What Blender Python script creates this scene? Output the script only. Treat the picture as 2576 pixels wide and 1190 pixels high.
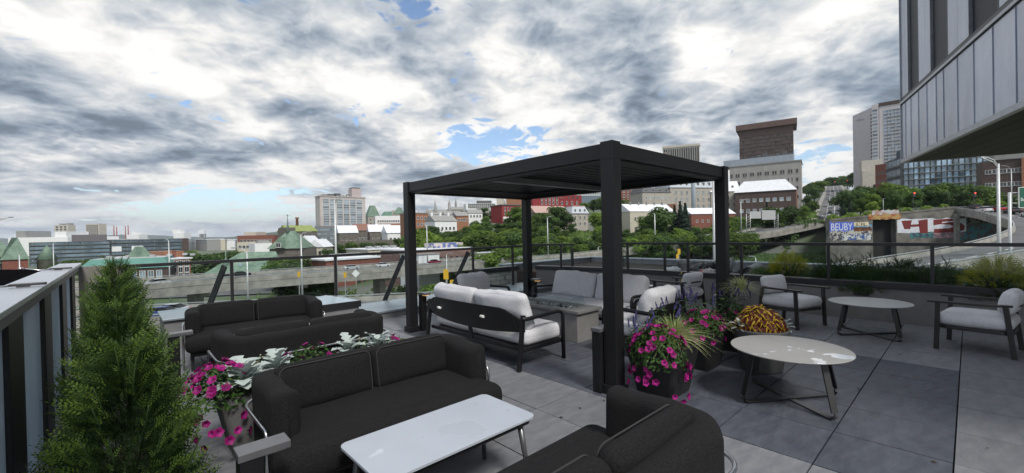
import bpy, math, random
from mathutils import Vector, Matrix, noise
random.seed(7)
R = math.radians
for o in list(bpy.data.objects): bpy.data.objects.remove(o, do_unlink=True)
SC = bpy.context.scene
COL = SC.collection

# ---------------------------------------------------------------- camera
CAMH, PITCH, ROLL, FPX = 1.5, .0085, .0215, 1180/1.1025      # focal length in pixels of a 2576 px wide picture
_F = Vector((0, math.cos(PITCH), -math.sin(PITCH)))
_U0 = Vector((0, math.sin(PITCH), math.cos(PITCH))); _R0 = Vector((1, 0, 0))
_RV = math.cos(ROLL)*_R0 - math.sin(ROLL)*_U0
_UV = math.sin(ROLL)*_R0 + math.cos(ROLL)*_U0
cd = bpy.data.cameras.new('camera'); cam = bpy.data.objects.new('camera', cd); COL.objects.link(cam)
M = Matrix((_RV, _UV, -_F)).transposed().to_4x4(); M.translation = Vector((0, 0, CAMH)); cam.matrix_world = M
cd.sensor_fit = 'HORIZONTAL'; cd.sensor_width = 36; cd.lens = 36*FPX/2576
cd.clip_start = .05; cd.clip_end = 30000
SC.camera = cam

# ---------------------------------------------------------------- world: Nishita sky behind broken cloud
SUN_EL, SUN_AZ = R(48), R(150)          # azimuth clockwise from +Y (straight ahead): behind the camera, to the right
w = bpy.data.worlds.new('World'); SC.world = w; w.use_nodes = True
nt = w.node_tree; nt.nodes.clear()
def wn(t, **k):
    n = nt.nodes.new(t)
    for a, b in k.items(): setattr(n, a, b)
    return n
def wl(a, b): nt.links.new(a, b)
def wmath(op, a, b=None, c=None, clamp=False):
    n = wn('ShaderNodeMath', operation=op); n.use_clamp = clamp
    for i, q in enumerate((a, b, c)):
        if q is None: continue
        if isinstance(q, (int, float)): n.inputs[i].default_value = q
        else: wl(q, n.inputs[i])
    return n.outputs[0]
def wramp(src, pts, interp='LINEAR'):
    n = wn('ShaderNodeValToRGB'); cr = n.color_ramp; cr.interpolation = interp
    while len(cr.elements) < len(pts): cr.elements.new(.5)
    for e, (p, c) in zip(cr.elements, pts):
        e.position = p; e.color = (c, c, c, 1) if isinstance(c, (int, float)) else (*c, 1)
    wl(src, n.inputs[0]); return n.outputs[0]
def wmix(f, a, b):
    n = wn('ShaderNodeMix', data_type='RGBA')
    if isinstance(f, (int, float)): n.inputs[0].default_value = f
    else: wl(f, n.inputs[0])
    for i, q in ((6, a), (7, b)):
        if isinstance(q, tuple): n.inputs[i].default_value = (*q, 1)
        else: wl(q, n.inputs[i])
    return n.outputs[2]
sky = wn('ShaderNodeTexSky', sky_type='NISHITA'); sky.sun_disc = False
sky.sun_elevation = SUN_EL; sky.sun_rotation = SUN_AZ; sky.air_density = 1; sky.dust_density = .6; sky.ozone_density = 2.5
skc = wn('ShaderNodeVectorMath', operation='SCALE'); wl(sky.outputs[0], skc.inputs[0]); skc.inputs[3].default_value = .115
tc = wn('ShaderNodeTexCoord'); sep = wn('ShaderNodeSeparateXYZ'); wl(tc.outputs['Generated'], sep.inputs[0])
den = wmath('ADD', wmath('MAXIMUM', sep.outputs[2], 0.0), .20)
cx = wmath('DIVIDE', sep.outputs[0], den); cy = wmath('DIVIDE', sep.outputs[1], den)
def cloudnoise(scale, detail, rough, ox, oy, dist=0.0, sx=1.0, sy=1.0, lac=2.0):
    cb = wn('ShaderNodeCombineXYZ')
    wl(wmath('MULTIPLY_ADD', cx, sx, ox), cb.inputs[0]); wl(wmath('MULTIPLY_ADD', cy, sy, oy), cb.inputs[1])
    n = wn('ShaderNodeTexNoise', noise_dimensions='2D'); wl(cb.outputs[0], n.inputs['Vector'])
    n.inputs['Scale'].default_value = scale; n.inputs['Detail'].default_value = detail
    n.inputs['Roughness'].default_value = rough; n.inputs['Distortion'].default_value = dist
    n.inputs['Lacunarity'].default_value = lac
    return n.outputs[0]
CO = (87.8, 33.7)
big = cloudnoise(.55, 2, .5, CO[0], CO[1])
mid = cloudnoise(1.5, 9, .56, CO[0]+8.1, CO[1]+2.2)
mid2 = cloudnoise(1.5, 9, .56, CO[0]+8.1-.10, CO[1]+2.2+.15)            # the same layer a step towards the light
pf = cloudnoise(5.2, 8, .58, CO[0]+1.7, CO[1]+5.5, .35)
puff = wmath('SUBTRACT', 1.0, wmath('MULTIPLY', wmath('ABSOLUTE', wmath('SUBTRACT', pf, .5)), 4.2))      # billows
dens = wmath('ADD', wmath('MULTIPLY', big, .50), wmath('MULTIPLY_ADD', mid, .40, wmath('MULTIPLY', puff, .085)))
cover = wramp(dens, [(.424, 0), (.462, 1)], 'EASE')
thick = wramp(dens, [(.445, 0), (.485, .36), (.66, 1)], 'LINEAR')
relief = wmath('ADD', wmath('MULTIPLY', wmath('SUBTRACT', mid, mid2), 1.7), wmath('MULTIPLY', wmath('SUBTRACT', puff, .40), .30))
lum = wmath('ADD', wmath('MULTIPLY_ADD', thick, -.44, .645), relief)
lum = wmath('MINIMUM', wmath('MAXIMUM', lum, .17), .72)
tint = wmix(wramp(lum, [(.24, 0), (.62, 1)]), (.64, .80, 1.0), (1.0, .985, .955))
cl = wn('ShaderNodeVectorMath', operation='SCALE'); wl(tint, cl.inputs[0]); wl(lum, cl.inputs[3])
hz = wramp(sep.outputs[2], [(0.0, .5), (.04, .14), (.12, 0)], 'EASE')
skymix = wmix(hz, wmix(cover, skc.outputs[0], cl.outputs[0]), (.60, .68, .76))
below = wramp(sep.outputs[2], [(0.0, 0), (.004, 1)])
final = wmix(below, (.30, .34, .38), skymix)
bg = wn('ShaderNodeBackground'); wl(final, bg.inputs[0]); bg.inputs[1].default_value = 1.0
wl(bg.outputs[0], wn('ShaderNodeOutputWorld').inputs[0])

sd = bpy.data.lights.new('sun', 'SUN'); sun = bpy.data.objects.new('sun', sd); COL.objects.link(sun)
sd.energy = 2.2; sd.angle = R(12); sd.color = (1, .96, .9)
sdir = Vector((math.sin(SUN_AZ)*math.cos(SUN_EL), math.cos(SUN_AZ)*math.cos(SUN_EL), math.sin(SUN_EL)))
sun.rotation_euler = sdir.to_track_quat('Z', 'Y').to_euler()
SC.view_settings.view_transform = 'Standard'; SC.view_settings.look = 'None'
SC.view_settings.exposure = .6; SC.view_settings.gamma = 1.0
SC.cycles.max_bounces = 6; SC.cycles.transparent_max_bounces = 16; SC.cycles.volume_bounces = 0

# ---------------------------------------------------------------- pixels to directions (2576 px wide picture)
def ray(px, py):
    return _F + (px-1288)/FPX*_RV - (py-595)/FPX*_UV
def at(px, py, Y):                     # point on that ray, Y metres ahead
    d = ray(px, py); return Vector((0, 0, CAMH)) + d*(Y/d.y)
def gx(px, Y): return at(px, 595, Y).x
def zat(px, py, Y): return at(px, py, Y).z

# terrace frame: x along the tile rows to the right-back (v), y to the left-back (u)
TR = R(42.9)
def TP(v, u, z=0.0):
    c, s = math.cos(TR), math.sin(TR)
    return Vector((v*c-u*s, v*s+u*c, z))

# ---------------------------------------------------------------- mesh builder
class MB:
    def __init__(s): s.v = []; s.f = []; s.m = []; s.s = []
    def add(s, vs, fs, mi=0, sm=False):
        b = len(s.v); s.v += [tuple(q) for q in vs]
        for f in fs: s.f.append([b+i for i in f]); s.m.append(mi); s.s.append(sm)
        return s
    def box(s, c, d, rz=0, mi=0, rx=0, ry=0):
        hx, hy, hz_ = d[0]/2, d[1]/2, d[2]/2
        vs = [Vector((x*hx, y*hy, z*hz_)) for z in (-1, 1) for y in (-1, 1) for x in (-1, 1)]
        if rx or ry or rz:
            m = Matrix.Rotation(rz, 3, 'Z') @ Matrix.Rotation(ry, 3, 'Y') @ Matrix.Rotation(rx, 3, 'X'); vs = [m @ q for q in vs]
        c = Vector(c)
        return s.add([q+c for q in vs], [(0,2,3,1), (4,5,7,6), (0,1,5,4), (2,6,7,3), (0,4,6,2), (1,3,7,5)], mi)
    def span(s, x0, x1, y0, y1, z0, z1, mi=0):
        return s.box(((x0+x1)/2, (y0+y1)/2, (z0+z1)/2), (x1-x0, y1-y0, z1-z0), mi=mi)
    def bar(s, a, b, w, h, mi=0, up=(0, 0, 1)):
        a, b = Vector(a), Vector(b); d = (b-a).normalized(); up = Vector(up)
        if abs(d.dot(up)) > .98: up = Vector((0, 1, 0))
        sx = d.cross(up).normalized(); sy = sx.cross(d)
        vs = [p+sx*(i*w/2)+sy*(j*h/2) for p in (a, b) for i, j in ((-1,-1), (1,-1), (1,1), (-1,1))]
        return s.add(vs, [(0,1,2,3), (7,6,5,4), (0,4,5,1), (1,5,6,2), (2,6,7,3), (3,7,4,0)], mi)
    def tube(s, pts, r, n=8, mi=0, closed=False, taper=None):
        pts = [Vector(p) for p in pts]; N = len(pts); vs = []; fs = []
        ref = Vector((0, 0, 1)); px = None
        for i, p in enumerate(pts):
            a = pts[i-1] if (i or closed) else p; b = pts[(i+1) % N] if (i < N-1 or closed) else p
            d = (b-a).normalized()
            if px is None:
                rr = ref if abs(d.dot(ref)) < .95 else Vector((1, 0, 0)); px = d.cross(rr).normalized()
            px = (px - d*px.dot(d)).normalized(); py = d.cross(px)
            q = r*(taper[i] if taper else 1)
            for k in range(n):
                t = 2*math.pi*k/n; vs.append(p+px*(q*math.cos(t))+py*(q*math.sin(t)))
        for i in range(N if closed else N-1):
            j = (i+1) % N
            for k in range(n):
                l = (k+1) % n; fs.append((i*n+k, i*n+l, j*n+l, j*n+k))
        s.add(vs, fs, mi, True)
        if not closed:
            b = len(s.v)-N*n
            s.f.append([b+k for k in range(n)][::-1]); s.m.append(mi); s.s.append(False)
            s.f.append([b+(N-1)*n+k for k in range(n)]); s.m.append(mi); s.s.append(False)
        return s
    def lathe(s, prof, n=24, c=(0, 0, 0), mi=0, cap=True, sm=True, sx=1, sy=1):
        vs = []; fs = []
        for r, z in prof:
            for k in range(n):
                t = 2*math.pi*k/n; vs.append((c[0]+sx*r*math.cos(t), c[1]+sy*r*math.sin(t), c[2]+z))
        for i in range(len(prof)-1):
            for k in range(n):
                l = (k+1) % n; fs.append((i*n+k, i*n+l, (i+1)*n+l, (i+1)*n+k))
        s.add(vs, fs, mi, sm)
        if cap:
            b = len(s.v)-len(vs)
            s.f.append([b+k for k in range(n)][::-1]); s.m.append(mi); s.s.append(False)
            s.f.append([b+(len(prof)-1)*n+k for k in range(n)]); s.m.append(mi); s.s.append(False)
        return s
    def prism(s, poly, z0, z1, mi=0):
        n = len(poly)
        vs = [(x, y, z0) for x, y in poly]+[(x, y, z1) for x, y in poly]
        fs = [tuple(range(n))[::-1], tuple(range(n, 2*n))]+[(i, (i+1) % n, n+(i+1) % n, n+i) for i in range(n)]
        return s.add(vs, fs, mi)
    def rbox(s, c, d, r, n=6, puff=(0, 0, 0), mi=0, mat=None, seg=3):
        """rounded, optionally puffed cushion block"""
        h = [q/2 for q in d]; c = Vector(c)
        def axis(hh):
            a = [-1+k/seg*.0 for k in ()]
            rr = min(r, hh*.98); t = []
            for k in range(seg+1): t.append(-hh+rr*(1-math.cos(k/seg*math.pi/2)) if k < seg else -hh+rr)
            mid = [-hh+rr+(2*hh-2*rr)*k/n for k in range(1, n)]
            return t+mid+[-q for q in t[::-1]]
        ax = [axis(q) for q in h]
        def mp(p):
            q = Vector([max(-(h[i]-min(r, h[i]*.98)), min(h[i]-min(r, h[i]*.98), p[i])) for i in range(3)])
            e = Vector(p)-q
            if e.length > 1e-9: e = e.normalized()*r
            o = q+e
            for i in range(3):
                if puff[i]:
                    j, k = [a for a in range(3) if a != i]
                    o[i] += math.copysign(1, p[i])*puff[i]*max(0, 1-(p[j]/h[j])**2)*max(0, 1-(p[k]/h[k])**2)*(abs(p[i])/h[i])
            return o
        for i in range(3):
            j, k = (i+1) % 3, (i+2) % 3
            for sg in (-1, 1):
                vs = []; A, B = ax[j], ax[k]
                for a in A:
                    for b in B:
                        p = [0, 0, 0]; p[i] = sg*h[i]; p[j] = a; p[k] = b
                        o = mp(p)
                        if mat: o = mat @ o
                        vs.append(o+c)
                fs = []
                nb = len(B)
                for a in range(len(A)-1):
                    for b in range(nb-1):
                        q = (a*nb+b, (a+1)*nb+b, (a+1)*nb+b+1, a*nb+b+1); fs.append(q if sg > 0 else q[::-1])
                s.add(vs, fs, mi, True)
        return s
    def mesh(s, name, mats, weld=False):
        me = bpy.data.meshes.new(name); me.from_pydata(s.v, [], s.f)
        for m in (mats if isinstance(mats, (list, tuple)) else [mats]): me.materials.append(m)
        me.polygons.foreach_set('material_index', s.m); me.polygons.foreach_set('use_smooth', s.s)
        if weld:
            import bmesh
            bm = bmesh.new(); bm.from_mesh(me); bmesh.ops.remove_doubles(bm, verts=bm.verts, dist=1e-5); bm.to_mesh(me); bm.free()
        me.update(); return me
    def build(s, name, mats, parent=None, bev=0, weld=False, loc=None, rz=0, **tags):
        o = bpy.data.objects.new(name, s.mesh(name, mats, weld)); COL.objects.link(o)
        return fin(o, parent, bev, loc, rz, **tags)
def fin(o, parent=None, bev=0, loc=None, rz=0, **tags):
    if parent: o.parent = parent
    if loc is not None: o.location = loc
    if rz: o.rotation_euler = (0, 0, rz)
    if bev:
        b = o.modifiers.new('bevel', 'BEVEL'); b.width = bev; b.segments = 2; b.limit_method = 'ANGLE'
    for k, q in tags.items(): o[k] = q
    return o
def inst(me, name, parent=None, loc=(0, 0, 0), rot=(0, 0, 0), sc=None, **tags):
    o = bpy.data.objects.new(name, me); COL.objects.link(o)
    o.parent = parent; o.location = loc; o.rotation_euler = rot
    if sc is not None: o.scale = (sc, sc, sc) if isinstance(sc, (int, float)) else sc
    for k, q in tags.items(): o[k] = q
    return o
def thing(name, label, cat, loc=(0, 0, 0), rz=0, group=None):
    o = bpy.data.objects.new(name, None); COL.objects.link(o); o.empty_display_size = .1
    o.location = loc; o.rotation_euler = (0, 0, rz); o['label'] = label; o['category'] = cat
    if group: o['group'] = group
    return o
def copytree(o, parent=None, **tags):
    c = o.copy(); COL.objects.link(c); c.parent = parent
    for ch in o.children: copytree(ch, c)
    for k, q in tags.items(): c[k] = q
    return c

def wobble(o, amp, fr, seed=0):
    for v_ in o.data.vertices:
        p = v_.co*fr; v_.co = v_.co+Vector((noise.noise(p+Vector((seed, 0, 0))), noise.noise(p+Vector((0, seed+7, 0))), noise.noise(p+Vector((0, 3, seed+13)))))*amp
    return o
# ---------------------------------------------------------------- materials
MATS = {}
def mat(name, col, rough=.6, metal=0, var=.12, vs=6, bump=0, bs=40, col2=None, stretch=None, spec=.5, rnd=0, detail=5, coords='Object', tr=0, lo=.35, hi=.65, sheen=0):
    if name in MATS: return MATS[name]
    m = bpy.data.materials.new(name); m.use_nodes = True; n = m.node_tree; b = n.nodes['Principled BSDF']
    b.inputs['Roughness'].default_value = rough; b.inputs['Metallic'].default_value = metal
    b.inputs['Specular IOR Level'].default_value = spec
    if sheen: b.inputs['Sheen Weight'].default_value = sheen; b.inputs['Sheen Roughness'].default_value = .5
    t = n.nodes.new('ShaderNodeTexCoord'); src = t.outputs[coords]
    if stretch:
        mp = n.nodes.new('ShaderNodeMapping'); mp.inputs['Scale'].default_value = stretch; n.links.new(src, mp.inputs[0]); src = mp.outputs[0]
    nz = n.nodes.new('ShaderNodeTexNoise'); nz.inputs['Scale'].default_value = vs; nz.inputs['Detail'].default_value = detail
    nz.inputs['Roughness'].default_value = .6; n.links.new(src, nz.inputs['Vector'])
    rp = n.nodes.new('ShaderNodeValToRGB'); n.links.new(nz.outputs[0], rp.inputs[0])
    c2 = col2 if col2 else tuple(min(1, c*(1+var)) for c in col); c1 = col if col2 else tuple(c*(1-var) for c in col)
    rp.color_ramp.elements[0].position = lo; rp.color_ramp.elements[1].position = hi
    rp.color_ramp.elements[0].color = (*c1, 1); rp.color_ramp.elements[1].color = (*c2, 1)
    out = rp.outputs[0]
    if rnd:
        oi = n.nodes.new('ShaderNodeObjectInfo'); mr = n.nodes.new('ShaderNodeMapRange')
        mr.inputs[3].default_value = 1-rnd; mr.inputs[4].default_value = 1+rnd; n.links.new(oi.outputs['Random'], mr.inputs[0])
        mx = n.nodes.new('ShaderNodeVectorMath'); mx.operation = 'SCALE'; n.links.new(out, mx.inputs[0]); n.links.new(mr.outputs[0], mx.inputs[3]); out = mx.outputs[0]
    n.links.new(out, b.inputs['Base Color'])
    if bump:
        n2 = n.nodes.new('ShaderNodeTexNoise'); n2.inputs['Scale'].default_value = bs; n2.inputs['Detail'].default_value = 4; n.links.new(src, n2.inputs['Vector'])
        bp = n.nodes.new('ShaderNodeBump'); bp.inputs['Strength'].default_value = bump; bp.inputs['Distance'].default_value = .02
        n.links.new(n2.outputs[0], bp.inputs['Height']); n.links.new(bp.outputs[0], b.inputs['Normal'])
    if tr:
        b.inputs['Transmission Weight'].default_value = 0
        td = n.nodes.new('ShaderNodeBsdfTranslucent'); n.links.new(out, td.inputs[0]); ms = n.nodes.new('ShaderNodeMixShader'); ms.inputs[0].default_value = tr
        n.links.new(b.outputs[0], ms.inputs[1]); n.links.new(td.outputs[0], ms.inputs[2]); n.links.new(ms.outputs[0], n.nodes['Material Output'].inputs[0])
    MATS[name] = m; return m
def thinglass(name, tint=(.93, .96, .96), refl=.06, rough=.0, dirt=0.0, dirtcol=(.5, .55, .58)):
    if name in MATS: return MATS[name]
    m = bpy.data.materials.new(name); m.use_nodes = True; n = m.node_tree; n.nodes.clear()
    out = n.nodes.new('ShaderNodeOutputMaterial'); tr = n.nodes.new('ShaderNodeBsdfTransparent'); tr.inputs[0].default_value = (*tint, 1)
    gl = n.nodes.new('ShaderNodeBsdfGlossy'); gl.inputs['Roughness'].default_value = rough
    fr = n.nodes.new('ShaderNodeFresnel'); fr.inputs[0].default_value = 1.45
    ge = n.nodes.new('ShaderNodeNewGeometry'); mm = n.nodes.new('ShaderNodeMath'); mm.operation = 'MULTIPLY'; sb = n.nodes.new('ShaderNodeMath'); sb.operation = 'SUBTRACT'; sb.inputs[0].default_value = 1; n.links.new(ge.outputs['Backfacing'], sb.inputs[1]); n.links.new(fr.outputs[0], mm.inputs[0]); n.links.new(sb.outputs[0], mm.inputs[1])
    mx = n.nodes.new('ShaderNodeMixShader'); n.links.new(mm.outputs[0], mx.inputs[0]); n.links.new(tr.outputs[0], mx.inputs[1]); n.links.new(gl.outputs[0], mx.inputs[2])
    last = mx.outputs[0]
    if dirt:
        d0 = n.nodes.new('ShaderNodeBsdfDiffuse'); d0.inputs[0].default_value = (*dirtcol, 1); d1_ = n.nodes.new('ShaderNodeBsdfTranslucent'); d1_.inputs[0].default_value = (*dirtcol, 1)
        df = n.nodes.new('ShaderNodeMixShader'); df.inputs[0].default_value = .45; n.links.new(d0.outputs[0], df.inputs[1]); n.links.new(d1_.outputs[0], df.inputs[2])
        t = n.nodes.new('ShaderNodeTexCoord'); mp = n.nodes.new('ShaderNodeMapping'); mp.inputs['Scale'].default_value = (1.5, 1.5, .5)
        n.links.new(t.outputs['Object'], mp.inputs[0])
        nz = n.nodes.new('ShaderNodeTexNoise'); nz.inputs['Scale'].default_value = 7; nz.inputs['Detail'].default_value = 8; nz.inputs['Roughness'].default_value = .7; n.links.new(mp.outputs[0], nz.inputs['Vector'])
        rp = n.nodes.new('ShaderNodeMapRange'); rp.inputs[1].default_value = .3; rp.inputs[2].default_value = .7; rp.inputs[3].default_value = dirt*.55; rp.inputs[4].default_value = min(1, dirt*1.3)
        n.links.new(nz.outputs[0], rp.inputs[0])
        m2 = n.nodes.new('ShaderNodeMixShader'); n.links.new(rp.outputs[0], m2.inputs[0]); n.links.new(last, m2.inputs[1]); n.links.new(df.outputs[0], m2.inputs[2]); last = m2.outputs[0]
    n.links.new(last, out.inputs[0]); MATS[name] = m; return m
BLACK = mat('black_powder_coat', (.014, .014, .016), .42, var=.2, vs=30, bump=.05, bs=300)
STEEL = mat('brushed_steel', (.55, .56, .58), .28, 1, var=.08, vs=30)
CHAR = mat('charcoal_fabric', (.0125, .0122, .0132), .95, var=.55, vs=170, bump=.5, bs=420, detail=2, spec=.25)
LIGHTF = mat('light_grey_fabric', (.58, .58, .605), .95, var=.10, vs=55, bump=.25, bs=160, spec=.2, rnd=.03)
GLASS = thinglass('clear_glass')
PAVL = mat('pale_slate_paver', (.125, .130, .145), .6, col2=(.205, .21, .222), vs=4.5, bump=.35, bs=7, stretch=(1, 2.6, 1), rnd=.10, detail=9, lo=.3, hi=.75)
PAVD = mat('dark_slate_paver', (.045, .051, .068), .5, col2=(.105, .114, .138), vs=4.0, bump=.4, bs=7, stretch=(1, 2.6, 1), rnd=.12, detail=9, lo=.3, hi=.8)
CONC = mat('concrete', (.19, .182, .165), .85, col2=(.32, .31, .28), vs=.5, bump=.15, bs=8, detail=8)
CONCD = mat('grey_render', (.17, .17, .175), .85, var=.12, vs=3, bump=.1, bs=30)
ZINC = mat('zinc_flashing', (.33, .38, .42), .38, .55, var=.10, vs=2.5)
# ================================================================ TERRACE
PT = .61; V0 = 3.19; U0 = .08
fl = MB()
slab = [TP(-.75, -2.5), TP(9.0, -2.5), TP(9.0, 8.4), TP(-.75, 8.4)]
fl.prism([(p.x, p.y) for p in slab], -.5, -.035)
floor = fl.build('terrace_floor', mat('joint_grit', (.03, .03, .033), .9), kind='structure')
pm = MB().box((0, 0, -.016), (PT-.009, PT-.009, .032)); 
pml = pm.mesh('paver', PAVL); pmd = pm.mesh('paver', PAVD)
for i in range(-6, 10):
    for j in range(-4, 13):
        v, u = V0+PT*(i+.5), U0+PT*(j+.5)
        if v < -.5 or v > 8.75 or u > 8.0: continue
        if v+u < .6 or (v < .35 and u < 1.4) or (u < -1.2 and v < 2.5): continue          # behind the camera
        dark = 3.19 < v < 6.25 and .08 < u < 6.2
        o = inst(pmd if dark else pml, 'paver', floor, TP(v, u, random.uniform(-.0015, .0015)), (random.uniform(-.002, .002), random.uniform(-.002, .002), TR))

# ---- building under the terrace, down to street level
mb = MB(); q = [TP(-.95, -2.6), TP(13.2, -2.6), TP(13.2, 10.0), TP(8.95, 10.0), TP(8.95, 8.6), TP(-.95, 8.6)]
mb.prism([(p.x, p.y) for p in q], -24, -.52)
mb.build('building_block', mat('podium_cladding', (.16, .16, .165), .7), label='grey building block carrying the roof terrace', category='building')

# ---- left wind screen: capped wall of cloudy glass and black fins
ws = thing('glass_screen_wall', 'cloudy glass screen wall with black fins and broad metal cap beside the cedars', 'screen wall', TP(-.40, 0), TR)
MB().span(-.16, .05, .6, 8.15, 1.19, 1.222).build('cap', mat('brushed_cap', (.62, .64, .68), .3, .7, var=.05, vs=3), ws, bev=.004)
MB().span(-.12, .03, .6, 8.1, 1.125, 1.188).build('top_rail', mat('grey_rail', (.10, .10, .105), .45), ws, bev=.003)
FROST = thinglass('cloudy_glass', (.75, .82, .88), dirt=1.25, dirtcol=(.56, .65, .74))
for k, u in enumerate((.55, 1.85, 3.19, 4.60, 5.98, 7.2)):
    MB().span(-.05, .006, u, u+.44, .0, 1.123).build('fin', BLACK, ws, bev=.003)
    if u < 7:
        MB().span(-.028, -.016, u+.45, u+1.36, .05, 1.12).build('glass_pane', FROST, ws)
        MB().span(-.03, -.004, u+.445, u+.465, .04, 1.121).build('pane_edge_strip', STEEL, ws)
for u in (4.1, 6.3):
    t = thing('clip_lamp', 'small black lamp clipped on the metal cap of the glass screen wall', 'lamp', TP(-.44, u, 1.224), TR, 'lamps on the screen wall cap')
    MB().span(-.06, .10, -.025, .025, .006, .022).build('head', BLACK, t, bev=.003)
    MB().span(-.03, .03, -.012, .012, 0, .008).build('clip', BLACK, t)
    MB().tube([(-.05, 0, .012), (-.13, 0, .006), (-.24, 0, .03)], .007).build('arm', STEEL, t)
    MB().lathe([(.004, 0), (.02, .004), (.02, .016), (.005, .02)], 10, (-.25, 0, .022)).build('knob', STEEL, t)
# dark sloping canopy beyond the screen
mb = MB(); a = [(-.62, 1.2), (-.62, 8.0), (-2.2, 8.0), (-2.2, 1.2)]
mb.add([(-.17, 1.0, 1.14), (-.17, 8.2, 1.14), (-1.1, 8.2, 1.22), (-1.1, 1.0, 1.22), (-.17, 1.0, .95), (-.17, 8.2, .95), (-1.1, 8.2, 1.03), (-1.1, 1.0, 1.03)],
       [(0, 1, 2, 3), (7, 6, 5, 4), (0, 4, 5, 1), (1, 5, 6, 2), (2, 6, 7, 3), (3, 7, 4, 0)])
mb.build('canopy', mat('bitumen', (.006, .006, .007), 1, spec=0), loc=TP(-.40, 0), rz=TR, label='dark flat canopy sheet behind the glass screen wall', category='canopy')
# grey end panel
MB().span(-.38, .10, 8.02, 8.08, 0, 1.17).build('end_panel', mat('taupe_panel', (.20, .185, .175), .6, var=.2, vs=4), loc=(0, 0, 0), rz=TR, label='plain taupe panel closing the corner behind the cedar hedge', category='panel')

# ---- back parapets, kerb and skylight
mb = MB(); mb.span(.45, 2.2, 7.45, 8.35, -.5, .40)
pb = mb.build('roof_parapet', CONCD, rz=TR, label='low parapet with zinc top behind the rear charcoal sofas', category='parapet')
MB().span(.43, 2.22, 7.41, 8.39, .402, .43).build('zinc_cap', ZINC, pb, bev=.004)
kb = MB().span(3.15, 8.2, 7.25, 8.35, -.5, .10).build('roof_kerb', CONCD, rz=TR, label='low blue grey zinc-topped kerb running along the foot of the back railing', category='kerb')
for i in range(6):
    MB().span(3.14+.845*i, 3.14+.845*(i+1)-.006, 7.22, 8.38, .102, .135).build('zinc_plate', ZINC, kb, bev=.003)
sl = thing('skylight', 'square skylight box with shallow glass pyramid behind the rear sofa', 'skylight', TP(2.68, 7.75), TR)
MB().span(-.42, .42, -.42, .42, -.03, .26).build('kerb', CONCD, sl)
MB().span(-.45, .45, -.45, .45, .262, .37).build('black_frame', BLACK, sl, bev=.004)
mb = MB(); mb.add([(-.43, -.43, .372), (.43, -.43, .372), (.43, .43, .372), (-.43, .43, .372), (0, 0, .47)], [(0, 1, 4), (1, 2, 4), (2, 3, 4), (3, 0, 4)])
mb.build('glass_pyramid', mat('skylight_glass', (.35, .42, .46), .12, var=.1), sl)

# ---- railings
def railing(label, pts, ztop, zg, posts, wall=None, braces=(), group='terrace glass railings'):
    """pts in terrace (v,u); posts = parameters along"""
    a, b = Vector((*pts[0], 0)), Vector((*pts[1], 0)); d = (b-a); L = d.length; ang = math.atan2(d.y, d.x)
    t = thing('glass_railing', label, 'railing', TP(a.x, a.y), TR+ang, group)
    MB().span(-.03, L+.03, -.03, .03, ztop-.05, ztop).build('handrail', BLACK, t, bev=.004)
    pz = zg[0]-.15 if wall is None else wall
    for p in posts: MB().span(p-.022, p+.022, -.024, .024, pz, ztop-.051).build('post', BLACK, t, bev=.003)
    e = [0]+[p for p in posts]+[L]
    for i in range(len(e)-1):
        if e[i+1]-e[i] < .2: continue
        MB().span(e[i]+.035, e[i+1]-.035, -.005, .005, zg[0], zg[1]).build('glass_pane', GLASS, t)
    for p in braces:
        MB().bar((p-.03, .03, ztop-.1), (p-.30, .42, .1), .03, .09).build('brace', BLACK, t)
    return t
railing('black glass railing behind the rear charcoal sofas, with slanted braces', [(-.33, 8.12), (8.05, 8.12)], 1.17, (.16, 1.09), [.1, 1.35+.33, 3.0+.33, 4.55+.33, 6.25+.33, 7.55+.33], .14, (1.62, 4.8, 6.5))
railing('short black glass railing between the block wall and the planting bed', [(8.15, 8.1), (8.35, 6.75)], 1.2, (.62, 1.12), [.05, 1.0], .5)
railing('long black glass railing on the wall behind the round tables', [(8.82, 5.75), (8.82, -1.6)], 1.22, (.63, 1.15), [.25, 1.18, 1.7, 2.75, 4.12, 5.37, 6.6], .56)

# wall below the right railing
def segwall(name, label, cat, p, th, z0, z1, m, **k):
    a, b = Vector((*p[0], 0)), Vector((*p[1], 0)); d = b-a
    return MB().span(0, d.length, 0, th, z0, z1).build(name, m, loc=TP(a.x, a.y), rz=TR+math.atan2(d.y, d.x), label=label, category=cat, **k)
WALLG = mat('stucco_wall', (.15, .148, .146), .9, var=.10, vs=5, bump=.25, bs=90)
for nm, lb, p in (('upstand_wall', 'grey rendered upstand wall behind the round tables', [(8.80, 5.7), (8.80, -1.8)]),
                  ('upstand_wall', 'grey rendered upstand wall behind the white outdoor sofa', [(8.30, 8.0), (8.79, 5.72)])):
    wl_ = segwall(nm, lb, 'wall', p, .16, -.03, .50, WALLG)
    L = (Vector(p[1])-Vector(p[0])).length
    MB().span(-.01, L+.01, -.03, .19, .502, .60).build('black_coping', BLACK, wl_, bev=.004)
MB().span(-.10, .10, -.02, 0, -.05, .05).build('vent_box', BLACK, loc=TP(8.79, 1.2, .42), rz=TR-R(90), label='small black vent box fixed on the grey upstand wall', category='vent')
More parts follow.
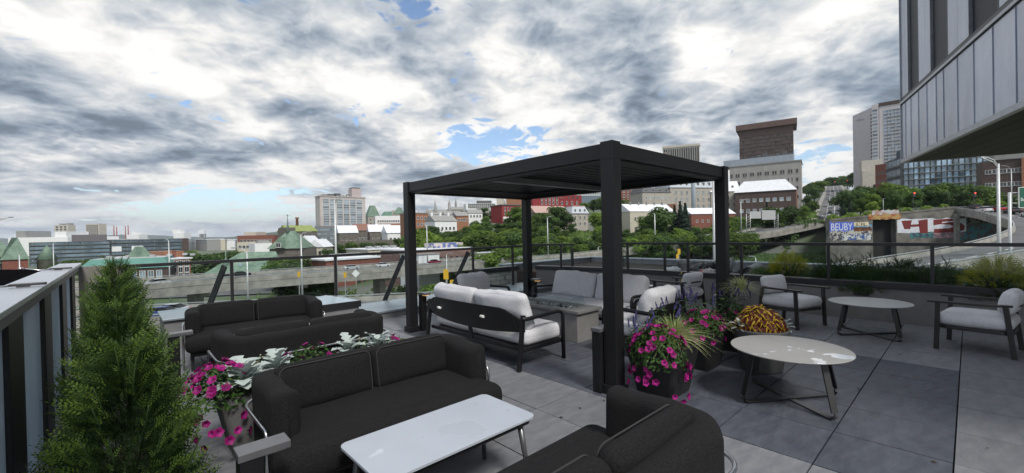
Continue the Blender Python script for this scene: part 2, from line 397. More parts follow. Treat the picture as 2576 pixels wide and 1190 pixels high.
# block wall piece
bw = thing('block_wall', 'short wall of pale concrete blocks beyond the back corner of the pergola', 'wall', TP(6.9, 8.6), TR)
MB().span(0, 1.25, .02, .18, -.5, .47).build('core', mat('mortar', (.20, .20, .195), .9), bw)
BLK = mat('pale_block', (.36, .355, .34), .85, var=.08, vs=8, bump=.2, bs=60, rnd=.08)
for r_ in range(4):
    x = 0 if r_ % 2 else -.16
    while x < 1.24:
        x0, x1 = max(x, 0), min(x+.31, 1.25)
        if x1-x0 > .05: MB().span(x0+.006, x1-.006, -.004, .02, .0+r_*.115+.004, .0+r_*.115+.109).build('block', BLK, bw)
        x += .32
MB().span(-.05, 1.3, -.05, .25, .472, .58).build('black_coping', BLACK, bw)
# planting bed with outer parapet
bed = MB(); q = [(8.98, -2.4), (12.6, -2.4), (12.6, 9.4), (8.62, 9.4), (8.50, 8.05), (8.98, 5.74)]
bed.prism(q, -.5, .40)
bed.build('planting_bed', mat('bark_soil', (.022, .016, .012), .95, col2=(.07, .05, .035), vs=14, bump=.9, bs=18), rz=TR, kind='structure')
op = thing('outer_parapet', 'grey panelled outer parapet with zinc top round the planting bed', 'parapet', (0, 0, 0), TR)
MB().span(12.55, 12.8, -2.4, 9.6, -.5, .54).build('wall', WALLG, op)
MB().span(8.4, 12.548, 9.35, 9.6, -.5, .54).build('wall', WALLG, op)
PANELG = mat('parapet_panel', (.19, .20, .215), .55, var=.08, vs=3, rnd=.06)
for i in range(11):
    MB().span(12.52, 12.549, -2.0+i*1.03, -2.0+i*1.03+1.02, .3, .53).build('panel', PANELG, op)
for i in range(5):
    MB().span(8.5+i*.8, 8.5+i*.8+.79, 9.32, 9.349, .3, .53).build('panel', PANELG, op)
for i in range(8):
    MB().span(12.50, 12.86, -2.4+i*1.49, -2.4+i*1.49+1.485, .542, .575).build('zinc_cap', ZINC, op)
MB().span(8.35, 12.49, 9.28, 9.66, .542, .575).build('zinc_cap', ZINC, op)
MB().span(-.03, .03, -.03, .03, .3, 1.02).build('stake', BLACK, loc=TP(9.35, 7.6, 0), rz=TR, label='lone black post standing in the bare soil of the planting bed', category='post')

# ---- pergola
pg = thing('pergola', 'black metal pergola with louvred roof over the fire table', 'pergola', TP(3.28, 2.18), TR)
PW, PL, PH, PO = 2.70, 3.82, 2.32, .135
ROOFM = mat('black_aluminium', (.0095, .0095, .011), .45, spec=.35, var=.15, vs=20, bump=.04, bs=300)
for x in (0, PW-PO):
    for y in (0, PL-PO):
        p = MB().span(x, x+PO, y, y+PO, 0, PH).build('post', ROOFM, pg, bev=.005)
        MB().span(x-.022, x+PO+.022, y-.022, y+PO+.022, .002, .085).build('foot_plate', ROOFM, p, bev=.004)
        MB().span(x-.003, x+PO+.003, y-.003, y+PO+.003, PH-.16, PH-.157).build('seam', BLACK, p)
for y in (.02, PL-PO+.02):
    b_ = MB().span(PO, PW-PO, y, y+PO-.04, PH-.155, PH-.012).build('beam', ROOFM, pg, bev=.004)
    MB().span(PO, PW-PO, y+.02 if y < 1 else y-.05, y+PO+.01 if y < 1 else y+PO-.06, PH-.178, PH-.156).build('gutter_lip', ROOFM, b_)
for x in (.02, PW-PO+.02):
    b_ = MB().span(x, x+PO-.04, PO, PL-PO, PH-.155, PH-.012).build('beam', ROOFM, pg, bev=.004)
    MB().span(x+.02 if x < 1 else x-.05, x+PO+.01 if x < 1 else x+PO-.06, PO, PL-PO, PH-.178, PH-.156).build('gutter_lip', ROOFM, b_)
MB().span(PO, PW-PO, PL/2-.05, PL/2+.03, PH-.17, PH-.10).build('cross_beam', mat('reflection_grey', (.30, .30, .31), .35, .3), pg, bev=.003)  # base colour lightened to stand in for the reflection on the beam
lv = MB().box((0, 0, 0), (PW-2*PO-.02, .155, .018)).mesh('louvre', ROOFM)
n = int((PL-2*PO)/.145)
for i in range(n):
    y = PO+.07+i*.145
    inst(lv, 'louvre', pg, (PW/2, y, PH-.075), (R(2), 0, 0))

# ---- bollard lamps
WARM = bpy.data.materials.new('warm_lens'); WARM.use_nodes = True
_b = WARM.node_tree.nodes['Principled BSDF']; _b.inputs['Base Color'].default_value = (.9, .6, .25, 1); _b.inputs['Emission Color'].default_value = (1, .55, .15, 1); _b.inputs['Emission Strength'].default_value = .9
PLAIN = mat('lamp_lens', (.3, .3, .28), .4)
def bollard(v, u, rz, label, lit):
    t = thing('bollard_lamp', label, 'lamp', TP(v, u), TR+rz, 'bollard lamps on the terrace')
    MB().span(-.045, .045, -.045, .045, .0, .565).build('post', ROOFM, t, bev=.003)
    MB().span(-.052, .052, -.15, .052, .566, .60).build('head', mat('lamp_top', (.16, .16, .17), .4, .5), t, bev=.003)
    MB().span(-.035, .035, -.135, -.055, .558, .565).build('lens', WARM if lit else PLAIN, t)
bollard(3.28, 2.37, R(-90+180), 'black bollard lamp beside the pergola post next to the magenta petunias', False)
bollard(3.50, 5.86, 0, 'lit black bollard lamp at the pergola post behind the cushioned loveseat', True)
bollard(5.95, 5.80, 0, 'lit black bollard lamp at the pergola post between armchair and sofa', True)
bollard(6.05, 2.33, R(-90), 'black bollard lamp at the pergola post behind the flower pots', False)
bollard(.385, 5.28, R(90), 'black bollard lamp at the arm of the rear charcoal sofa by the cedar hedge', False)
bollard(.40, 2.12, R(90), 'black bollard lamp at the end of the charcoal sofa beside the white coffee table', False)

def roundrect(hx, hy, r, k=6):
    p = []
    for cx_, cy_, a0 in ((hx-r, hy-r, 0), (-hx+r, hy-r, 90), (-hx+r, -hy+r, 180), (hx-r, -hy+r, 270)):
        for i in range(k+1):
            a = R(a0+i*90/k); p.append((cx_+r*math.cos(a), cy_+r*math.sin(a)))
    return p
PIPE = mat('charcoal_piping', (.03, .03, .032), .9)
# ---- charcoal sofas (front towards -y, x along the seat)
def sofa():
    t = thing('charcoal_sofa', '', 'sofa')
    W, D, H = 1.5, .74, .66
    MB().rbox((0, .30, .315), (W-.10, .60, .20), .07, 10, (0, .0, .016)).build('seat', CHAR, t, weld=True); wobble(t.children[-1], .010, 5, 1)
    # front apron of the seat reaches past the arms
    def path(off):
        pts = []; hw = W/2-off; yb = D-off; r = .16-off*.5; yf = .14
        pts.append((-hw, yf))
        for k in range(4): pts.append((-hw, yf+(yb-r-yf)*(k+1)/4))
        for k in range(1, 7):
            a = math.pi-k/6*math.pi/2; pts.append((-hw+r+r*math.cos(a), yb-r+r*math.sin(a)))
        for k in range(1, 9): pts.append((-hw+r+(2*hw-2*r)*k/8, yb))
        for k in range(1, 7):
            a = math.pi/2-k/6*math.pi/2; pts.append((hw-r+r*math.cos(a), yb-r+r*math.sin(a)))
        for k in range(4): pts.append((hw, yb-r-(yb-r-yf)*(k+1)/4))
        return pts
    c = path(.085); th = .075; prof = []
    z0, z1, r = .205, H, .06
    for cx_, cz, a0 in ((th-r, z1-r, 0), (-th+r, z1-r, 90), (-th+.03, z0+.03, 180), (th-.03, z0+.03, 270)):
        rr = r if cz > .4 else .03
        for k in range(5):
            a = R(a0+k*22.5); prof.append((cx_+rr*math.cos(a), cz+rr*math.sin(a)))
    mb = MB(); vs = []; N = len(c); P = len(prof)
    ext = []
    for i in range(N):                                   # swept shell with rounded ends
        a = Vector((*c[max(i-1, 0)], 0)); b = Vector((*c[min(i+1, N-1)], 0)); d = (b-a).normalized(); nn = Vector((-d.y, d.x, 0))
        ext.append((Vector((*c[i], 0)), d, nn))
    rings = []
    def ring(p, nn, k): return [p+nn*(o*k)+Vector((0, 0, z0+(z-z0)*(1-(1-k)*.10) )) for o, z in prof]
    p, d, nn = ext[0]
    for k in (0.35, .7, .9): rings.append(ring(p-d*(.05*math.sqrt(1-k*k)+.0), nn, k))
    for p, d, nn in ext: rings.append(ring(p, nn, 1))
    p, d, nn = ext[-1]
    for k in (.9, .7, .35): rings.append(ring(p+d*(.05*math.sqrt(1-k*k)), nn, k))
    for q in rings: vs += q
    fs = [(i*P+k, i*P+(k+1) % P, (i+1)*P+(k+1) % P, (i+1)*P+k) for i in range(len(rings)-1) for k in range(P)]
    mb.add(vs, [f[::-1] for f in fs], 0, True)
    b0 = 0; mb.f.append(list(range(P))); mb.m.append(0); mb.s.append(True)
    e = (len(rings)-1)*P; mb.f.append([e+k for k in range(P)][::-1]); mb.m.append(0); mb.s.append(True)
    wobble(mb.build('wrap_back', CHAR, t), .008, 4, 3)
    for x in (-.315, .315):
        m_ = Matrix.Rotation(R(-9), 3, 'X')
        MB().rbox((x, .515, .545), (.625, .12, .30), .055, 8, (0, .02, .01), mat=m_).build('back_cushion', CHAR, t, weld=True); bc = t.children[-1]; wobble(bc, .012, 6, x)
        lp = [(x+px_*.93, .515-.055-.02*0+(pz_)*math.sin(R(9))*1.0, .545+pz_*.98) for px_, pz_ in roundrect(.3125, .15, .05, 4)]; MB().tube(lp, .004, 5, closed=True).build('piping', PIPE, bc)
    MB().rbox((0, .02, .31), (W+.0, .24, .185), .08, 8).build('seat_front', CHAR, t, weld=True)
    hp = path(-.012); tp = [(x, y, .47) for x, y in hp]
    tp = [(hp[0][0], hp[0][1]-.02, .02), (hp[0][0], hp[0][1]-.02, .40), (hp[0][0], hp[0][1]-.01, .455)]+tp+[(hp[-1][0], hp[-1][1]-.01, .455), (hp[-1][0], hp[-1][1]-.02, .40), (hp[-1][0], hp[-1][1]-.02, .02)]
    MB().tube(tp, .011, 8).build('steel_rail', STEEL, t)
    MB().span(-W/2+.05, W/2-.05, .03, .66, .165, .20).build('base_frame', BLACK, t)
    for x in (-W/2+.07, W/2-.07):
        for y in (.06, .64): MB().span(x-.016, x+.016, y-.016, y+.016, 0, .164).build('leg', BLACK, t)
    return t
s0 = sofa()
sofas = [((1.32, 2.42), 0, 'charcoal two-seat sofa facing the white rectangular coffee table from in front of the flower trough'),
         ((1.28, 1.44), 180, 'charcoal two-seat sofa seen from behind, steel rail on its back, opposite the coffee table'),
         ((1.36, 4.92), 180, 'charcoal two-seat sofa standing back to back with the flower trough'),
         ((1.28, 5.93), -5, 'charcoal two-seat sofa against the back railing and skylight')]
for i, ((v, u), a, lb) in enumerate(sofas):
    o = s0 if i == 0 else copytree(s0)
    o.location = TP(v, u); o.rotation_euler = (0, 0, TR+R(a)); o['label'] = lb; o['group'] = 'charcoal sofas'

# ---- white coffee tables
def wet_top(name, base, wet_sky_col, thr, off, scale, rough=.35):  # wet patches take a paler colour that paints in the sky's reflection
    m = bpy.data.materials.new(name); m.use_nodes = True; n = m.node_tree; b = n.nodes['Principled BSDF']
    t = n.nodes.new('ShaderNodeTexCoord'); mp = n.nodes.new('ShaderNodeMapping'); mp.inputs['Location'].default_value = off; n.links.new(t.outputs['Object'], mp.inputs[0])
    nz = n.nodes.new('ShaderNodeTexNoise'); nz.inputs['Scale'].default_value = scale; nz.inputs['Detail'].default_value = 6; nz.inputs['Roughness'].default_value = .55; n.links.new(mp.outputs[0], nz.inputs['Vector'])
    rp = n.nodes.new('ShaderNodeValToRGB'); rp.color_ramp.elements[0].position = thr; rp.color_ramp.elements[1].position = thr+.012; n.links.new(nz.outputs[0], rp.inputs[0])
    v2 = n.nodes.new('ShaderNodeTexNoise'); v2.inputs['Scale'].default_value = 5; v2.inputs['Detail'].default_value = 9; n.links.new(t.outputs['Object'], v2.inputs['Vector'])
    r2 = n.nodes.new('ShaderNodeValToRGB'); r2.color_ramp.elements[0].color = (*[c*.9 for c in base], 1); r2.color_ramp.elements[1].color = (*[min(1, c*1.06) for c in base], 1); n.links.new(v2.outputs[0], r2.inputs[0])
    mx = n.nodes.new('ShaderNodeMix'); mx.data_type = 'RGBA'; n.links.new(rp.outputs[0], mx.inputs[0]); n.links.new(r2.outputs[0], mx.inputs[6]); mx.inputs[7].default_value = (*wet_sky_col, 1)
    n.links.new(mx.outputs[2], b.inputs['Base Color'])
    mr = n.nodes.new('ShaderNodeMapRange'); mr.inputs[3].default_value = rough; mr.inputs[4].default_value = .02; n.links.new(rp.outputs[0], mr.inputs[0]); n.links.new(mr.outputs[0], b.inputs['Roughness'])
    cm = n.nodes.new('ShaderNodeMapRange'); cm.inputs[3].default_value = 0; cm.inputs[4].default_value = 1; n.links.new(rp.outputs[0], cm.inputs[0]); n.links.new(cm.outputs[0], b.inputs['Coat Weight'])
    b.inputs['Coat Roughness'].default_value = .02
    return m
def roundrect(hx, hy, r, k=6):
    p = []
    for cx_, cy_, a0 in ((hx-r, hy-r, 0), (-hx+r, hy-r, 90), (-hx+r, -hy+r, 180), (hx-r, -hy+r, 270)):
        for i in range(k+1):
            a = R(a0+i*90/k); p.append((cx_+r*math.cos(a), cy_+r*math.sin(a)))
    return p
CTOP = wet_top('white_stone_top', (.42, .46, .52), (.50, .54, .60), .57, (2.3, .4, 0), 3.2)
GUN = mat('gunmetal_leg', (.16, .16, .17), .35, .6)
def coffee(v, u, label):
    t = thing('coffee_table', label, 'table', TP(v, u), TR, 'rectangular coffee tables')
    MB().prism(roundrect(.49, .245, .045), .405, .42).build('table_top', CTOP, t, bev=.002)
    MB().prism(roundrect(.47, .225, .04), .375, .403).build('apron', BLACK, t)
    for x in (-1, 1):
        for y in (-1, 1):
            MB().tube([(x*.41, y*.18, .376), (x*.455, y*.215, 0)], .017, 10, taper=[1.1, .8]).build('leg', GUN, t)
coffee(1.31, 2.0, 'white stone-topped rectangular coffee table with a wet patch, between the front charcoal sofas')
coffee(1.36, 5.42, 'white rectangular coffee table hidden between the rear charcoal sofas')

# ---- cushioned light-grey outdoor seating (front towards -y)
def lounge_arm(t, x, d, h=.575):
    mb = MB()
    mb.tube([(x, .04, 0), (x, .05, h-.06), (x, .075, h-.015), (x, .13, h), (x, d-.14, h-.02), (x, d-.06, h-.005)], .024, 8)
    return mb.build('arm', ROOFM, t)
def lounge(W, n, name, label, cat, group):
    t = thing(name, label, cat, group=group); D = .78
    for s_ in (-1, 1): lounge_arm(t, s_*(W/2-.03), D)
    for s_ in (-1, 1): MB().bar((s_*(W/2-.05), D-.10, .60), (s_*(W/2-.05), D-.02, 0), .04, .045).build('rear_leg', ROOFM, t, bev=.003)
    MB().span(-W/2+.05, W/2-.05, .04, D-.1, .19, .235).build('seat_frame', ROOFM, t, bev=.004)
    # curved back panel
    mb = MB(); K = 24; vs = []
    for i in range(K+1):
        x = -W/2+.03+(W-.06)*i/K; e = abs(2*i/K-1)
        yy = D-.09+.06*(1-e**2.5); zb = .36+.06*e**2; zt = .665-.10*max(0, e-.72)/.28 if W > 1 else .66-.05*e**4
        for dy, z in ((0, zb), (.02, zb), (.075, zt), (.055, zt)): vs.append((x, yy+dy-.02, z))
    fs = []
    for i in range(K):
        for k in range(4): fs.append((i*4+k, i*4+(k+1) % 4, (i+1)*4+(k+1) % 4, (i+1)*4+k))
    mb.add(vs, fs, 0, False); mb.f.append([0, 1, 2, 3]); mb.m.append(0); mb.s.append(False); mb.f.append([K*4+3, K*4+2, K*4+1, K*4]); mb.m.append(0); mb.s.append(False)
    mb.build('back_panel', ROOFM, t, bev=.003)
    if W > 1: MB().bar((0, D-.07, .40), (0, D-.10, .2), .05, .03).build('centre_stay', ROOFM, t)
    sw = (W-.14)
    MB().rbox((0, .30, .325), (sw, .66, .18), .07, 10, (0, 0, .015)).build('seat_cushion', LIGHTF, t, weld=True); wobble(t.children[-1], .010, 5, 2)
    cw = sw/n
    for i in range(n):
        m_ = Matrix.Rotation(R(-16+random.uniform(-2, 2)), 3, 'X') @ Matrix.Rotation(random.uniform(-.03, .03), 3, 'Y')
        mb = MB().rbox((-sw/2+cw*(i+.5), .555, .605), (cw-.02, .15, .43), .06, 8, (0, .045, .012), mat=m_)
        c_ = wobble(mb.build('back_cushion', LIGHTF, t, weld=True), .022, 7, i*5)
        for k in range(n > 1):
            g = MB().tube([(-sw/2+cw*(i+.5)+.08, D+.005, .53), (-sw/2+cw*(i+.5)+.14, D+.005, .53)], .016, 10)
            g.build('strap_toggle', mat('white_toggle', (.75, .73, .7), .5), t)
    return t
a = lounge(1.95, 2, 'outdoor_sofa', 'pale grey cushioned sofa seen from behind, dark curved back with white toggles', 'sofa', 'pale cushioned sofas round the fire table')
a.location = TP(3.90, 4.24); a.rotation_euler = (0, 0, TR+R(90))
b = copytree(a, label='pale grey cushioned sofa facing out, its two back cushions behind the fire table')
b.location = TP(5.12, 4.12); b.rotation_euler = (0, 0, TR-R(90))
a = lounge(.78, 1, 'armchair', 'pale grey cushioned armchair at the end of the fire table by the back railing', 'armchair', 'pale cushioned armchairs round the fire table')
a.location = TP(4.55, 5.33); a.rotation_euler = (0, 0, TR)
b = copytree(a, label='pale grey cushioned armchair seen from behind among the flower pots under the pergola')
b.location = TP(4.72, 3.12); b.rotation_euler = (0, 0, TR+R(180))

# ---- fire table
ft = thing('fire_table', 'grey concrete fire table with glass wind guard under the pergola', 'fire table', TP(4.74, 4.43), TR)
FT = mat('cast_concrete', (.21, .205, .20), .75, var=.10, vs=4, bump=.08, bs=60)
MB().span(-.24, .24, -.84, .55, 0, .39).build('base', FT, ft, bev=.006)
MB().span(-.24, .24, .56, .84, 0, .39).build('base_end', FT, ft, bev=.006)
mb = MB()
for x0, x1, y0, y1 in ((-.27, -.13, -.88, .88), (.13, .27, -.88, .88), (-.128, .128, -.88, -.62), (-.128, .128, .62, .88)): mb.span(x0, x1, y0, y1, .393, .43)
mb.build('table_top', FT, ft, bev=.003)
MB().span(-.135, .135, -.63, .63, .37, .392).build('burner_tray', mat('lava_bed', (.012, .012, .013), .8, bump=.8, bs=60), ft)
for nm, s_ in (('guard_pane', ((-.155, -.148, -.66, .66), (.148, .155, -.66, .66))), ('guard_pane', ((-.147, .147, -.66, -.653), (-.147, .147, .653, .66)))):
    for x0, x1, y0, y1 in s_: MB().span(x0, x1, y0, y1, .432, .575).build(nm, GLASS, ft)
for x in (-.15, .15):
    for y in (-.655, .655):
        for z in (.445, .56): MB().lathe([(.012, 0), (.012, .02)], 10, (x, y, z)).build('glass_clamp', STEEL, ft)
pm_ = []
for k in range(3):
    mb = MB(); mb.lathe([(.001, -.016), (.015, -.012), (.024, 0), (.017, .012), (.001, .016)], 10, sx=1+.3*k, sy=.9, cap=False)
    pm_.append(mb.mesh('pebble', mat('river_pebble', (.42, .42, .41), .5, var=.3, vs=12, rnd=.4)))
for i in range(34):
    x = random.uniform(-.09, .09); y = -.58+i*1.16/33+random.uniform(-.015, .015)
    q = TP(4.74+x, 4.43+y, .412)
    inst(pm_[i % 3], 'pebble', None, q, (random.uniform(-.3, .3), random.uniform(-.3, .3), random.uniform(0, 3)), random.uniform(.8, 1.35), label='smooth grey pebble lying in the fire table trough', category='pebble', group='pebbles in the fire table')

# ---- round tables and wooden-look armchairs on the right
T3TOP = wet_top('grey_laminate_top', (.30, .295, .285), (.52, .54, .56), .60, (.1, 1.3, 0), 3.4, .6)
T2TOP = mat('pale_laminate', (.45, .45, .45), .3, var=.05, vs=8)
def round_table(v, u, rz, top, label, r=.455, h=.45):
    t = thing('round_table', label, 'table', TP(v, u), TR+rz, 'round tables with crossed strap legs')
    MB().lathe([(r-.006, h-.012), (r, h-.006), (r-.004, h)], 56).build('table_top', top, t)
    for k in range(2):
        a = R(45+90*k); c, s_ = math.cos(a), math.sin(a); mb = MB()
        pts = [(.345, h-.014), (.44, .06), (.44, .03), (.425, .012), (.40, .006), (-.40, .006), (-.425, .012), (-.44, .03), (-.44, .06), (-.345, h-.014)]
        for i in range(len(pts)-1):
            p, q = pts[i], pts[i+1]
            mb.bar((p[0]*c, p[0]*s_, p[1]+k*.007), (q[0]*c, q[0]*s_, q[1]+k*.007), .055, .011, up=(-s_, c, 0) if False else (0, 0, 1))
        mb.build('strap_leg', BLACK if k else mat('strap_grey', (.05, .05, .05), .35, .3), t)
    return t
round_table(4.27, 1.08, R(10), T3TOP, 'grey round table with wet patches in front of the coleus pot')
round_table(7.55, .95, R(5), T2TOP, 'pale round table between two armchairs at the upstand wall')
t = thing('side_table', 'small white round side table behind the cushioned sofa', 'table', TP(7.3, 4.25), TR)
MB().lathe([(.20, .44), (.205, .445), (.2, .45)], 32).build('table_top', mat('white_top', (.7, .7, .7), .35), t)
for k in range(3):
    a = R(120*k); MB().tube([(.08*math.cos(a), .08*math.sin(a), .44), (.17*math.cos(a), .17*math.sin(a), 0)], .008).build('leg', BLACK, t)
def tub_chair():
    t = thing('terrace_armchair', '', 'armchair'); W, D = .70, .66
    FR = mat('dark_bronze_frame', (.022, .020, .019), .4)
    mb = MB(); mb.rbox((0, .33, .365), (W-.08, D-.04, .15), .07, 8, (0, 0, .02)); mb.build('seat_cushion', LIGHTF, t, weld=True)
    MB().prism([(x, y+.33) for x, y in roundrect(W/2-.02, D/2-.02, .14)], .255, .29).build('seat_frame', FR, t, bev=.003)
    for x in (-1, 1):
        MB().bar((x*(W/2-.015), .05, .555), (x*(W/2-.015), .03, 0), .035, .045).build('front_leg', FR, t, bev=.003)
        MB().bar((x*(W/2-.05), D-.08, .555), (x*(W/2-.04), D-.02, 0), .035, .045).build('rear_leg', FR, t, bev=.003)
    mb = MB(); pts = [(-W/2+.01, -.04)]+[(-W/2+.01, .1*k) for k in range(1, 4)]
    for k in range(0, 13):
        a = math.pi-k/12*math.pi; pts.append(((W/2-.01)*math.cos(a), .42+.24*math.sin(a)))
    pts += [(W/2-.01, .1*k) for k in (3, 2, 1)]+[(W/2-.01, -.04)]
    N = len(pts); vs = []
    for i, p in enumerate(pts):
        a_ = Vector(pts[max(i-1, 0)]); b_ = Vector(pts[min(i+1, N-1)]); d = (b_-a_).normalized(); nn = Vector((-d.y, d.x))
        for o, z in ((-.03, .558), (.03, .558), (.03, .583), (-.03, .583)): vs.append((p[0]+nn.x*o, p[1]+nn.y*o, z))
    fs = [(i*4+k, i*4+(k+1) % 4, (i+1)*4+(k+1) % 4, (i+1)*4+k) for i in range(N-1) for k in range(4)]
    mb.add(vs, [f[::-1] for f in fs]); mb.f += [[0, 1, 2, 3], [(N-1)*4+3, (N-1)*4+2, (N-1)*4+1, (N-1)*4]]; mb.m += [0, 0]; mb.s += [False, False]
    mb.build('armrest_hoop', FR, t, bev=.002)
    m_ = Matrix.Rotation(R(-14), 3, 'X')
    MB().rbox((0, D-.07, .60), (.50, .12, .27), .055, 8, (0, .03, .0), mat=m_).build('back_cushion', LIGHTF, t, weld=True); wobble(t.children[-1], .02, 7, 4)
    return t
c0 = tub_chair()
for i, (v, u, a, lb) in enumerate([(7.50, 1.58, -21+3, 'pale cushioned armchair with dark hoop arms at the pale round table, beside the coleus pot'),
                                   (7.52, .27, 172, 'pale cushioned armchair with dark hoop arms at the far side of the pale round table'),
                                   (7.52, 3.93, 172, 'pale cushioned armchair with dark hoop arms beside the small side table behind the pergola')]):
    o = c0 if i == 0 else copytree(c0)
    o.location = TP(v, u); o.rotation_euler = (0, 0, TR+R(a)); o['label'] = lb; o['group'] = 'pale armchairs along the upstand wall'

# ---- leaf litter and crumbs on the paving
rl_ = random.Random(4); lm = MB().add([(-.012, -.006, .001), (.0, -.009, .004), (.014, 0, .002), (.002, .009, .005), (-.01, .006, .001)], [(0, 1, 2, 3, 4)]).mesh('fallen_leaf', mat('dry_leaf', (.05, .035, .022), .8, rnd=.4))
for i in range(46):
    v, u = (rl_.uniform(3.4, 8.4), rl_.uniform(-.8, 1.6)) if i % 3 else (rl_.gauss(3.1, .25), rl_.gauss(2.0, .2))
    inst(lm, 'fallen_leaf', None, TP(v, u, .004), (0, 0, rl_.uniform(0, 6)), rl_.uniform(.6, 1.5), label='small dry leaf lying on the paving', category='leaf', group='leaf litter on the paving')
# ================================================================ PLANTS ON THE TERRACE
def frame_from(n, roll=0):
    n = n.normalized(); a = Vector((0, 0, 1)) if abs(n.z) < .9 else Vector((1, 0, 0))
    x = a.cross(n).normalized(); y = n.cross(x); c, s = math.cos(roll), math.sin(roll)
    return Matrix((x*c+y*s, y*c-x*s, n)).transposed()
def leafmat(name, c1, c2, rough=.55, tr=.25, vs=3.0, rnd=0): return mat(name, c1, rough, col2=c2, vs=vs, tr=tr, spec=.3, rnd=rnd, detail=3)
PETL = leafmat('petunia_leaf', (.022, .055, .012), (.06, .13, .025), vs=20)
MAG = leafmat('magenta_petal', (.24, .005, .105), (.42, .02, .24), vs=45, rnd=.4, tr=.35)
SILV = leafmat('silver_leaf', (.28, .35, .33), (.44, .50, .48), .8, .1, vs=15)
SAGE = leafmat('sage_leaf', (.03, .06, .025), (.07, .12, .05), vs=20)
SPIKE = leafmat('blue_spike', (.04, .035, .13), (.09, .08, .23), .8, .1, vs=60)
VARG = leafmat('variegated_blade', (.26, .33, .10), (.55, .58, .30), .6, .3, vs=8)
COLD = leafmat('coleus_red', (.045, .008, .006), (.12, .02, .01), .5, .2, vs=16)
COLY = leafmat('coleus_yellow', (.48, .31, .025), (.66, .44, .05), .5, .3, vs=16)
CREAM = leafmat('cream_bloom', (.55, .58, .35), (.7, .7, .5), .8, .2)
STEM = leafmat('green_stem', (.05, .09, .02), (.09, .13, .035), vs=20)

def leaf_cloud(rx, ry, rz, n, sz, m, name='foliage', lift=0, seed=1, shell=.55, droop=0):
    rn = random.Random(seed); mb = MB()
    for i in range(n):
        while True:
            d = Vector((rn.uniform(-1, 1), rn.uniform(-1, 1), rn.uniform(-.25, 1)))
            if shell < d.length < 1: break
        p = Vector((d.x*rx, d.y*ry, lift+d.z*rz))
        nm = (d+Vector((rn.uniform(-.7, .7), rn.uniform(-.7, .7), rn.uniform(-.2, .8)))); M_ = frame_from(nm, rn.uniform(0, 6.28))
        s = sz*rn.uniform(.6, 1.3)
        q = [(0, -s, 0), (s*.42, -s*.1, s*.12), (0, s, 0), (-s*.42, -s*.1, s*.12)]
        mb.add([p+M_ @ Vector(a) for a in q], [(0, 1, 2, 3)])
    return mb.mesh(name, m)
def petal_mesh():
    mb = MB(); n = 10; vs = [(0, 0, -.022)]; 
    for k in range(n):
        a = 2*math.pi*k/n; vs.append((.009*math.cos(a), .009*math.sin(a), -.004))
    for k in range(n):
        a = 2*math.pi*k/n; r = .031 if k % 2 == 0 else .025; vs.append((r*math.cos(a), r*math.sin(a), .004 if k % 2 == 0 else .0))
    fs = [(0, 1+(k+1) % n, 1+k)[::-1] for k in range(n)]+[(1+k, 1+n+k, 1+n+(k+1) % n, 1+(k+1) % n) for k in range(n)]
    mb.add(vs, fs[:n], 1, True); mb.v = mb.v[:len(vs)]; b0 = 0
    for f in fs[n:]: mb.f.append(list(f)); mb.m.append(0); mb.s.append(True)
    return mb.mesh('bloom', [MAG, leafmat('petal_throat', (.10, .004, .06), (.16, .01, .10))])
PETAL = petal_mesh()
def petunia(loc, rx, ry, rz, nb, label, seed, group='magenta petunias', hang=.0):
    rn = random.Random(seed)
    t = thing('petunia', label, 'flowers', loc, TR, group)
    o = inst(leaf_cloud(rx, ry, rz, int(500*max(.4, (rx*ry)/.04)), .022, PETL, 'foliage', seed=seed), 'foliage', t); o['kind'] = 'stuff'
    for i in range(nb):
        while True:
            d = Vector((rn.uniform(-1, 1), rn.uniform(-1, 1), rn.uniform(-.35, 1)))
            if .6 < d.length < 1: break
        d.normalize(); p = Vector((d.x*rx*1.06, d.y*ry*1.06, d.z*rz*1.05-(hang*rn.random() if d.z < .3 else 0)))
        nm = d+Vector((rn.uniform(-.4, .4), rn.uniform(-.4, .4), rn.uniform(0, .4)))
        inst(PETAL, 'bloom', t, p, frame_from(nm).to_euler(), rn.uniform(.8, 1.15))
    return t
def lobed_leaf():
    L, vs, top = .10, [], []
    prof = [(0, .006), (.12, .016), (.22, .010), (.34, .028), (.46, .014), (.58, .034), (.70, .018), (.82, .028), (.92, .014), (1, .002)]
    for s_, w_ in prof: vs += [(-w_, s_*L, .03*math.sin(s_*2.2)+w_*.25), (0, s_*L, .03*math.sin(s_*2.2)), (w_, s_*L, .03*math.sin(s_*2.2)+w_*.25)]
    fs = []
    for i in range(len(prof)-1):
        fs += [(i*3, i*3+1, i*3+4, i*3+3), (i*3+1, i*3+2, i*3+5, i*3+4)]
    return MB().add(vs, fs, 0, True).mesh('leaf', SILV)
LOBED = lobed_leaf()
def dusty(loc, n, label, seed, sc=1.0, group='silver dusty miller plants'):
    rn = random.Random(seed); t = thing('dusty_miller', label, 'plant', loc, TR, group)
    MB().tube([(0, 0, -.12), (0, 0, .03)], .006, 6).build('stem', SILV, t)
    for i in range(n):
        a = i*2.4+rn.uniform(-.3, .3); el = R(-18+62*(i/n)**1.5+rn.uniform(-8, 8)); h_ = .05*i/n
        e = Matrix.Rotation(a, 3, 'Z') @ Matrix.Rotation(el, 3, 'X')
        inst(LOBED, 'leaf', t, (0, 0, h_), e.to_euler(), sc*rn.uniform(.8, 1.25))
    return t
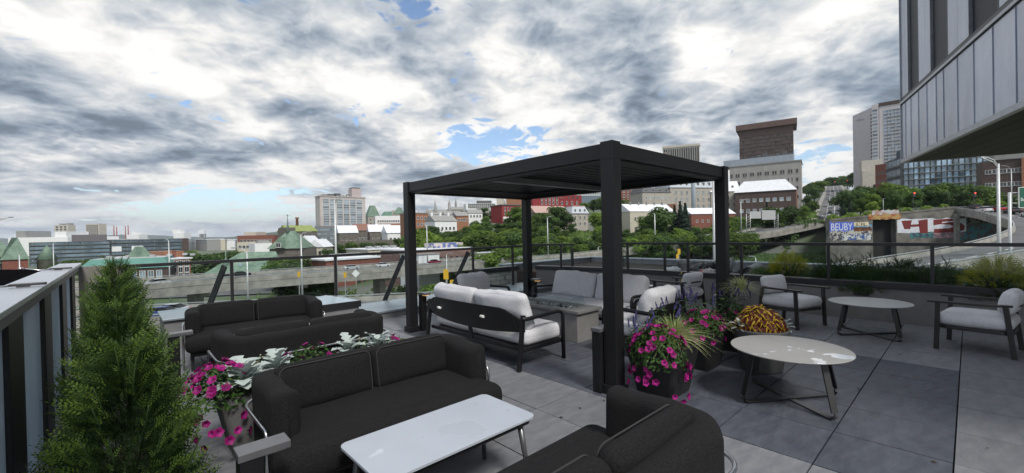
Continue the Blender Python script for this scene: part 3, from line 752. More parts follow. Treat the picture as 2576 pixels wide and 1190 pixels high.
def spike_mesh():
    mb = MB(); rn = random.Random(3)
    mb.tube([(0, 0, 0), (.004, 0, .10), (.012, .004, .17)], .003, 5, mi=1)
    for i in range(34):
        z = .075+.1*i/34; a = i*2.4; r = .008*(1-(i/34)*.6); M_ = frame_from(Vector((math.cos(a), math.sin(a), .5)), i)
        p = Vector((.004+.008*(z-.07)/.1+r*math.cos(a), r*math.sin(a), z)); s = .0055
        mb.add([p+M_ @ Vector(q) for q in ((-s, -s, 0), (s, -s, 0), (s, s, .004), (-s, s, .004))], [(0, 1, 2, 3)])
    return mb.mesh('flower_spike', [SPIKE, STEM])
SPK = spike_mesh()
def salvia(loc, n, r, label, seed, h=.22, group='blue salvias'):
    rn = random.Random(seed); t = thing('salvia', label, 'flowers', loc, TR, group)
    o = inst(leaf_cloud(r, r, h, 320, .03, SAGE, seed=seed, shell=.2), 'foliage', t); o['kind'] = 'stuff'
    for i in range(n):
        a = rn.uniform(0, 6.28); q = r*math.sqrt(rn.random())*1.1
        inst(SPK, 'flower_spike', t, (q*math.cos(a), q*math.sin(a), h*rn.uniform(.35, .85)), (rn.uniform(-.4, .4), rn.uniform(-.4, .4)+.0, rn.uniform(0, 6)), rn.uniform(.7, 1.05))
    return t
def grass(loc, n, L, label, seed, group='variegated grasses', m=None):
    rn = random.Random(seed); mb = MB()
    for i in range(n):
        a = rn.uniform(0, 6.28); le = L*rn.uniform(.6, 1.15); el = rn.uniform(.5, 1.45); c, s = math.cos(a), math.sin(a)
        vs = []; K = 5; w_ = rn.uniform(.0025, .0045)
        for k in range(K+1):
            q = k/K; d = le*q*math.cos(el)*(1+.35*q); z = le*q*math.sin(el)-le*.55*q*q*(1.6-el*.6); ww = w_*(1-q**2)+.0004
            bx, by = .03*c*rn.random(), .03*s*rn.random()
            vs += [(c*d-s*ww+.02*c, s*d+c*ww+.02*s, z), (c*d+s*ww+.02*c, s*d-c*ww+.02*s, z)]
        mb.add(vs, [(2*k, 2*k+1, 2*k+3, 2*k+2) for k in range(K)], 0, True)
    o = bpy.data.objects.new('grass_tuft', None); COL.objects.link(o); o.location = loc; o['label'] = label; o['category'] = 'grass plant'; o['group'] = group
    b = mb.build('blades', m or VARG, o); b['kind'] = 'stuff'
    return o
def coleus_leaf():
    L = .088; mb = MB(); out = []; K = 7
    for k in range(K+1):
        q = k/K; w_ = .034*math.sin(math.pi*min(1, q*1.02)**.75)+.0008; z = .02*math.sin(q*3)-.03*q*q
        out.append((q*L, w_, z))
    vs = []
    for y, w_, z in out: vs += [(-w_, y, z-.004), (-w_*.70, y, z+.003), (0, y, z), (w_*.70, y, z+.003), (w_, y, z-.004)]
    for k in range(K):
        for j in range(4):
            mb.add([vs[k*5+j], vs[k*5+j+1], vs[k*5+j+6], vs[k*5+j+5]], [(0, 1, 2, 3)], 1 if j in (0, 3) or k == K-1 else 0, True)
    return mb.mesh('leaf', [COLD, COLY])
COLL = coleus_leaf()
def coleus(loc, n, r, label, seed):
    rn = random.Random(seed); t = thing('coleus', label, 'plant', loc, TR)
    o = inst(leaf_cloud(r*.75, r*.75, r*.7, 160, .03, COLD, seed=seed, shell=.2), 'inner_foliage', t); o['kind'] = 'stuff'
    for i in range(n):
        q = (i+.5)/n; th = math.acos(1-q*1.05 if q*1.05 < 1 else -.05); a = i*2.39996
        p = Vector((r*math.sin(th)*math.cos(a), r*math.sin(th)*math.sin(a), r*.95*math.cos(th)))*rn.uniform(.85, 1.08)
        e = Matrix.Rotation(a-math.pi/2, 3, 'Z') @ Matrix.Rotation(rn.uniform(-.6, .6), 3, 'Z') @ Matrix.Rotation(.25-th*.75+rn.uniform(-.25, .25), 3, 'X') @ Matrix.Rotation(rn.uniform(-.3, .3), 3, 'Y')
        inst(COLL, 'leaf', t, p-e @ Vector((0, .04, 0)), e.to_euler(), rn.uniform(.8, 1.3))
    return t
POTB = mat('black_planter', (.014, .014, .015), .55, var=.25, vs=60, bump=.25, bs=200)
POTG = mat('grey_planter', (.10, .10, .10), .7, var=.12, vs=5, bump=.12, bs=60)
SOIL = mat('potting_soil', (.02, .015, .012), .95, bump=.8, bs=60)
def pot(v, u, label, w0=.36, w1=.52, h=.44, rz=0, m=None, kx=1.0, group='black square planters'):
    t = thing('planter', label, 'planter', TP(v, u), TR+rz, group); mb = MB()
    a, b = roundrect(w0/2*kx, w0/2, .04), roundrect(w1/2*kx, w1/2, .05); n = len(a); ci = roundrect(w1/2*kx-.02, w1/2-.02, .04); di = roundrect(w1/2*kx-.03, w1/2-.03, .04)
    vs = [(x, y, 0) for x, y in a]+[(x, y, h) for x, y in b]+[(x, y, h) for x, y in ci]+[(x, y, h-.05) for x, y in di]
    fs = [tuple(range(n))[::-1]]+[(r_*n+i, r_*n+(i+1) % n, (r_+1)*n+(i+1) % n, (r_+1)*n+i) for r_ in range(3) for i in range(n)]
    mb.add(vs, fs); mb.build('shell', m or POTB, t)
    MB().prism([(x*1.005, y*1.005) for x, y in di], h-.06, h-.04).build('soil', SOIL, t)
    return t
# black pots along the pergola's near side
pot(3.72, 1.97, 'black square planter of petunias and striped grass beside the pergola post')
pot(4.68, 2.06, 'black square planter of petunias and blue salvia between the other two black planters')
pot(5.62, 2.04, 'black square planter of salvia at the far pergola post')
petunia(TP(3.52, 1.90, .37), .25, .25, .27, 92, 'magenta petunias spilling over the black planter beside the pergola post and bollard', 11, hang=.24)
grass(TP(3.86, 1.93, .44), 420, .40, 'cream striped grass tuft above the petunias beside the pergola post', 4)
salvia(TP(3.58, 2.10, .42), 9, .15, 'blue salvia spikes leaning on the pergola post', 5, .20)
salvia(TP(3.98, 2.12, .44), 8, .18, 'blue salvia spikes rising in front of the armchair back', 6, .30)
petunia(TP(4.56, 1.95, .44), .24, .2, .20, 46, 'magenta petunias in the middle black planter in front of the armchair', 12, hang=.12)
salvia(TP(4.75, 2.15, .44), 13, .23, 'blue salvia clump in the middle black planter', 7, .32)
grass(TP(4.72, 1.95, .46), 110, .28, 'small striped grass tuft among the salvia of the middle black planter', 8)
salvia(TP(5.60, 2.05, .44), 14, .26, 'blue salvia clump in the planter at the far pergola post', 9, .34)
petunia(TP(5.52, 1.9, .42), .2, .16, .15, 14, 'magenta petunias in the planter at the far pergola post', 13, hang=.1)
grass(TP(5.75, 1.98, .72), 300, .30, 'bright pale grass tuft at the top of the planter at the far pergola post', 10, m=leafmat('pale_blade', (.42, .48, .20), (.68, .70, .42), .6, .4, vs=8))
# round grey pot with coleus
t = thing('round_planter', 'grey round tapered planter holding the coleus, behind the grey round table', 'planter', TP(4.98, 1.52), TR)
MB().lathe([(.18, 0), (.20, .02), (.265, .42), (.27, .44), (.25, .44), (.24, .39)], 36, cap=True).build('shell', POTG, t)
MB().lathe([(.236, .385), (.236, .40)], 24).build('soil', SOIL, t)
coleus(TP(4.98, 1.54, .43), 130, .225, 'yellow-edged dark red coleus in the round grey planter', 2)
dusty(TP(4.80, 1.66, .43), 14, 'silver dusty miller beside the coleus, on the side of the black planters', 21, .9)
dusty(TP(5.10, 1.33, .42), 14, 'silver dusty miller beside the coleus, on the side of the pale round table', 22, .9)
# flower trough behind the front sofa
pot(1.18, 3.56, 'long grey flower trough between the back-to-back charcoal sofas', .40, .46, .44, 0, POTG, 3.1, group='grey planters')
petunia(TP(.50, 3.50, .44), .20, .24, .22, 78, 'magenta petunias overflowing the end of the long grey trough by the cedar hedge', 31, hang=.22)
petunia(TP(1.12, 3.62, .44), .26, .16, .20, 30, 'magenta petunias in the middle of the long grey trough', 32)
petunia(TP(1.82, 3.58, .42), .16, .15, .17, 14, 'magenta petunias at the end of the long grey trough towards the pergola', 33)
for i, (v, u, s_, lb) in enumerate([(.62, 3.42, 1.5, 'big silver dusty miller at the cedar end of the long trough'), (.86, 3.56, 1.3, 'silver dusty miller between the two petunia clumps of the trough'),
                                    (1.42, 3.6, 1.3, 'silver dusty miller past the middle petunias of the trough'), (1.66, 3.58, 1.25, 'silver dusty miller near the pergola end of the trough')]):
    dusty(TP(v, u, .49), 22, lb, 40+i, s_*1.05)
for v, u, lb in ((.80, 3.66, 'cream bloom cluster beside the middle petunias of the trough'), (1.55, 3.62, 'cream bloom cluster between the dusty millers of the trough')):
    t = thing('cream_flowers', lb, 'flowers', TP(v, u, .46), TR, 'cream flowers in the trough')
    inst(leaf_cloud(.09, .09, .15, 130, .02, PETL, seed=3), 'foliage', t)['kind'] = 'stuff'
    inst(leaf_cloud(.085, .085, .17, 110, .009, CREAM, seed=4, shell=.8), 'blooms', t)['kind'] = 'stuff'

# ---- cedars
CED = leafmat('cedar_green', (.012, .032, .009), (.045, .090, .02), .65, .2, vs=2.2)
CEDT = leafmat('cedar_tip', (.065, .125, .022), (.13, .205, .035), .65, .3, vs=3)
BARK = mat('bark', (.06, .045, .035), .9, bump=.6, bs=20)
def spray(mb, p, d, L, rn, mi):
    side = d.cross(Vector((rn.uniform(-1, 1), rn.uniform(-1, 1), rn.uniform(-.3, 1)))).normalized()
    for k in range(5):
        q = .15+.85*k/4; b = p+d*(L*q)-Vector((0, 0, L*.10*q*q)); s = L*.30*(1-.55*q)
        for sg in ((-1, 1) if k < 4 else (0,)):
            e = (d*.75+side*sg*.8).normalized()*s if sg else d*s
            n_ = d.cross(side)*.12*s
            w_ = e.cross(n_).normalized()*s*.20
            mb.add([b, b+e*.5+w_, b+e, b+e*.5-w_], [(0, 1, 2, 3)], mi)
def cedar_mesh(H, Rb, n, seed, top=.12, lop=0):
    rn = random.Random(seed); mb = MB()
    for i in range(n):
        q = rn.random()**.85; z = H*q*(1+.10*math.sin(seed*3+rn.random()*5)); a = rn.uniform(0, 6.28); rr = Rb*(1-q**2.2)**.75*(.66+.85*abs(noise.noise(Vector((math.cos(a)*1.3+seed, math.sin(a)*1.3, z*4.5)))))+.02; f_ = rn.uniform(.35, 1)**.5
        p = Vector((rr*f_*math.cos(a), rr*f_*math.sin(a), z))
        d = Vector((math.cos(a), math.sin(a), rn.uniform(.35, 1.3))).normalized()
        spray(mb, p, d, rn.uniform(.05, .095)*(1+.3*(f_ > .9)), rn, 1 if f_ > .88 and rn.random() < .55 else 0)
    for i in range(44):                                     # straggling shoots
        a = rn.uniform(0, 6.28); z = H*rn.uniform(.2, 1.0); rr = Rb*(1-(z/H)**2.2)**.75*.8; p = Vector((rr*math.cos(a), rr*math.sin(a), z)); d = Vector((math.cos(a)*.5, math.sin(a)*.5, 1)).normalized()
        mb.tube([p-d*.1, p+d*.22], .003, 4, mi=0)
        for k in range(8): spray(mb, p+d*(.02+.026*k), (d+Vector((rn.uniform(-.8, .8), rn.uniform(-.8, .8), .2))).normalized(), .055, rn, 1)
    return mb.mesh('foliage', [CED, CEDT])
for i, (v, u, H, Rb, lb) in enumerate([(.02, 2.85, .86, .31, 'bushy low cedar with bright tips standing across from the front bollard lamp'), (.0, 3.65, .96, .27, 'cedar in the middle of the hedge along the screen wall'),
                                  (-.03, 4.6, 1.06, .25, 'tall dark cedar of the hedge along the screen wall'), (-.0, 5.6, 1.14, .25, 'tallest cedar of the hedge, next to the taupe panel')]):
    t = thing('cedar', lb, 'cedar', TP(v, u), TR, 'cedar hedge along the screen wall')
    MB().tube([(0, 0, 0), (.01, 0, H*.3)], .011, 8, taper=[1, .3]).build('trunk', BARK, t)
    o = inst(cedar_mesh(H, Rb, 3400, 60+i), 'foliage', t, (0, 0, .04)); o['kind'] = 'stuff'
    pot(v, u, f'low black planter at the foot of the cedar, {["first","second","third","fourth"][i]} from the front bollard', .34, .38, .14, group='low planters under the cedars')

# ---- shrubs, bags and bits in the planting bed
GOLD = leafmat('golden_juniper', (.24, .25, .02), (.46, .44, .04), .7, .3, vs=5)
JUN = leafmat('green_juniper', (.03, .065, .02), (.075, .13, .04), .7, .2, vs=3)
def juniper(loc, rx, ry, h, n, label, seed, mats, L=.13, group='junipers in the planting bed'):
    rn = random.Random(seed); mb = MB()
    for i in range(n):
        a = rn.uniform(0, 6.28); q = math.sqrt(rn.random()); z = h*(1-q**2)*rn.uniform(.2, 1)
        p = Vector((rx*q*math.cos(a), ry*q*math.sin(a), z)); d = Vector((math.cos(a)*q, math.sin(a)*q, rn.uniform(.3, 1.1))).normalized()
        spray(mb, p, d, L*rn.uniform(.7, 1.3), rn, 1 if z > h*.45*(1-q*q)+.08 else 0)
    t = thing('juniper', label, 'shrub', loc, TR, group)
    MB().tube([(0, 0, -.02), (0, 0, h*.5)], .012, 6).build('stem', BARK, t)
    o = mb.build('foliage', mats, t); o['kind'] = 'stuff'
juniper(TP(9.75, 2.45, .40), .38, .38, .58, 1500, 'golden juniper mound beside the tipped tub', 71, [JUN, GOLD])
juniper(TP(9.45, 1.95, .40), .28, .28, .22, 320, 'low yellow-green juniper at the foot of the golden mound', 72, [JUN, GOLD])
juniper(TP(9.3, -.28, .40), .55, .45, .55, 2200, 'broad golden juniper with dark underside near the grey drain pipe', 73, [JUN, GOLD], .14)
juniper(TP(9.45, .35, .40), .45, .42, .40, 1200, 'dark green juniper next to the broad golden juniper', 74, [JUN, JUN])
def spruce_shrub(loc, n, h, label, seed):
    rn = random.Random(seed); t = thing('needle_shrub', label, 'shrub', loc, TR, 'open needled shrubs in the planting bed'); mb = MB(); mf = MB()
    for i in range(n):
        a = rn.uniform(0, 6.28); le = h*rn.uniform(.7, 1.2); p = Vector((rn.uniform(-.25, .25), rn.uniform(-.2, .2), 0)); d = Vector((math.cos(a)*.6, math.sin(a)*.6, rn.uniform(.5, 1.2))).normalized(); pts = [p]
        for k in range(4): d = (d+Vector((rn.uniform(-.3, .3), rn.uniform(-.3, .3), rn.uniform(-.1, .3)))).normalized(); pts.append(pts[-1]+d*le/4)
        mb.tube(pts, .007, 5, taper=[1, .9, .7, .5, .3])
        for k in range(1, 5):
            for j in range(3):
                sd_ = (d+Vector((rn.uniform(-1, 1), rn.uniform(-1, 1), rn.uniform(-.2, .6)))).normalized()
                b = pts[k-1].lerp(pts[k], rn.random())
                mb.tube([b, b+sd_*.09], .004, 4)
                for g in range(5): spray(mf, b+sd_*(.02*g), (sd_+Vector((rn.uniform(-.5, .5), rn.uniform(-.5, .5), rn.uniform(-.5, .5)))).normalized(), .07, rn, 0)
    mb.build('branches', BARK, t); mf.build('foliage', JUN, t)['kind'] = 'stuff'
spruce_shrub(TP(9.5, 1.55, .40), 17, .52, 'open needled shrub between the golden mound and the red-white litter', 81)
spruce_shrub(TP(9.55, 1.05, .40), 15, .55, 'open needled shrub in the middle of the bed behind the pale round table', 82)
juniper(TP(9.35, 1.75, .40), .4, .3, .42, 1100, 'dark green juniper behind the frosted pot', 77, [JUN, JUN])
juniper(TP(9.6, .75, .40), .5, .35, .46, 1300, 'dark green juniper between the needled shrubs and the broad golden juniper', 78, [JUN, JUN])
spruce_shrub(TP(9.4, .62, .40), 15, .52, 'open needled shrub between the middle shrub and the broad golden juniper', 83)
juniper(TP(9.4, 1.2, .40), .75, .4, .32, 1500, 'dark creeping juniper under the open needled shrubs', 75, [JUN, JUN])
juniper(TP(11.0, 7.0, .40), .12, .12, .75, 240, 'slim upright young cedar beside the bare soil behind the pergola', 76, [JUN, JUN], .09)
SHRB = leafmat('shrub_leaf', (.05, .10, .02), (.12, .20, .04), .55, .3, vs=8)
for i, (v, u, r_, h_, lb) in enumerate(((9.7, 1.3, .34, .50, 'rounded leafy green shrub behind the needled shrubs'), (9.75, .2, .32, .46, 'rounded leafy green shrub beside the broad golden juniper'), (9.6, 2.9, .26, .32, 'low leafy shrub between the tub and the golden mound'))):
    t = thing('leafy_shrub', lb, 'shrub', TP(v, u, .40), TR, 'leafy shrubs in the planting bed')
    inst(leaf_cloud(r_, r_, h_, 1100, .030, SHRB, seed=90+i, shell=.35), 'foliage', t)['kind'] = 'stuff'; MB().tube([(0, 0, -.02), (0, 0, h_*.5)], .012, 6).build('stem', BARK, t)
# tipped tub
t = thing('tipped_tub', 'grey plastic tub lying on its side in the planting bed', 'tub', TP(9.95, 3.15, .56), TR+R(20))
mb = MB(); mb.lathe([(.12, -.28), (.15, .05), (.17, .25), (.175, .27), (.16, .27), (.14, .05), (.10, -.24)], 20, cap=False); o = mb.build('shell', mat('grey_plastic', (.13, .135, .145), .5), t); o.rotation_euler = (R(90), R(0), R(70))
# crumpled cover sheets and bags
def bag(loc, d, m, label, seed):
    mb = MB().rbox((0, 0, d[2]/2), d, min(d)*.45, 12, (0, 0, .03)); o = mb.build('rubbish_bag', m, loc=loc, rz=TR+seed, weld=True, label=label, category='bag', group='bags and sheets heaped in the planting bed')
    for v_ in o.data.vertices:
        p = v_.co; k = noise.fractal(Vector((p.x*5, p.y*5, p.z*5+seed)), .7, 2.2, 4); n2 = abs(noise.noise(Vector((p.x*11+seed, p.y*11, p.z*11)))); v_.co = p*(1+.22*k)-p.normalized()*.05*n2
        v_.co.z = max(v_.co.z, -.01)
    return o
bag(TP(10.0, 4.35, .40), (1.05, .55, .30), mat('black_sheet', (.02, .02, .022), .3, bump=.5, bs=14), 'crumpled black plastic sheet heaped behind the railing', 1)
bag(TP(9.9, 3.62, .40), (.5, .4, .38), mat('grey_sheet', (.18, .18, .19), .35, bump=.5, bs=14), 'bunched grey plastic bag beside the black sheet', 2)
bag(TP(9.6, 3.95, .40), (.45, .3, .20), mat('red_white_print', (.5, .46, .45), .5, col2=(.42, .05, .03), vs=5, lo=.52, hi=.56), 'red and white printed sack between the sheets', 3)
bag(TP(10.1, 5.0, .40), (.7, .35, .14), mat('pale_sheet', (.45, .47, .48), .4), 'pale folded sheet beside the black heap', 4)
for v, u, m_, lb in ((9.25, 1.9, (.7, .7, .7), 'white plastic bag scrap under the low juniper'), (9.2, 1.02, (.62, .6, .6), 'white printed litter under the middle needled shrub')):
    bag(TP(v, u, .40), (.2, .14, .09), mat('litter'+lb[:8]+str(u), m_, .5, col2=(.35, .08, .08), vs=6, lo=.55, hi=.6), lb, v)
t = thing('glass_jar_pot', 'small frosted pot standing behind the railing post among the shrubs', 'pot', TP(9.12, 1.75, .40), TR)
MB().lathe([(.045, 0), (.06, .13), (.065, .14), (.055, .14), (.045, .02)], 16, cap=False).build('shell', mat('frosted', (.5, .45, .43), .4), t)
MB().tube([(0, -.32, .10), (0, 0, .23), (0, .02, .16)], .018, 8).build('drain_pipe', mat('grey_pvc', (.5, .5, .5), .4), loc=TP(9.1, .05, .40), rz=TR+R(12), label='grey plastic drain pipe poking up behind the railing', category='pipe')
# standpipe valve on the wall
t = thing('gas_valve', 'brass and black valve cluster on the upstand wall behind the armchair', 'valve', TP(8.72, 4.15), TR)
MB().tube([(0, 0, 0), (0, 0, .6)], .012).build('pipe', mat('brass', (.45, .32, .08), .35, .8), t)
MB().lathe([(.01, -.05), (.05, -.03), (.05, .03), (.01, .05)], 12, (0, 0, .52)).build('valve_body', BLACK, t)
MB().lathe([(.01, -.04), (.04, -.02), (.04, .02), (.01, .04)], 12, (0, 0, .3)).build('meter', mat('blue_paint', (.05, .08, .2), .5), t)

# ================================================================ METAL-CLAD WING OVERHANGING ON THE RIGHT
KZ = 3.5; k_ = at(2272, 407, 13.4)
d1 = Vector((-math.sin(R(30.4)), -math.cos(R(30.4)), 0)); ang = math.atan2(d1.y, d1.x)      # along the long face, towards the viewer
wg = thing('metal_clad_wing', 'upper storeys of a zinc clad building wing overhanging at the planting bed', 'building', Vector((k_.x, k_.y, 0)), ang)
SEAM = mat('zinc_cladding', (.36, .375, .425), .27, .85, var=.10, vs=1.6, bump=.22, bs=1.6, stretch=(1, 1, .35), rnd=.10)
DARKG = mat('dark_window', (.006, .006, .008), .4, spec=.15)
z0 = k_.z
MB().span(0, 15, .06, 16, z0+.02, z0+14).build('core', mat('dark_core', (.03, .03, .032), .7), wg)
SOF = mat('soffit_board', (.075, .07, .06), .8, var=.1, vs=2, rnd=.12)
for i in range(40): MB().span(.02, 15, .02+i*.40, .02+i*.40+.385, z0-.02, z0+.018).build('soffit_board', SOF, wg)
x = 0.0; seams = []
widths = [.42, .55, .70, .70, .70, .5, .85, .85, .85, .85, .85, .85, .85, .85, .85]
for i, w_ in enumerate(widths):
    MB().span(x+.006, x+w_-.006, -.02, .055, z0+.08, z0+1.78).build('panel', SEAM, wg, bev=.012)
    MB().span(x+w_-.004, x+w_+.004, -.034, .05, z0+.08, z0+1.78).build('seam', SEAM, wg)
    x += w_
MB().span(-.03, 14, -.05, .05, z0-.04, z0+.075).build('lower_trim', mat('zinc_trim', (.30, .31, .33), .3, .7), wg, bev=.004)
MB().span(-.03, 14, -.06, .05, z0+1.79, z0+1.86).build('ledge', mat('zinc_trim', (.3, .31, .33)), wg, bev=.004)
MB().span(-.03, 14, -.02, .05, z0+1.87, z0+1.98).build('shadow_reveal', BLACK, wg)
x = 0; pat = [('p', .40), ('p', .36), ('w', .95), ('p', .55), ('p', .45), ('w', 1.15), ('p', .6), ('p', .6), ('w', 1.3), ('p', .6), ('p', .6), ('w', 1.3), ('p', .6), ('p', .6)]
for kd, w_ in pat:
    if kd == 'p':
        MB().span(x+.006, x+w_-.006, -.02, .055, z0+1.985, z0+14).build('panel', SEAM, wg, bev=.012)
    else:
        MB().span(x+.05, x+w_-.05, .02, .055, z0+1.985, z0+14).build('window_pane', DARKG, wg)
        MB().span(x+.0, x+.045, -.04, .05, z0+1.985, z0+14).build('window_jamb', mat('zinc_trim', (.3, .31, .33)), wg)
        MB().span(x+w_-.045, x+w_, -.02, .05, z0+1.985, z0+14).build('window_jamb', BLACK, wg)
    x += w_
MB().span(-.035, .0, -.05, 16, z0-.02, z0+14).build('corner_trim', mat('zinc_trim', (.3, .31, .33)), wg)
MB().span(9, 15, 5, 16, -24, z0-.05).build('core_below', mat('dark_core', (.03, .03, .032)), wg)
# ================================================================ CITY: terrain
def sstep(a, b, x):
    t = max(0, min(1, (x-a)/(b-a))); return t*t*(3-2*t)
STREET = [(150, 203, 3.9), (161, 213, 5.0), (182, 240, 8.6), (228, 300, 18), (327, 430, 35), (394, 520, 48), (470, 620, 60)]
# the viaduct's near parapet: (x/y, distance ahead, top)
VIA = [(-1.15, 70, -6.6), (-.881, 84, -6.8), (-.716, 95, -7.1), (-.486, 110, -7.4), (-.255, 125, -7.35), (-.034, 150, -7.2), (.134, 165, -6.75), (.2585, 172, -5.4), (.361, 178, -4.4), (.4746, 184, -2.7), (.516, 186, -1.3), (.616, 192, .4), (.7407, 204, 4.8)]
PROF = [(-9e9, None), (8, None), (35, -8), (65, -2), (110, 3), (140, 8), (220, 18), (330, 28), (480, 40), (650, 50), (9e9, 50)]
def lerp_tab(t, x, k):
    if x <= t[0][0]: return t[0][k]
    for p, q in zip(t, t[1:]):
        if x <= q[0]: return p[k]+(q[k]-p[k])*(x-p[0])/(q[0]-p[0])
    return t[-1][k]
def seg_near(x, y, pts):
    best = (9e9, 0)
    for (ax, ay, az), (bx, by, bz) in zip(pts, pts[1:]):
        dx, dy = bx-ax, by-ay; t = max(0, min(1, ((x-ax)*dx+(y-ay)*dy)/(dx*dx+dy*dy))); d = math.hypot(x-ax-dx*t, y-ay-dy*t)
        if d < best[0]: best = (d, az+(bz-az)*t)
    return best
def ground(x, y):
    r = x/(y+1) if y > 5 else (2 if x > 0 else -2)
    zb = -22+10*sstep(-.35, .3, r); q = y-lerp_tab(VIA, r, 1)
    z = zb
    if q > 8:
        for (a, za), (b, z2) in zip(PROF, PROF[1:]):
            if q <= b: za = zb if za is None else za; z = za+(z2-za)*((q-a)/(b-a) if b < 1e8 else 0); break
    z = zb+(z-zb)*sstep(-.42, .0, r)
    if y > 900: z = z+(-22-z)*sstep(900, 1600, y)
    d, sz = seg_near(x, y, STREET)
    if d < 30 and q > -1: z = z+(sz-.5-z)*(1-sstep(10, 30, d))
    return z
xs = sorted(set([-9500, -6000, -4000, -2600, -1800, -1300, -1000, 1100, 1600, 2500, 4500, 7600]+[-800+16*i for i in range(112)]))
ys = sorted(set([-200, -100, -20]+[20+9*i for i in range(76)]+[720+40*i for i in range(22)]+[1700, 2200, 3200, 5000, 8000, 14500]))
mb = MB(); nx = len(xs); vs = [(x, y, ground(x, y)+(random.uniform(-.25, .25) if 190 < y < 700 else 0)) for y in ys for x in xs]
mb.add(vs, [(j*nx+i, j*nx+i+1, (j+1)*nx+i+1, (j+1)*nx+i) for j in range(len(ys)-1) for i in range(nx-1)], 0, True)
GRASS = mat('terrain_cover', (.13, .135, .12), .95, col2=(.06, .10, .03), vs=.035, bump=.3, bs=.6, detail=8, lo=.4, hi=.6)
mb.build('terrain', GRASS, kind='structure')
# river and far hills
MB().add([(-9400, 1350, -21.3), (2400, 1350, -21.3), (2400, 8500, -21.3), (-9400, 8500, -21.3)], [(0, 1, 2, 3)]).build('river', mat('river_water', (.10, .14, .18), .15, var=.1, vs=.01), kind='structure')
def hills(pts, Y, depth, m, seed, trees=0):
    mb = MB(); top = []; rn = random.Random(seed); X = []
    p = []
    for (x0, y0), (x1, y1) in zip(pts, pts[1:]):
        for k in range(14): t = k/14; p.append((x0+(x1-x0)*t, y0+(y1-y0)*t))
    p.append(pts[-1]); vs = []
    for i, (px, py) in enumerate(p):
        w_ = at(px, py, Y); z = w_.z+noise.noise(Vector((i*.35, seed, 0)))*(w_.z+14)*.10
        for k in range(7):
            t = k/6; vs.append((w_.x*(1+t*depth/Y), Y+depth*t, -23+(z+23)*math.sin(math.pi*min(1, .02+t))**.8+noise.noise(Vector((i*.3, t*4, seed)))*4))
    mb.add(vs, [(i*7+k, (i+1)*7+k, (i+1)*7+k+1, i*7+k+1) for i in range(len(p)-1) for k in range(6)], 0, True)
    return mb.build('hills', m, kind='structure')
HILL = mat('wooded_hill', (.03, .055, .03), .95, col2=(.07, .10, .05), vs=.012, bump=1, bs=.03, detail=8)
hills([(-500, 606), (-100, 600), (0, 597), (150, 598), (270, 589), (330, 587), (400, 590), (470, 594), (600, 597)], 9000, 3000, HILL, 3)
hills([(455, 607), (520, 600), (560, 597), (610, 592), (660, 584), (720, 577), (780, 573), (860, 570), (1000, 575), (1250, 560)], 3600, 1600, HILL, 5)

# ================================================================ roads
ASPH = mat('asphalt', (.085, .087, .09), .9, col2=(.13, .13, .132), vs=.5, bump=.1, bs=6, detail=8)
PAINT = mat('road_paint', (.62, .62, .6), .7)
GALV = mat('galvanised', (.42, .44, .45), .4, .5)
def spline(pts, n=8):
    out = []; P = [Vector(p) for p in pts]
    for i in range(len(P)-1):
        a, b, c, d = P[max(i-1, 0)], P[i], P[i+1], P[min(i+2, len(P)-1)]
        for k in range(n):
            t = k/n; out.append(.5*((2*b)+(c-a)*t+(2*a-5*b+4*c-d)*t*t+(3*b-a-3*c+d)*t**3))
    out.append(P[-1]); return out
def normals(p):
    o = []
    for i in range(len(p)):
        d = (p[min(i+1, len(p)-1)]-p[max(i-1, 0)]); d.z = 0; d.normalize(); o.append(Vector((d.y, -d.x, 0)))   # to the right of travel
    return o
def strip(mb, p, nn, prof, mi=0, i0=0, i1=None):
    """sweep a closed section (offset right, height) along the line"""
    i1 = i1 or len(p); K = len(prof); vs = []
    for i in range(i0, i1): vs += [p[i]+nn[i]*o+Vector((0, 0, z)) for o, z in prof]
    N = i1-i0
    mb.add(vs, [(i*K+k, (i+1)*K+k, (i+1)*K+(k+1) % K, i*K+(k+1) % K) for i in range(N-1) for k in range(K)], mi)
    b = len(mb.v)-N*K; mb.f += [[b+k for k in range(K)], [b+(N-1)*K+k for k in range(K)][::-1]]; mb.m += [mi, mi]; mb.s += [False, False]
def rect(o0, o1, z0, z1): return [(o0, z0), (o1, z0), (o1, z1), (o0, z1)]
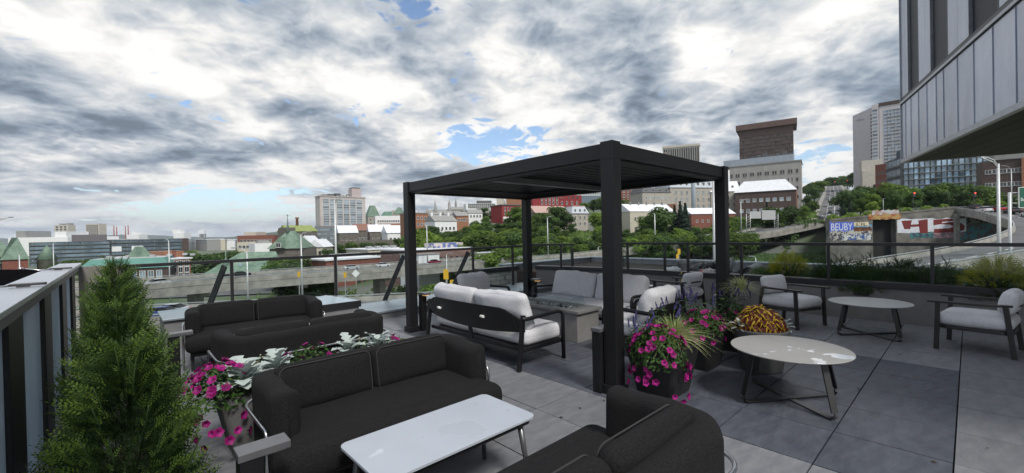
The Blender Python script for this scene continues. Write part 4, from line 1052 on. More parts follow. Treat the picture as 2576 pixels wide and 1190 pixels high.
def viaduct(label, pts, wl_, wr, girder, piers, pierz=None, rail=True, par=.5, marks=(0,), n=8, fas=1.3):
    t = thing('viaduct', label, 'viaduct', group='concrete highway viaducts'); p = spline(pts, n); nn = normals(p)
    mb = MB(); strip(mb, p, nn, rect(-wl_, wr, -.25, 0)); mb.build('deck', ASPH, t)
    for s_, w_ in ((-1, wl_), (1, wr)):
        mb = MB(); strip(mb, p, nn, [(s_*w_, -fas), (s_*(w_+.30), -fas), (s_*(w_+.34), -.3), (s_*(w_+.42), -.25), (s_*(w_+.38), par), (s_*(w_+.12), par), (s_*(w_+.02), .25)]); mb.build('parapet', CONC, t)
        if rail:
            mb = MB(); strip(mb, p, nn, rect(s_*(w_+.25)-.08, s_*(w_+.25)+.08, par+.18, par+.32)); 
            rl = mb.build('guard_rail', GALV, t); mb = MB(); L = 0
            for i in range(1, len(p)):
                L += (p[i]-p[i-1]).length
                if L > 4: L = 0; q = p[i]+nn[i]*(s_*(w_+.25)); mb.box((q.x, q.y, q.z+par+.09), (.14, .14, .2), 0)
            mb.build('rail_posts', GALV, rl)['kind'] = 'stuff'
    mb = MB(); strip(mb, p, nn, rect(-wl_*.55, wr*.55, -.26-girder, -.252)); mb.build('girder', CONC, t)
    mb = MB(); strip(mb, p, nn, [(-wl_-.3, -.51), (wr+.3, -.51), (wr*.6, -.52-girder*.6), (-wl_*.6, -.52-girder*.6)]); mb.build('deck_underside', CONC, t)
    for k in marks:
        mb = MB()
        for i in range(0, len(p)-1, 2 if k else 2): strip(mb, p, nn, rect(k-.1, k+.1, .005, .012), 0, i, i+2)
        mb.build('lane_marking', PAINT, t)
    for f_ in piers:
        i = int(f_*(len(p)-1)); q = p[i]; g = min(ground(q.x, q.y), q.z-3) if pierz is None else pierz; a = math.atan2(nn[i].y, nn[i].x)
        pr = MB().box((0, 0, (q.z-.5-girder+g)/2-q.z), (wr*.7, 1.6, q.z-.3-girder-g), 0).build('pier', CONC, t, loc=q, rz=a)
        MB().box((0, 0, -girder-1.0), (wr*1.5, 2.0, 1.3), 0).build('pier_head', CONC, t, loc=q, rz=a)
    return t, p, nn
pn = [Vector((r*Y, Y, z-1.25)) for r, Y, z in VIA]; nv = normals(pn)
V1, p1_, nn1 = viaduct('long concrete highway viaduct passing behind the back railing and climbing to the hill street',
    [tuple(p-n*9.5) for p, n in zip(pn, nv)], 9, 9, 1.5, (.17, .25, .33, .41, .49, .57, .65, .74, .82, .9), par=.9, marks=(-4.5, 0, 4.5), n=8, fas=2.1)
V2, p2_, nn2 = viaduct('lower concrete ramp road curving from below the back railing round to the graffiti wall',
    [(-150, 44, -8.9), (-80, 52, -8.9), (-44, 59, -8.9), (-12, 62.5, -8.6), (22, 62.5, -7.9), (42, 61.5, -6.3), (60, 63, -4.6), (80, 69, -3.0), (100, 79, -.8), (114, 91, 1.0), (128, 107, 2.6), (136, 120, 4.4), (140, 132, 5.6), (142, 150, 6.0)], 4.6, 4.6, 1.2, (.30, .42, .52, .62, .70, .78), par=.8, n=8)
# hill street with pavements and markings
sp = spline(STREET, 6); sn = normals(sp)
mb = MB(); strip(mb, sp, sn, rect(-7.2, 7.2, -.4, 0)); st = mb.build('hill_street', ASPH, kind='structure')
for s_ in (-1, 1):
    mb = MB(); strip(mb, sp, sn, rect(s_*8.6-1.4, s_*8.6+1.4, -.4, .14)); mb.build('pavement', CONC, kind='structure')
mb = MB()
for k in (-3.5, 3.5):
    for i in range(len(sp)-1):
        for a_, b_ in ((0, .3), (.5, .8)):
            q0, q1 = sp[i].lerp(sp[i+1], a_), sp[i].lerp(sp[i+1], b_); strip(mb, [q0, q1], [sn[i], sn[i]], rect(k-.12, k+.12, .005, .012))
mb.build('lane_markings', PAINT, st)['kind'] = 'stuff'
mb = MB(); strip(mb, sp, sn, rect(-.2, -.05, .005, .012)); strip(mb, sp, sn, rect(.05, .2, .005, .012)); mb.build('centre_line', PAINT, st)
for i in (1, 2, 3, 4, 5):
    for k in (-5.2, -1.8, 1.8, 5.2):
        a = sp[i*2].lerp(sp[i*2+1], .5)+sn[i*2]*k; d = (sp[i*2+1]-sp[i*2]).normalized(); s_ = -1 if k < 0 else 1
        mb = MB(); f_ = d*s_; g_ = sn[i*2]; up = Vector((0, 0, .013)); mb.add([a-f_*1.6+g_*.2+up, a-f_*1.6-g_*.2+up, a+f_*.4-g_*.2+up, a+f_*.4+g_*.2+up, a+f_*.4+g_*.6+up, a+f_*1.6+up, a+f_*.4-g_*.6+up], [(0, 1, 2, 3), (4, 5, 6)])
        mb.build('lane_arrow', PAINT, st)
# car park below the viaduct, upper avenue
MB().add([(-170, 165, -21.6), (-25, 190, -21.3), (-5, 235, -19.6), (-170, 300, -21.6)], [(0, 1, 2, 3)]).build('car_park', ASPH, kind='structure')
MB().prism([(152, 172), (240, 160), (245, 178), (168, 190)], 4.8, 5.6).build('upper_avenue', ASPH, kind='structure')

# ================================================================ graffiti wall
GW = mat('stained_concrete', (.085, .08, .072), .9, col2=(.20, .19, .17), vs=.35, bump=.2, bs=3, detail=10)
gl_ = at(2088, 560, 134); gr_ = at(2400, 525, 128); gd = Vector((gr_.x-gl_.x, gr_.y-gl_.y, 0)); GL = gd.length; ga = math.atan2(gd.y, gd.x)
gz0 = -14; gzl, gzr = zat(2095, 552, 134), zat(2395, 520, 128)
gwl = thing('graffiti_wall', 'stained concrete retaining wall covered in graffiti, with a dark portal', 'wall', Vector((gl_.x, gl_.y, 0)), ga)
def gpx(px): return (gx(px, 131)-gl_.x)/gd.x*GL
def gpz(py, px=2250): return zat(px, py, 131)
def topz(x): return gzl+(gzr-gzl)*x/GL
xa, xb = gpx(2202), gpx(2253); zt = gpz(551)
for x0, x1, zb in ((0, xa, gz0), (xb, GL, gz0), (xa, xb, zt)):
    MB().add([(x0, 0, zb), (x1, 0, zb), (x1, 0, topz(x1)), (x0, 0, topz(x0)), (x0, 2.5, zb), (x1, 2.5, zb), (x1, 2.5, topz(x1)), (x0, 2.5, topz(x0))],
             [(0, 1, 2, 3), (5, 4, 7, 6), (4, 0, 3, 7), (1, 5, 6, 2), (3, 2, 6, 7), (4, 5, 1, 0)]).build('wall_section', GW, gwl)
MB().add([(-.2, -.15, gzl-.5), (GL, -.15, gzr-.5), (GL, -.15, gzr+.1), (-.2, -.15, gzl+.1), (-.2, -.01, gzl-.5), (GL, -.01, gzr-.5), (GL, -.01, gzr+.1), (-.2, -.01, gzl+.1)], [(0, 1, 2, 3), (3, 2, 6, 7), (4, 5, 1, 0), (0, 3, 7, 4), (1, 5, 6, 2)]).build('wall_coping', GW, gwl)
MB().span(xa+.02, xb-.02, 2.4, 2.6, gz0, zt).build('portal_back', mat('portal_dark', (.02, .02, .02), .9), gwl)
def patch(px0, px1, py0, py1, m, off=.03, jag=.25, seed=1, name='painted_patch'):
    rn = random.Random(seed); x0, x1, z0_, z1_ = gpx(px0), gpx(px1), gpz(py1), gpz(py0); n = 14; P = []
    for i in range(n+1): P.append((x0+(x1-x0)*i/n, z1_+rn.uniform(-jag, jag)))
    for i in range(n+1): P.append((x1-(x1-x0)*i/n, z0_+rn.uniform(-jag, jag)))
    mb = MB(); mb.add([(x, -off, z) for x, z in P], [tuple(range(len(P)))[::-1]]); return mb.build(name, m, gwl)
SPR = lambda nm, a, b, vs=.8: mat('spray_'+nm, a, .8, col2=b, vs=vs, lo=.47, hi=.53, detail=4)
patch(2255, 2400, 552, 586, SPR('white', (.62, .64, .70), (.55, .57, .62)), .02, .25, 1)
patch(2106, 2160, 556, 578, SPR('blue', (.06, .11, .50), (.10, .17, .58)), .02, .3, 2)
patch(2160, 2193, 557, 567, SPR('cream', (.55, .48, .33), (.6, .55, .4)), .025, .12, 3)
patch(2160, 2200, 562, 572, SPR('teal', (.10, .26, .40), (.2, .35, .45)), .02, .2, 4)
patch(2106, 2200, 572, 602, SPR('mural', (.05, .05, .07), (.42, .42, .38), .9), .018, .3, 5)
patch(2135, 2198, 588, 602, SPR('waves', (.05, .10, .28), (.5, .52, .48), .8), .022, .2, 6)
patch(2160, 2198, 569, 580, SPR('rust', (.09, .03, .015), (.20, .09, .03), .7), .023, .2, 7)
patch(2192, 2262, 537, 551, SPR('flame', (.30, .09, .035), (.38, .26, .09), .9), .17, .18, 8)
patch(2200, 2258, 528, 539, SPR('smoke', (.45, .45, .47), (.36, .22, .16), .6), .172, .2, 9)
patch(2282, 2332, 586, 600, SPR('turq', (.05, .18, .20), (.03, .06, .08), 1.2), .02, .15, 10)
patch(2332, 2395, 587, 600, SPR('pinkgrey', (.16, .14, .16), (.40, .25, .28), 1.0), .02, .2, 11)
DG = bpy.context.evaluated_depsgraph_get
def text_mesh(s, name, m, ext=.01):
    cu = bpy.data.curves.new(name, 'FONT'); cu.body = s; cu.extrude = ext; cu.align_x = 'LEFT'; ob = bpy.data.objects.new(name, cu); COL.objects.link(ob)
    me = bpy.data.meshes.new_from_object(ob.evaluated_get(DG())); bpy.data.objects.remove(ob, do_unlink=True); me.materials.clear(); me.materials.append(m); return me
def letter(s, name, m, parent, x0, x1, z0_, z1_, y, fat=0):
    me = text_mesh(s, name, m); X = [v.co.x for v in me.vertices]; Z = [v.co.y for v in me.vertices]
    ax, bx, az, bz = min(X), max(X), min(Z), max(Z)
    for v in me.vertices:
        a, b = (v.co.x-ax)/(bx-ax), (v.co.y-az)/(bz-az); v.co = (x0+(x1-x0)*a, y-(.01 if v.co.z > 0 else 0), z0_+(z1_-z0_)*b)
    o = bpy.data.objects.new(name, me); COL.objects.link(o); o.parent = parent; return o
MAROON = mat('spray_maroon', (.16, .022, .022), .8)
def blocky(strokes, name, m, y):
    mb = MB()
    for q in strokes: mb.add([(gpx(px), -y, gpz(py)) for px, py in q], [tuple(range(len(q)))]); mb.f[-1].reverse()
    return mb.build(name, m, gwl)
blocky([[(2264, 556), (2287, 555), (2285, 562), (2283, 577), (2270, 577)], [(2283, 566), (2304, 565), (2304, 571), (2283, 572)], [(2300, 556), (2320, 553), (2320, 588), (2303, 588)]], 'graffiti_digit', MAROON, .035)
blocky([[(2332, 555), (2373, 553), (2373, 559), (2350, 561), (2332, 561)], [(2332, 561), (2350, 561), (2350, 566), (2332, 569)], [(2350, 564), (2375, 561), (2390, 565), (2397, 572), (2395, 582), (2380, 587), (2333, 588), (2333, 578), (2365, 577), (2374, 573), (2366, 568), (2350, 567)]], 'graffiti_digit', MAROON, .036)
WSP = mat('spray_white_line', (.62, .65, .72), .8); BSP = mat('spray_black', (.02, .02, .02), .8)
letter('BEUBY', 'graffiti_lettering', WSP, gwl, gpx(2109), gpx(2157), gpz(577), gpz(559), -.04)
letter('LIL', 'graffiti_lettering', BSP, gwl, gpx(2166), gpx(2190), gpz(566), gpz(559), -.045)
letter('NORM', 'graffiti_lettering', mat('spray_cream_line', (.5, .5, .45), .8), gwl, gpx(2126), gpx(2176), gpz(588), gpz(580), -.045)
# abutment face under the ramp bridge with its own tag
aw = thing('abutment_wall', 'concrete abutment under the curved ramp, tagged with black numerals over turquoise paint', 'wall', Vector((gx(2404, 128), 128, 0)), R(-4))
MB().span(0, 30, 0, 2, -14, 4.2).build('wall', GW, aw); MB().span(-.6, .5, -.8, .1, -14, 4.4).build('pillar', CONC, aw)
MB().add([(1, -.02, -3.6), (11, -.02, -3.0), (10, -.02, 1.2), (5, -.02, 1.6), (1, -.02, .2)], [(0, 1, 2, 3, 4)]).build('painted_patch', SPR('turq2', (.06, .20, .25), (.10, .10, .10), .5), aw)
letter('8 45', 'graffiti_lettering', BSP, aw, 2.0, 10, 1.4, 3.8, -.05)

# ================================================================ buildings
WMESH = {}
def wmesh(ww, wh, frame, pane, fr=.12, mull=1):
    k = (round(ww, 2), round(wh, 2), frame.name, pane.name, mull)
    if k not in WMESH:
        mb = MB(); mb.span(-ww/2, ww/2, -.05, .02, -wh/2, wh/2, 1)
        f_ = min(fr, ww*.12)
        mb.span(-ww/2-f_, -ww/2, -.14, .02, -wh/2-f_, wh/2+f_, 0); mb.span(ww/2, ww/2+f_, -.14, .02, -wh/2-f_, wh/2+f_, 0)
        mb.span(-ww/2, ww/2, -.14, .02, wh/2, wh/2+f_, 0); mb.span(-ww/2, ww/2, -.18, .02, -wh/2-f_*1.4, -wh/2, 0)
        for i in range(mull): x = -ww/2+ww*(i+1)/(mull+1); mb.span(x-f_*.3, x+f_*.3, -.10, .0, -wh/2, wh/2, 0)
        WMESH[k] = mb.mesh('window', [frame, pane])
    return WMESH[k]
WPANE = mat('window_pane', (.035, .042, .05), .12, var=.4, vs=.4, rnd=.5, spec=.6)
WPANEL = mat('pale_pane', (.20, .25, .29), .1, var=.3, vs=.3, rnd=.5, spec=.6)
FWHITE = mat('white_frame', (.6, .6, .58), .6); FDARK = mat('dark_frame', (.05, .05, .055), .5); FSTONE = mat('stone_frame', (.36, .34, .31), .8)
KS = 2.0                     # metres per plan unit of the buildings that follow
def bld(name, label, pxL, YL, pxR, YR, ytop, depth, m, cat='building', group=None, ks=None):
    k = ks or KS; YL, YR = YL*k, YR*k
    L = Vector((gx(pxL, YL), YL, 0)); Rr = Vector((gx(pxR, YR), YR, 0)); d = Rr-L; w_ = d.length; a = math.atan2(d.y, d.x)
    nb = Vector((-math.sin(a), math.cos(a), 0))*depth*k
    zb = min(ground(q.x, q.y) for q in (L, Rr, L+nb, Rr+nb))-1
    zb = min(zb, zat((pxL+pxR)/2, ytop, (YL+YR)/2)-5*k); h_ = (zat((pxL+pxR)/2, ytop, (YL+YR)/2)-zb)/k; w_ /= k
    t = thing(name, label, cat, Vector((L.x, L.y, zb)), a, group); t.scale = (k, k, k)
    MB().span(0, w_, 0, depth, 0, h_).build('wall', m, t)
    return t, w_, h_, zb
def wins(t, w_, zlo, zhi, rows, cols, ww, wh, frame=FWHITE, pane=WPANE, x0=None, x1=None, side=None, depth=0, skip=0, mull=1, name='window'):
    me = wmesh(ww, wh, frame, pane, mull=mull); x0 = w_*.06 if x0 is None else x0; x1 = w_*.94 if x1 is None else x1
    for r_ in range(rows):
        z = zlo+(zhi-zlo)*((r_+.5)/rows)
        for c in range(cols):
            if skip and random.random() < skip: continue
            q = x0+(x1-x0)*((c+.5)/cols)
            if side is None: inst(me, name, t, (q, 0, z))
            elif side == 'r': inst(me, name, t, (w_, q, z), (0, 0, R(90)))
            else: inst(me, name, t, (0, q, z), (0, 0, R(-90)))
def gable(t, w_, d, h, rise, m, ov=.4, name='roof', x0=0, along='x'):
    mb = MB()
    if along == 'x': vs = [(-ov, -ov, h), (w_+ov, -ov, h), (w_+ov, d/2, h+rise), (-ov, d/2, h+rise), (-ov, d+ov, h), (w_+ov, d+ov, h)]
    else: vs = [(-ov, -ov, h), (-ov, d+ov, h), (w_/2, d+ov, h+rise), (w_/2, -ov, h+rise), (w_+ov, -ov, h), (w_+ov, d+ov, h)]
    mb.add(vs, [(0, 1, 2, 3), (3, 2, 5, 4), (0, 3, 4), (1, 5, 2), (0, 4, 5, 1)]); return mb.build(name, m, t)
def hip(t, w_, d, h, rise, m, inset, ov=.4, name='roof'):
    i = inset; mb = MB(); vs = [(-ov, -ov, h), (w_+ov, -ov, h), (w_+ov, d+ov, h), (-ov, d+ov, h), (i, min(i, d*.48), h+rise), (w_-i, min(i, d*.48), h+rise), (w_-i, d-min(i, d*.48), h+rise), (i, d-min(i, d*.48), h+rise)]
    mb.add(vs, [(0, 1, 5, 4), (1, 2, 6, 5), (2, 3, 7, 6), (3, 0, 4, 7), (4, 5, 6, 7), (3, 2, 1, 0)]); return mb.build(name, m, t)
BRK = mat('red_brick', (.16, .055, .038), .9, col2=(.22, .085, .06), vs=2, detail=9)
BRKO = mat('orange_brick', (.24, .105, .055), .9, col2=(.31, .15, .09), vs=2, detail=9)
BRKD = mat('dark_brick', (.060, .042, .038), .9, col2=(.095, .065, .055), vs=1, detail=9)
REDP = mat('red_painted_brick', (.20, .020, .022), .85, col2=(.27, .03, .03), vs=1, detail=7)
STONE = mat('grey_stone', (.28, .262, .23), .9, col2=(.42, .395, .35), vs=1, detail=10)
STONED = mat('dark_stone', (.09, .082, .07), .9, col2=(.16, .145, .125), vs=.8, detail=10)
BEIGE = mat('beige_concrete', (.42, .39, .335), .9, col2=(.52, .48, .42), vs=.5)
CREAMW = mat('cream_render', (.48, .45, .36), .9, var=.08, vs=1)
WHITEW = mat('white_render', (.70, .71, .71), .85, var=.06, vs=.8)
PINKC = mat('warm_grey_concrete', (.42, .38, .36), .9, col2=(.50, .46, .435), vs=.3)
COPPER = mat('verdigris', (.085, .14, .105), .75, col2=(.18, .26, .19), vs=.7, detail=9)
COPPERD = mat('dark_verdigris', (.07, .16, .12), .75, col2=(.13, .24, .17), vs=.5, detail=9)
TEAL = mat('teal_metal', (.07, .19, .16), .6, col2=(.10, .24, .20), vs=.4)
WROOF = mat('white_sheet_roof', (.68, .70, .73), .5, var=.06, vs=.6)
GROOF = mat('grey_gravel_roof', (.26, .26, .25), .9, var=.12, vs=1)
SLATE = mat('slate_roof', (.085, .09, .095), .7, var=.2, vs=1)
PINKR = mat('pink_roof', (.42, .29, .25), .8, var=.1, vs=1)
BROWNC = mat('brown_cladding', (.085, .05, .04), .7, col2=(.12, .075, .06), vs=.6)
CURT = mat('curtain_glass', (.10, .14, .17), .08, var=.5, vs=.12, rnd=.4, spec=.7)

# -- left: station, offices, port
t, w_, h_, zb = bld('station', 'brick railway station with steep green copper roofs beyond the glass screen', -120, 118, 62, 128, 664, 16, BRK)
wins(t, w_, h_*.3, h_*.95, 2, 7, 1.6, 2.6, FSTONE)
hip(t, w_, 16, h_, (zat(0, 604, 248)-zb)/2-h_, COPPER, 5)
MB().span(w_-4.5, w_+.5, -1.2, 5, 0, h_+1.0).build('turret', BRK, t); MB().add([(w_-4.9, -1.6, h_+1), (w_+.9, -1.6, h_+1), (w_+.9, 5.4, h_+1), (w_-4.9, 5.4, h_+1), (w_-2.6, 1.2, h_+7.5), (w_-1.4, 2.6, h_+7.5)], [(0, 1, 5, 4), (1, 2, 5), (2, 3, 4, 5), (3, 0, 4)]).build('turret_roof', COPPER, t)
MB().lathe([(2.2, 0), (2.2, h_+.5), (2.5, h_+.6)], 10, (w_+4.5, 2, 0)).build('turret', STONE, t); MB().lathe([(2.6, h_+.5), (.1, h_+5)], 10, (w_+4.5, 2, 0)).build('turret_roof', COPPER, t)
for i in range(3):
    gb = MB(); x = w_-9-7*i; gb.add([(x, -.6, h_-.5), (x+4, -.6, h_-.5), (x+4, -.6, h_+2.5), (x+2, -.6, h_+5), (x, -.6, h_+2.5), (x, 5, h_-.5), (x+4, 5, h_-.5), (x+4, 5, h_+2.5), (x+2, 5, h_+5), (x, 5, h_+2.5)], [(0, 1, 2, 3, 4), (2, 7, 8, 3), (4, 3, 8, 9), (0, 4, 9, 5), (1, 6, 7, 2)]); gb.build('gable', STONE, t)
def banded(t, w_, h_, floors, colA, m1, m2, depth):
    for i in range(floors):
        z = h_*(i+.30)/floors
        MB().span(.3, w_-.3, -.12, 0, z, z+h_/floors*.55).build('ribbon_window', m1, t)
        for k in range(int(w_/6)): MB().span(1+k*6, 1.25+k*6, -.2, -.121, z, z+h_/floors*.55).build('mullion', m2, t)
        MB().span(-.2, w_+.2, -.35, 0, z-h_/floors*.12, z-h_/floors*.04).build('slab_edge', m2, t)
DG_ = mat('dark_office', (.045, .055, .058), .5, var=.2, vs=.3); GRL = mat('pale_slab', (.20, .22, .22), .6)
t, w_, h_, zb = bld('office_building', 'long dark glass office block of five storeys behind the station', 72, 215, 276, 235, 608, 20, DG_); banded(t, w_, h_, 6, None, CURT, GRL, 20)
MB().span(w_*.5, w_*.95, 3, 16, h_, h_+3.6).build('penthouse', mat('grey_purple_metal', (.13, .12, .13), .5), t)
t, w_, h_, zb = bld('office_building', 'dark glass office wing with white panels next to the long office block', 276, 236, 462, 262, 602, 20, DG_); banded(t, w_, h_, 6, None, CURT, GRL, 20)
MB().span(w_-1, w_+2.4, -.4, 20, 0, h_+.2).build('end_wall', BRKD, t)
for x0, x1, zz in ((.02, .14, 0), (.27, .42, 1)): MB().span(w_*x0, w_*x1, -.5, -.01, h_*.50, h_*.72).build('white_panel', WHITEW, t)
t, w_, h_, zb = bld('terminal_hall', 'long white industrial hall with stepped roof beyond the offices', 20, 380, 170, 390, 597, 60, WHITEW); MB().span(w_*.1, w_*.26, 2, 30, h_, h_+6).build('roof_unit', GROOF, t); MB().span(w_*.75, w_*.95, 2, 30, h_, h_+5).build('roof_unit', WHITEW, t)
t, w_, h_, zb = bld('terminal_hall', 'white industrial hall next to the apartment towers', 168, 400, 268, 405, 603, 60, WHITEW); MB().span(w_*.45, w_*.7, 2, 30, h_, h_+3).build('roof_unit', WHITEW, t)
t, w_, h_, zb = bld('apartment_tower', 'pale apartment tower with few windows near the white halls', 137, 520, 172, 520, 566, 9, BEIGE); wins(t, w_, h_*.62, h_*.97, 4, 3, 2.6, 1.8, FSTONE, WPANE); MB().span(w_*.1, w_*.25, 4, 10, h_, h_+2).build('roof_unit', GROOF, t); MB().span(w_*.6, w_*.8, 4, 10, h_, h_+2.2).build('roof_unit', GROOF, t)
t, w_, h_, zb = bld('apartment_tower', 'pale apartment tower with a full grid of windows near the white halls', 216, 500, 250, 500, 563, 9, BEIGE); wins(t, w_, h_*.55, h_*.97, 6, 6, 1.5, 1.6, FSTONE, WPANE)
for px, py in ((287, 567), (294, 570), (316, 569), (323, 567)):
    z1 = zat(px, py, 1800); o = MB().lathe([(2.4, 0), (1.7, z1+22)], 8).build('power_mast', mat('mast_red', (.30, .10, .09), .7), loc=(gx(px, 1800), 1800, -22), label='thin red mast rising beyond the office wing', category='mast', group='red masts in the port')
t, w_, h_, zb = bld('silo_house', 'pale grain silo block with boxy head house beyond the office wing', 318, 600, 350, 600, 590, 14, WHITEW); MB().span(w_*.3, w_*.7, 2, 10, h_, h_+4).build('head_house', WHITEW, t)
t, w_, h_, zb = bld('silo_house', 'pale silo block with overhanging head house near the port crane', 436, 620, 462, 620, 586, 14, WHITEW); MB().span(-3, w_*.6, 2, 10, h_, h_+5).build('head_house', WHITEW, t)
t = thing('port_crane', 'tall concrete loading tower with head box at the river', 'crane tower', Vector((gx(510, 2000), 2000, -22))); t.scale = (2, 2, 2)
hh = (zat(510, 579, 2000)+22)/2
for x in (-4, 4):
    for y in (-3, 3): MB().span(x-1, x+1, y-1, y+1, 0, hh-9).build('leg', GROOF, t)
MB().span(-7, 6, -4, 4, hh-9, hh).build('head_box', WHITEW, t); MB().span(-5, 5, -3.4, 3.4, hh*.35, hh*.45).build('platform', GROOF, t); MB().span(2, 8, -4, 4, 0, hh*.3).build('base_block', WHITEW, t)
rs = random.Random(8)
for i, (p0, p1) in enumerate(((470, 496), (492, 520), (516, 552), (545, 572), (566, 600), (596, 628), (640, 668), (664, 690))):
    lb = ['white port shed beside the crane tower', 'low grey port shed at the foot of the crane tower', 'long white port shed with a pale roof', 'blue-grey port shed by the river', 'cream port shed by the river', 'white two-storey port building by the river', 'small grey port building behind the church', 'white port building behind the church'][i]
    t, w_, h_, zb = bld('port_shed', lb, p0, rs.uniform(430, 520), p1, rs.uniform(430, 520), rs.uniform(602, 607), 14, [WHITEW, GROOF, WHITEW, mat('blue_grey_panel', (.27, .31, .36), .6, var=.06, vs=.4), CREAMW][i % 5], group='low port sheds by the river'); MB().span(-.4, w_+.4, -.4, 14.4, h_, h_+.7).build('roof_edge', WROOF, t); wins(t, w_, h_*.55, h_*.85, 1, 5, 1.6, 1.4, FDARK, WPANE, mull=0)
t, w_, h_, zb = bld('mansard_hall', 'long brick hall with teal metal mansard below the office blocks', 196, 92, 421, 99, 676, 22, BRKD, 'building')
zr = (zat(310, 651, 192)-zb)/2
mb = MB(); mb.add([(-.4, -.4, h_), (w_+.4, -.4, h_), (w_-1.2, 2.0, zr), (1.2, 2.0, zr), (-.4, 22.4, h_), (w_+.4, 22.4, h_), (w_-1.2, 20, zr), (1.2, 20, zr)], [(0, 1, 2, 3), (1, 5, 6, 2), (5, 4, 7, 6), (4, 0, 3, 7)]); mb.build('mansard', TEAL, t)
MB().span(1.2, w_-1.2, 2.0, 20, zr-.3, zr+.05).build('flat_roof', mat('pale_membrane', (.42, .43, .44), .8, var=.08, vs=.6), t)
for i in range(7): MB().span(3+i*2.6, 4+i*2.6, 5+(i % 3)*3, 6.2+(i % 3)*3, zr+.06, zr+.6).build('roof_vent', GALV, t)
MB().lathe([(2.6, zr+.05), (1.2, zr+1.9), (.8, zr+2.6)], 4, (w_*.52, 9, 0), sm=False).build('cupola', COPPER, t)
wins(t, w_, h_*.62, h_*.9, 1, 9, .9, 1.4, FWHITE, WPANEL)
t, w_, h_, zb = bld('brick_block', 'orange brick block with white sash windows beside the teal mansard hall', 424, 104, 478, 108, 652, 16, BRKO); wins(t, w_, h_*.35, h_*.95, 3, 3, .9, 1.5, FWHITE, WPANE); MB().span(-.3, w_+.3, -.3, 16.3, h_, h_+.35).build('cornice', WROOF, t); MB().span(w_*.3, w_*1.25, 6, 16, h_, h_+1.9).build('upper_storey', BRKO, t); MB().span(w_*.5, w_*.6, 3, 4, h_+.3, h_+2.2).build('chimney', BRK, t)
# church
ch = thing('church', 'church with sweeping green copper roofs and a thin dark spire', 'church', Vector((gx(712, 280), 280, -22))); ch.scale = (2, 2, 2); zc = lambda py: (zat(712, py, 280)+22)/2; zz = zc(624)
MB().span(-4.6, 5.4, 0, 12, 0, zz).build('wall', STONED, ch)
za = zc(581)
mb = MB(); mb.add([(-5.2, -.6, zz-.2), (5.8, -.6, zz-.2), (5.2, 12, zz-.2), (-5, 12, zz-.2), (-.8, 4.2, za), (1.6, 4.6, za)], [(0, 1, 5, 4), (1, 2, 5), (2, 3, 4, 5)]); mb.build('copper_roof', COPPER, ch)
mb = MB(); mb.add([(-5.2, -.6, zz-.2), (-.8, 4.2, za), (-5, 12, zz-.2)], [(0, 1, 2)]); mb.build('slate_roof_side', SLATE, ch)
mb = MB(); mb.add([(-2.4, -1.6, zz), (1.0, -1.6, zz), (-.7, -1.6, zz+3.6), (-2.4, 3, zz), (1.0, 3, zz), (-.7, 3, zz+3.6)], [(0, 1, 2), (1, 4, 5, 2), (0, 2, 5, 3)]); mb.build('front_gable', COPPER, ch)
wins(ch, 0, 0, 0, 0, 0, 1, 1)
inst(wmesh(1.4, 1.3, FWHITE, WPANE), 'window', ch, (-.7, -1.65, zz+1.0))
mb = MB(); mb.lathe([(.75, za-1.2), (.30, za+2.0), (.04, zc(541))], 8, (-.6, 4.2, 0)); mb.build('spire', mat('spire_grey', (.13, .17, .16), .7), ch); MB().bar((-1.1, 4.2, zc(541)), (-.1, 4.2, zc(541)), .12, .12).build('cross_bar', SLATE, ch); MB().bar((-.6, 4.2, zc(547)), (-.6, 4.2, zc(537)), .12, .12).build('cross_post', SLATE, ch)
t = thing('copper_hall', 'low hall with a broad pale green hipped copper roof in front of the church', 'building', Vector((gx(522, 192), 192, -22)), R(25)); t.scale = (2, 2, 2)
zb_ = (zat(560, 690, 196)+22)/2; zr = (zat(620, 634, 212)+22)/2; wh_ = 14
MB().span(0, wh_, 0, 11, 0, zb_-.1).build('wall', STONED, t)
mb = MB(); mb.add([(-1.5, -1, zb_), (wh_+1, -1, zb_), (wh_+1, 12, zb_), (-1.5, 12, zb_), (5.5, 5.5, zr), (wh_-1, 5.5, zr)], [(0, 1, 5, 4), (1, 2, 5), (2, 3, 4, 5), (3, 0, 4)]); mb.build('copper_roof', COPPER, t)
for k in range(3): MB().box((6+k*2.2, 1.6+.3*k, zb_+(zr-zb_)*.42), (.7, .1, 1.0), rx=R(-50)).build('skylight', WPANEL, t)
MB().lathe([(.9, 0), (.5, 1.2), (.15, 2.2), (.05, 4)], 8, (3.0, 2.2, zb_+1.6)).build('turret', COPPER, t)
# mid-left
t, w_, h_, zb = bld('brick_warehouse', 'low brown brick warehouse beyond the church trees', 597, 300, 690, 300, 592, 20, BRK); wins(t, w_, h_*.55, h_*.9, 1, 9, 1.6, 2, FWHITE); MB().span(w_*.1, w_*.45, 3, 15, h_, h_+2.4).build('roof_unit', BEIGE, t)
t, w_, h_, zb = bld('flat_roofed_block', 'cream flat-roofed block beside the brown warehouse', 596, 230, 640, 230, 609, 16, CREAMW); wins(t, w_, h_*.6, h_*.9, 1, 4, 1.6, 1.5, FWHITE)
t, w_, h_, zb = bld('flat_roofed_block', 'white flat-roofed block in front of the church flank', 640, 210, 684, 215, 612, 16, WHITEW); MB().span(2, 7, 3, 9, h_, h_+1.5).build('roof_unit', GROOF, t)
t, w_, h_, zb = bld('barracks', 'stone barracks with yellow-green copper roof on the rampart', 728, 268, 797, 282, 582, 16, STONED); wins(t, w_, h_*.55, h_*.95, 2, 7, 1.3, 2, FSTONE); gable(t, w_, 16, h_, 4.2, mat('yellow_copper', (.20, .26, .07), .8, col2=(.28, .32, .12), vs=.5), .6)
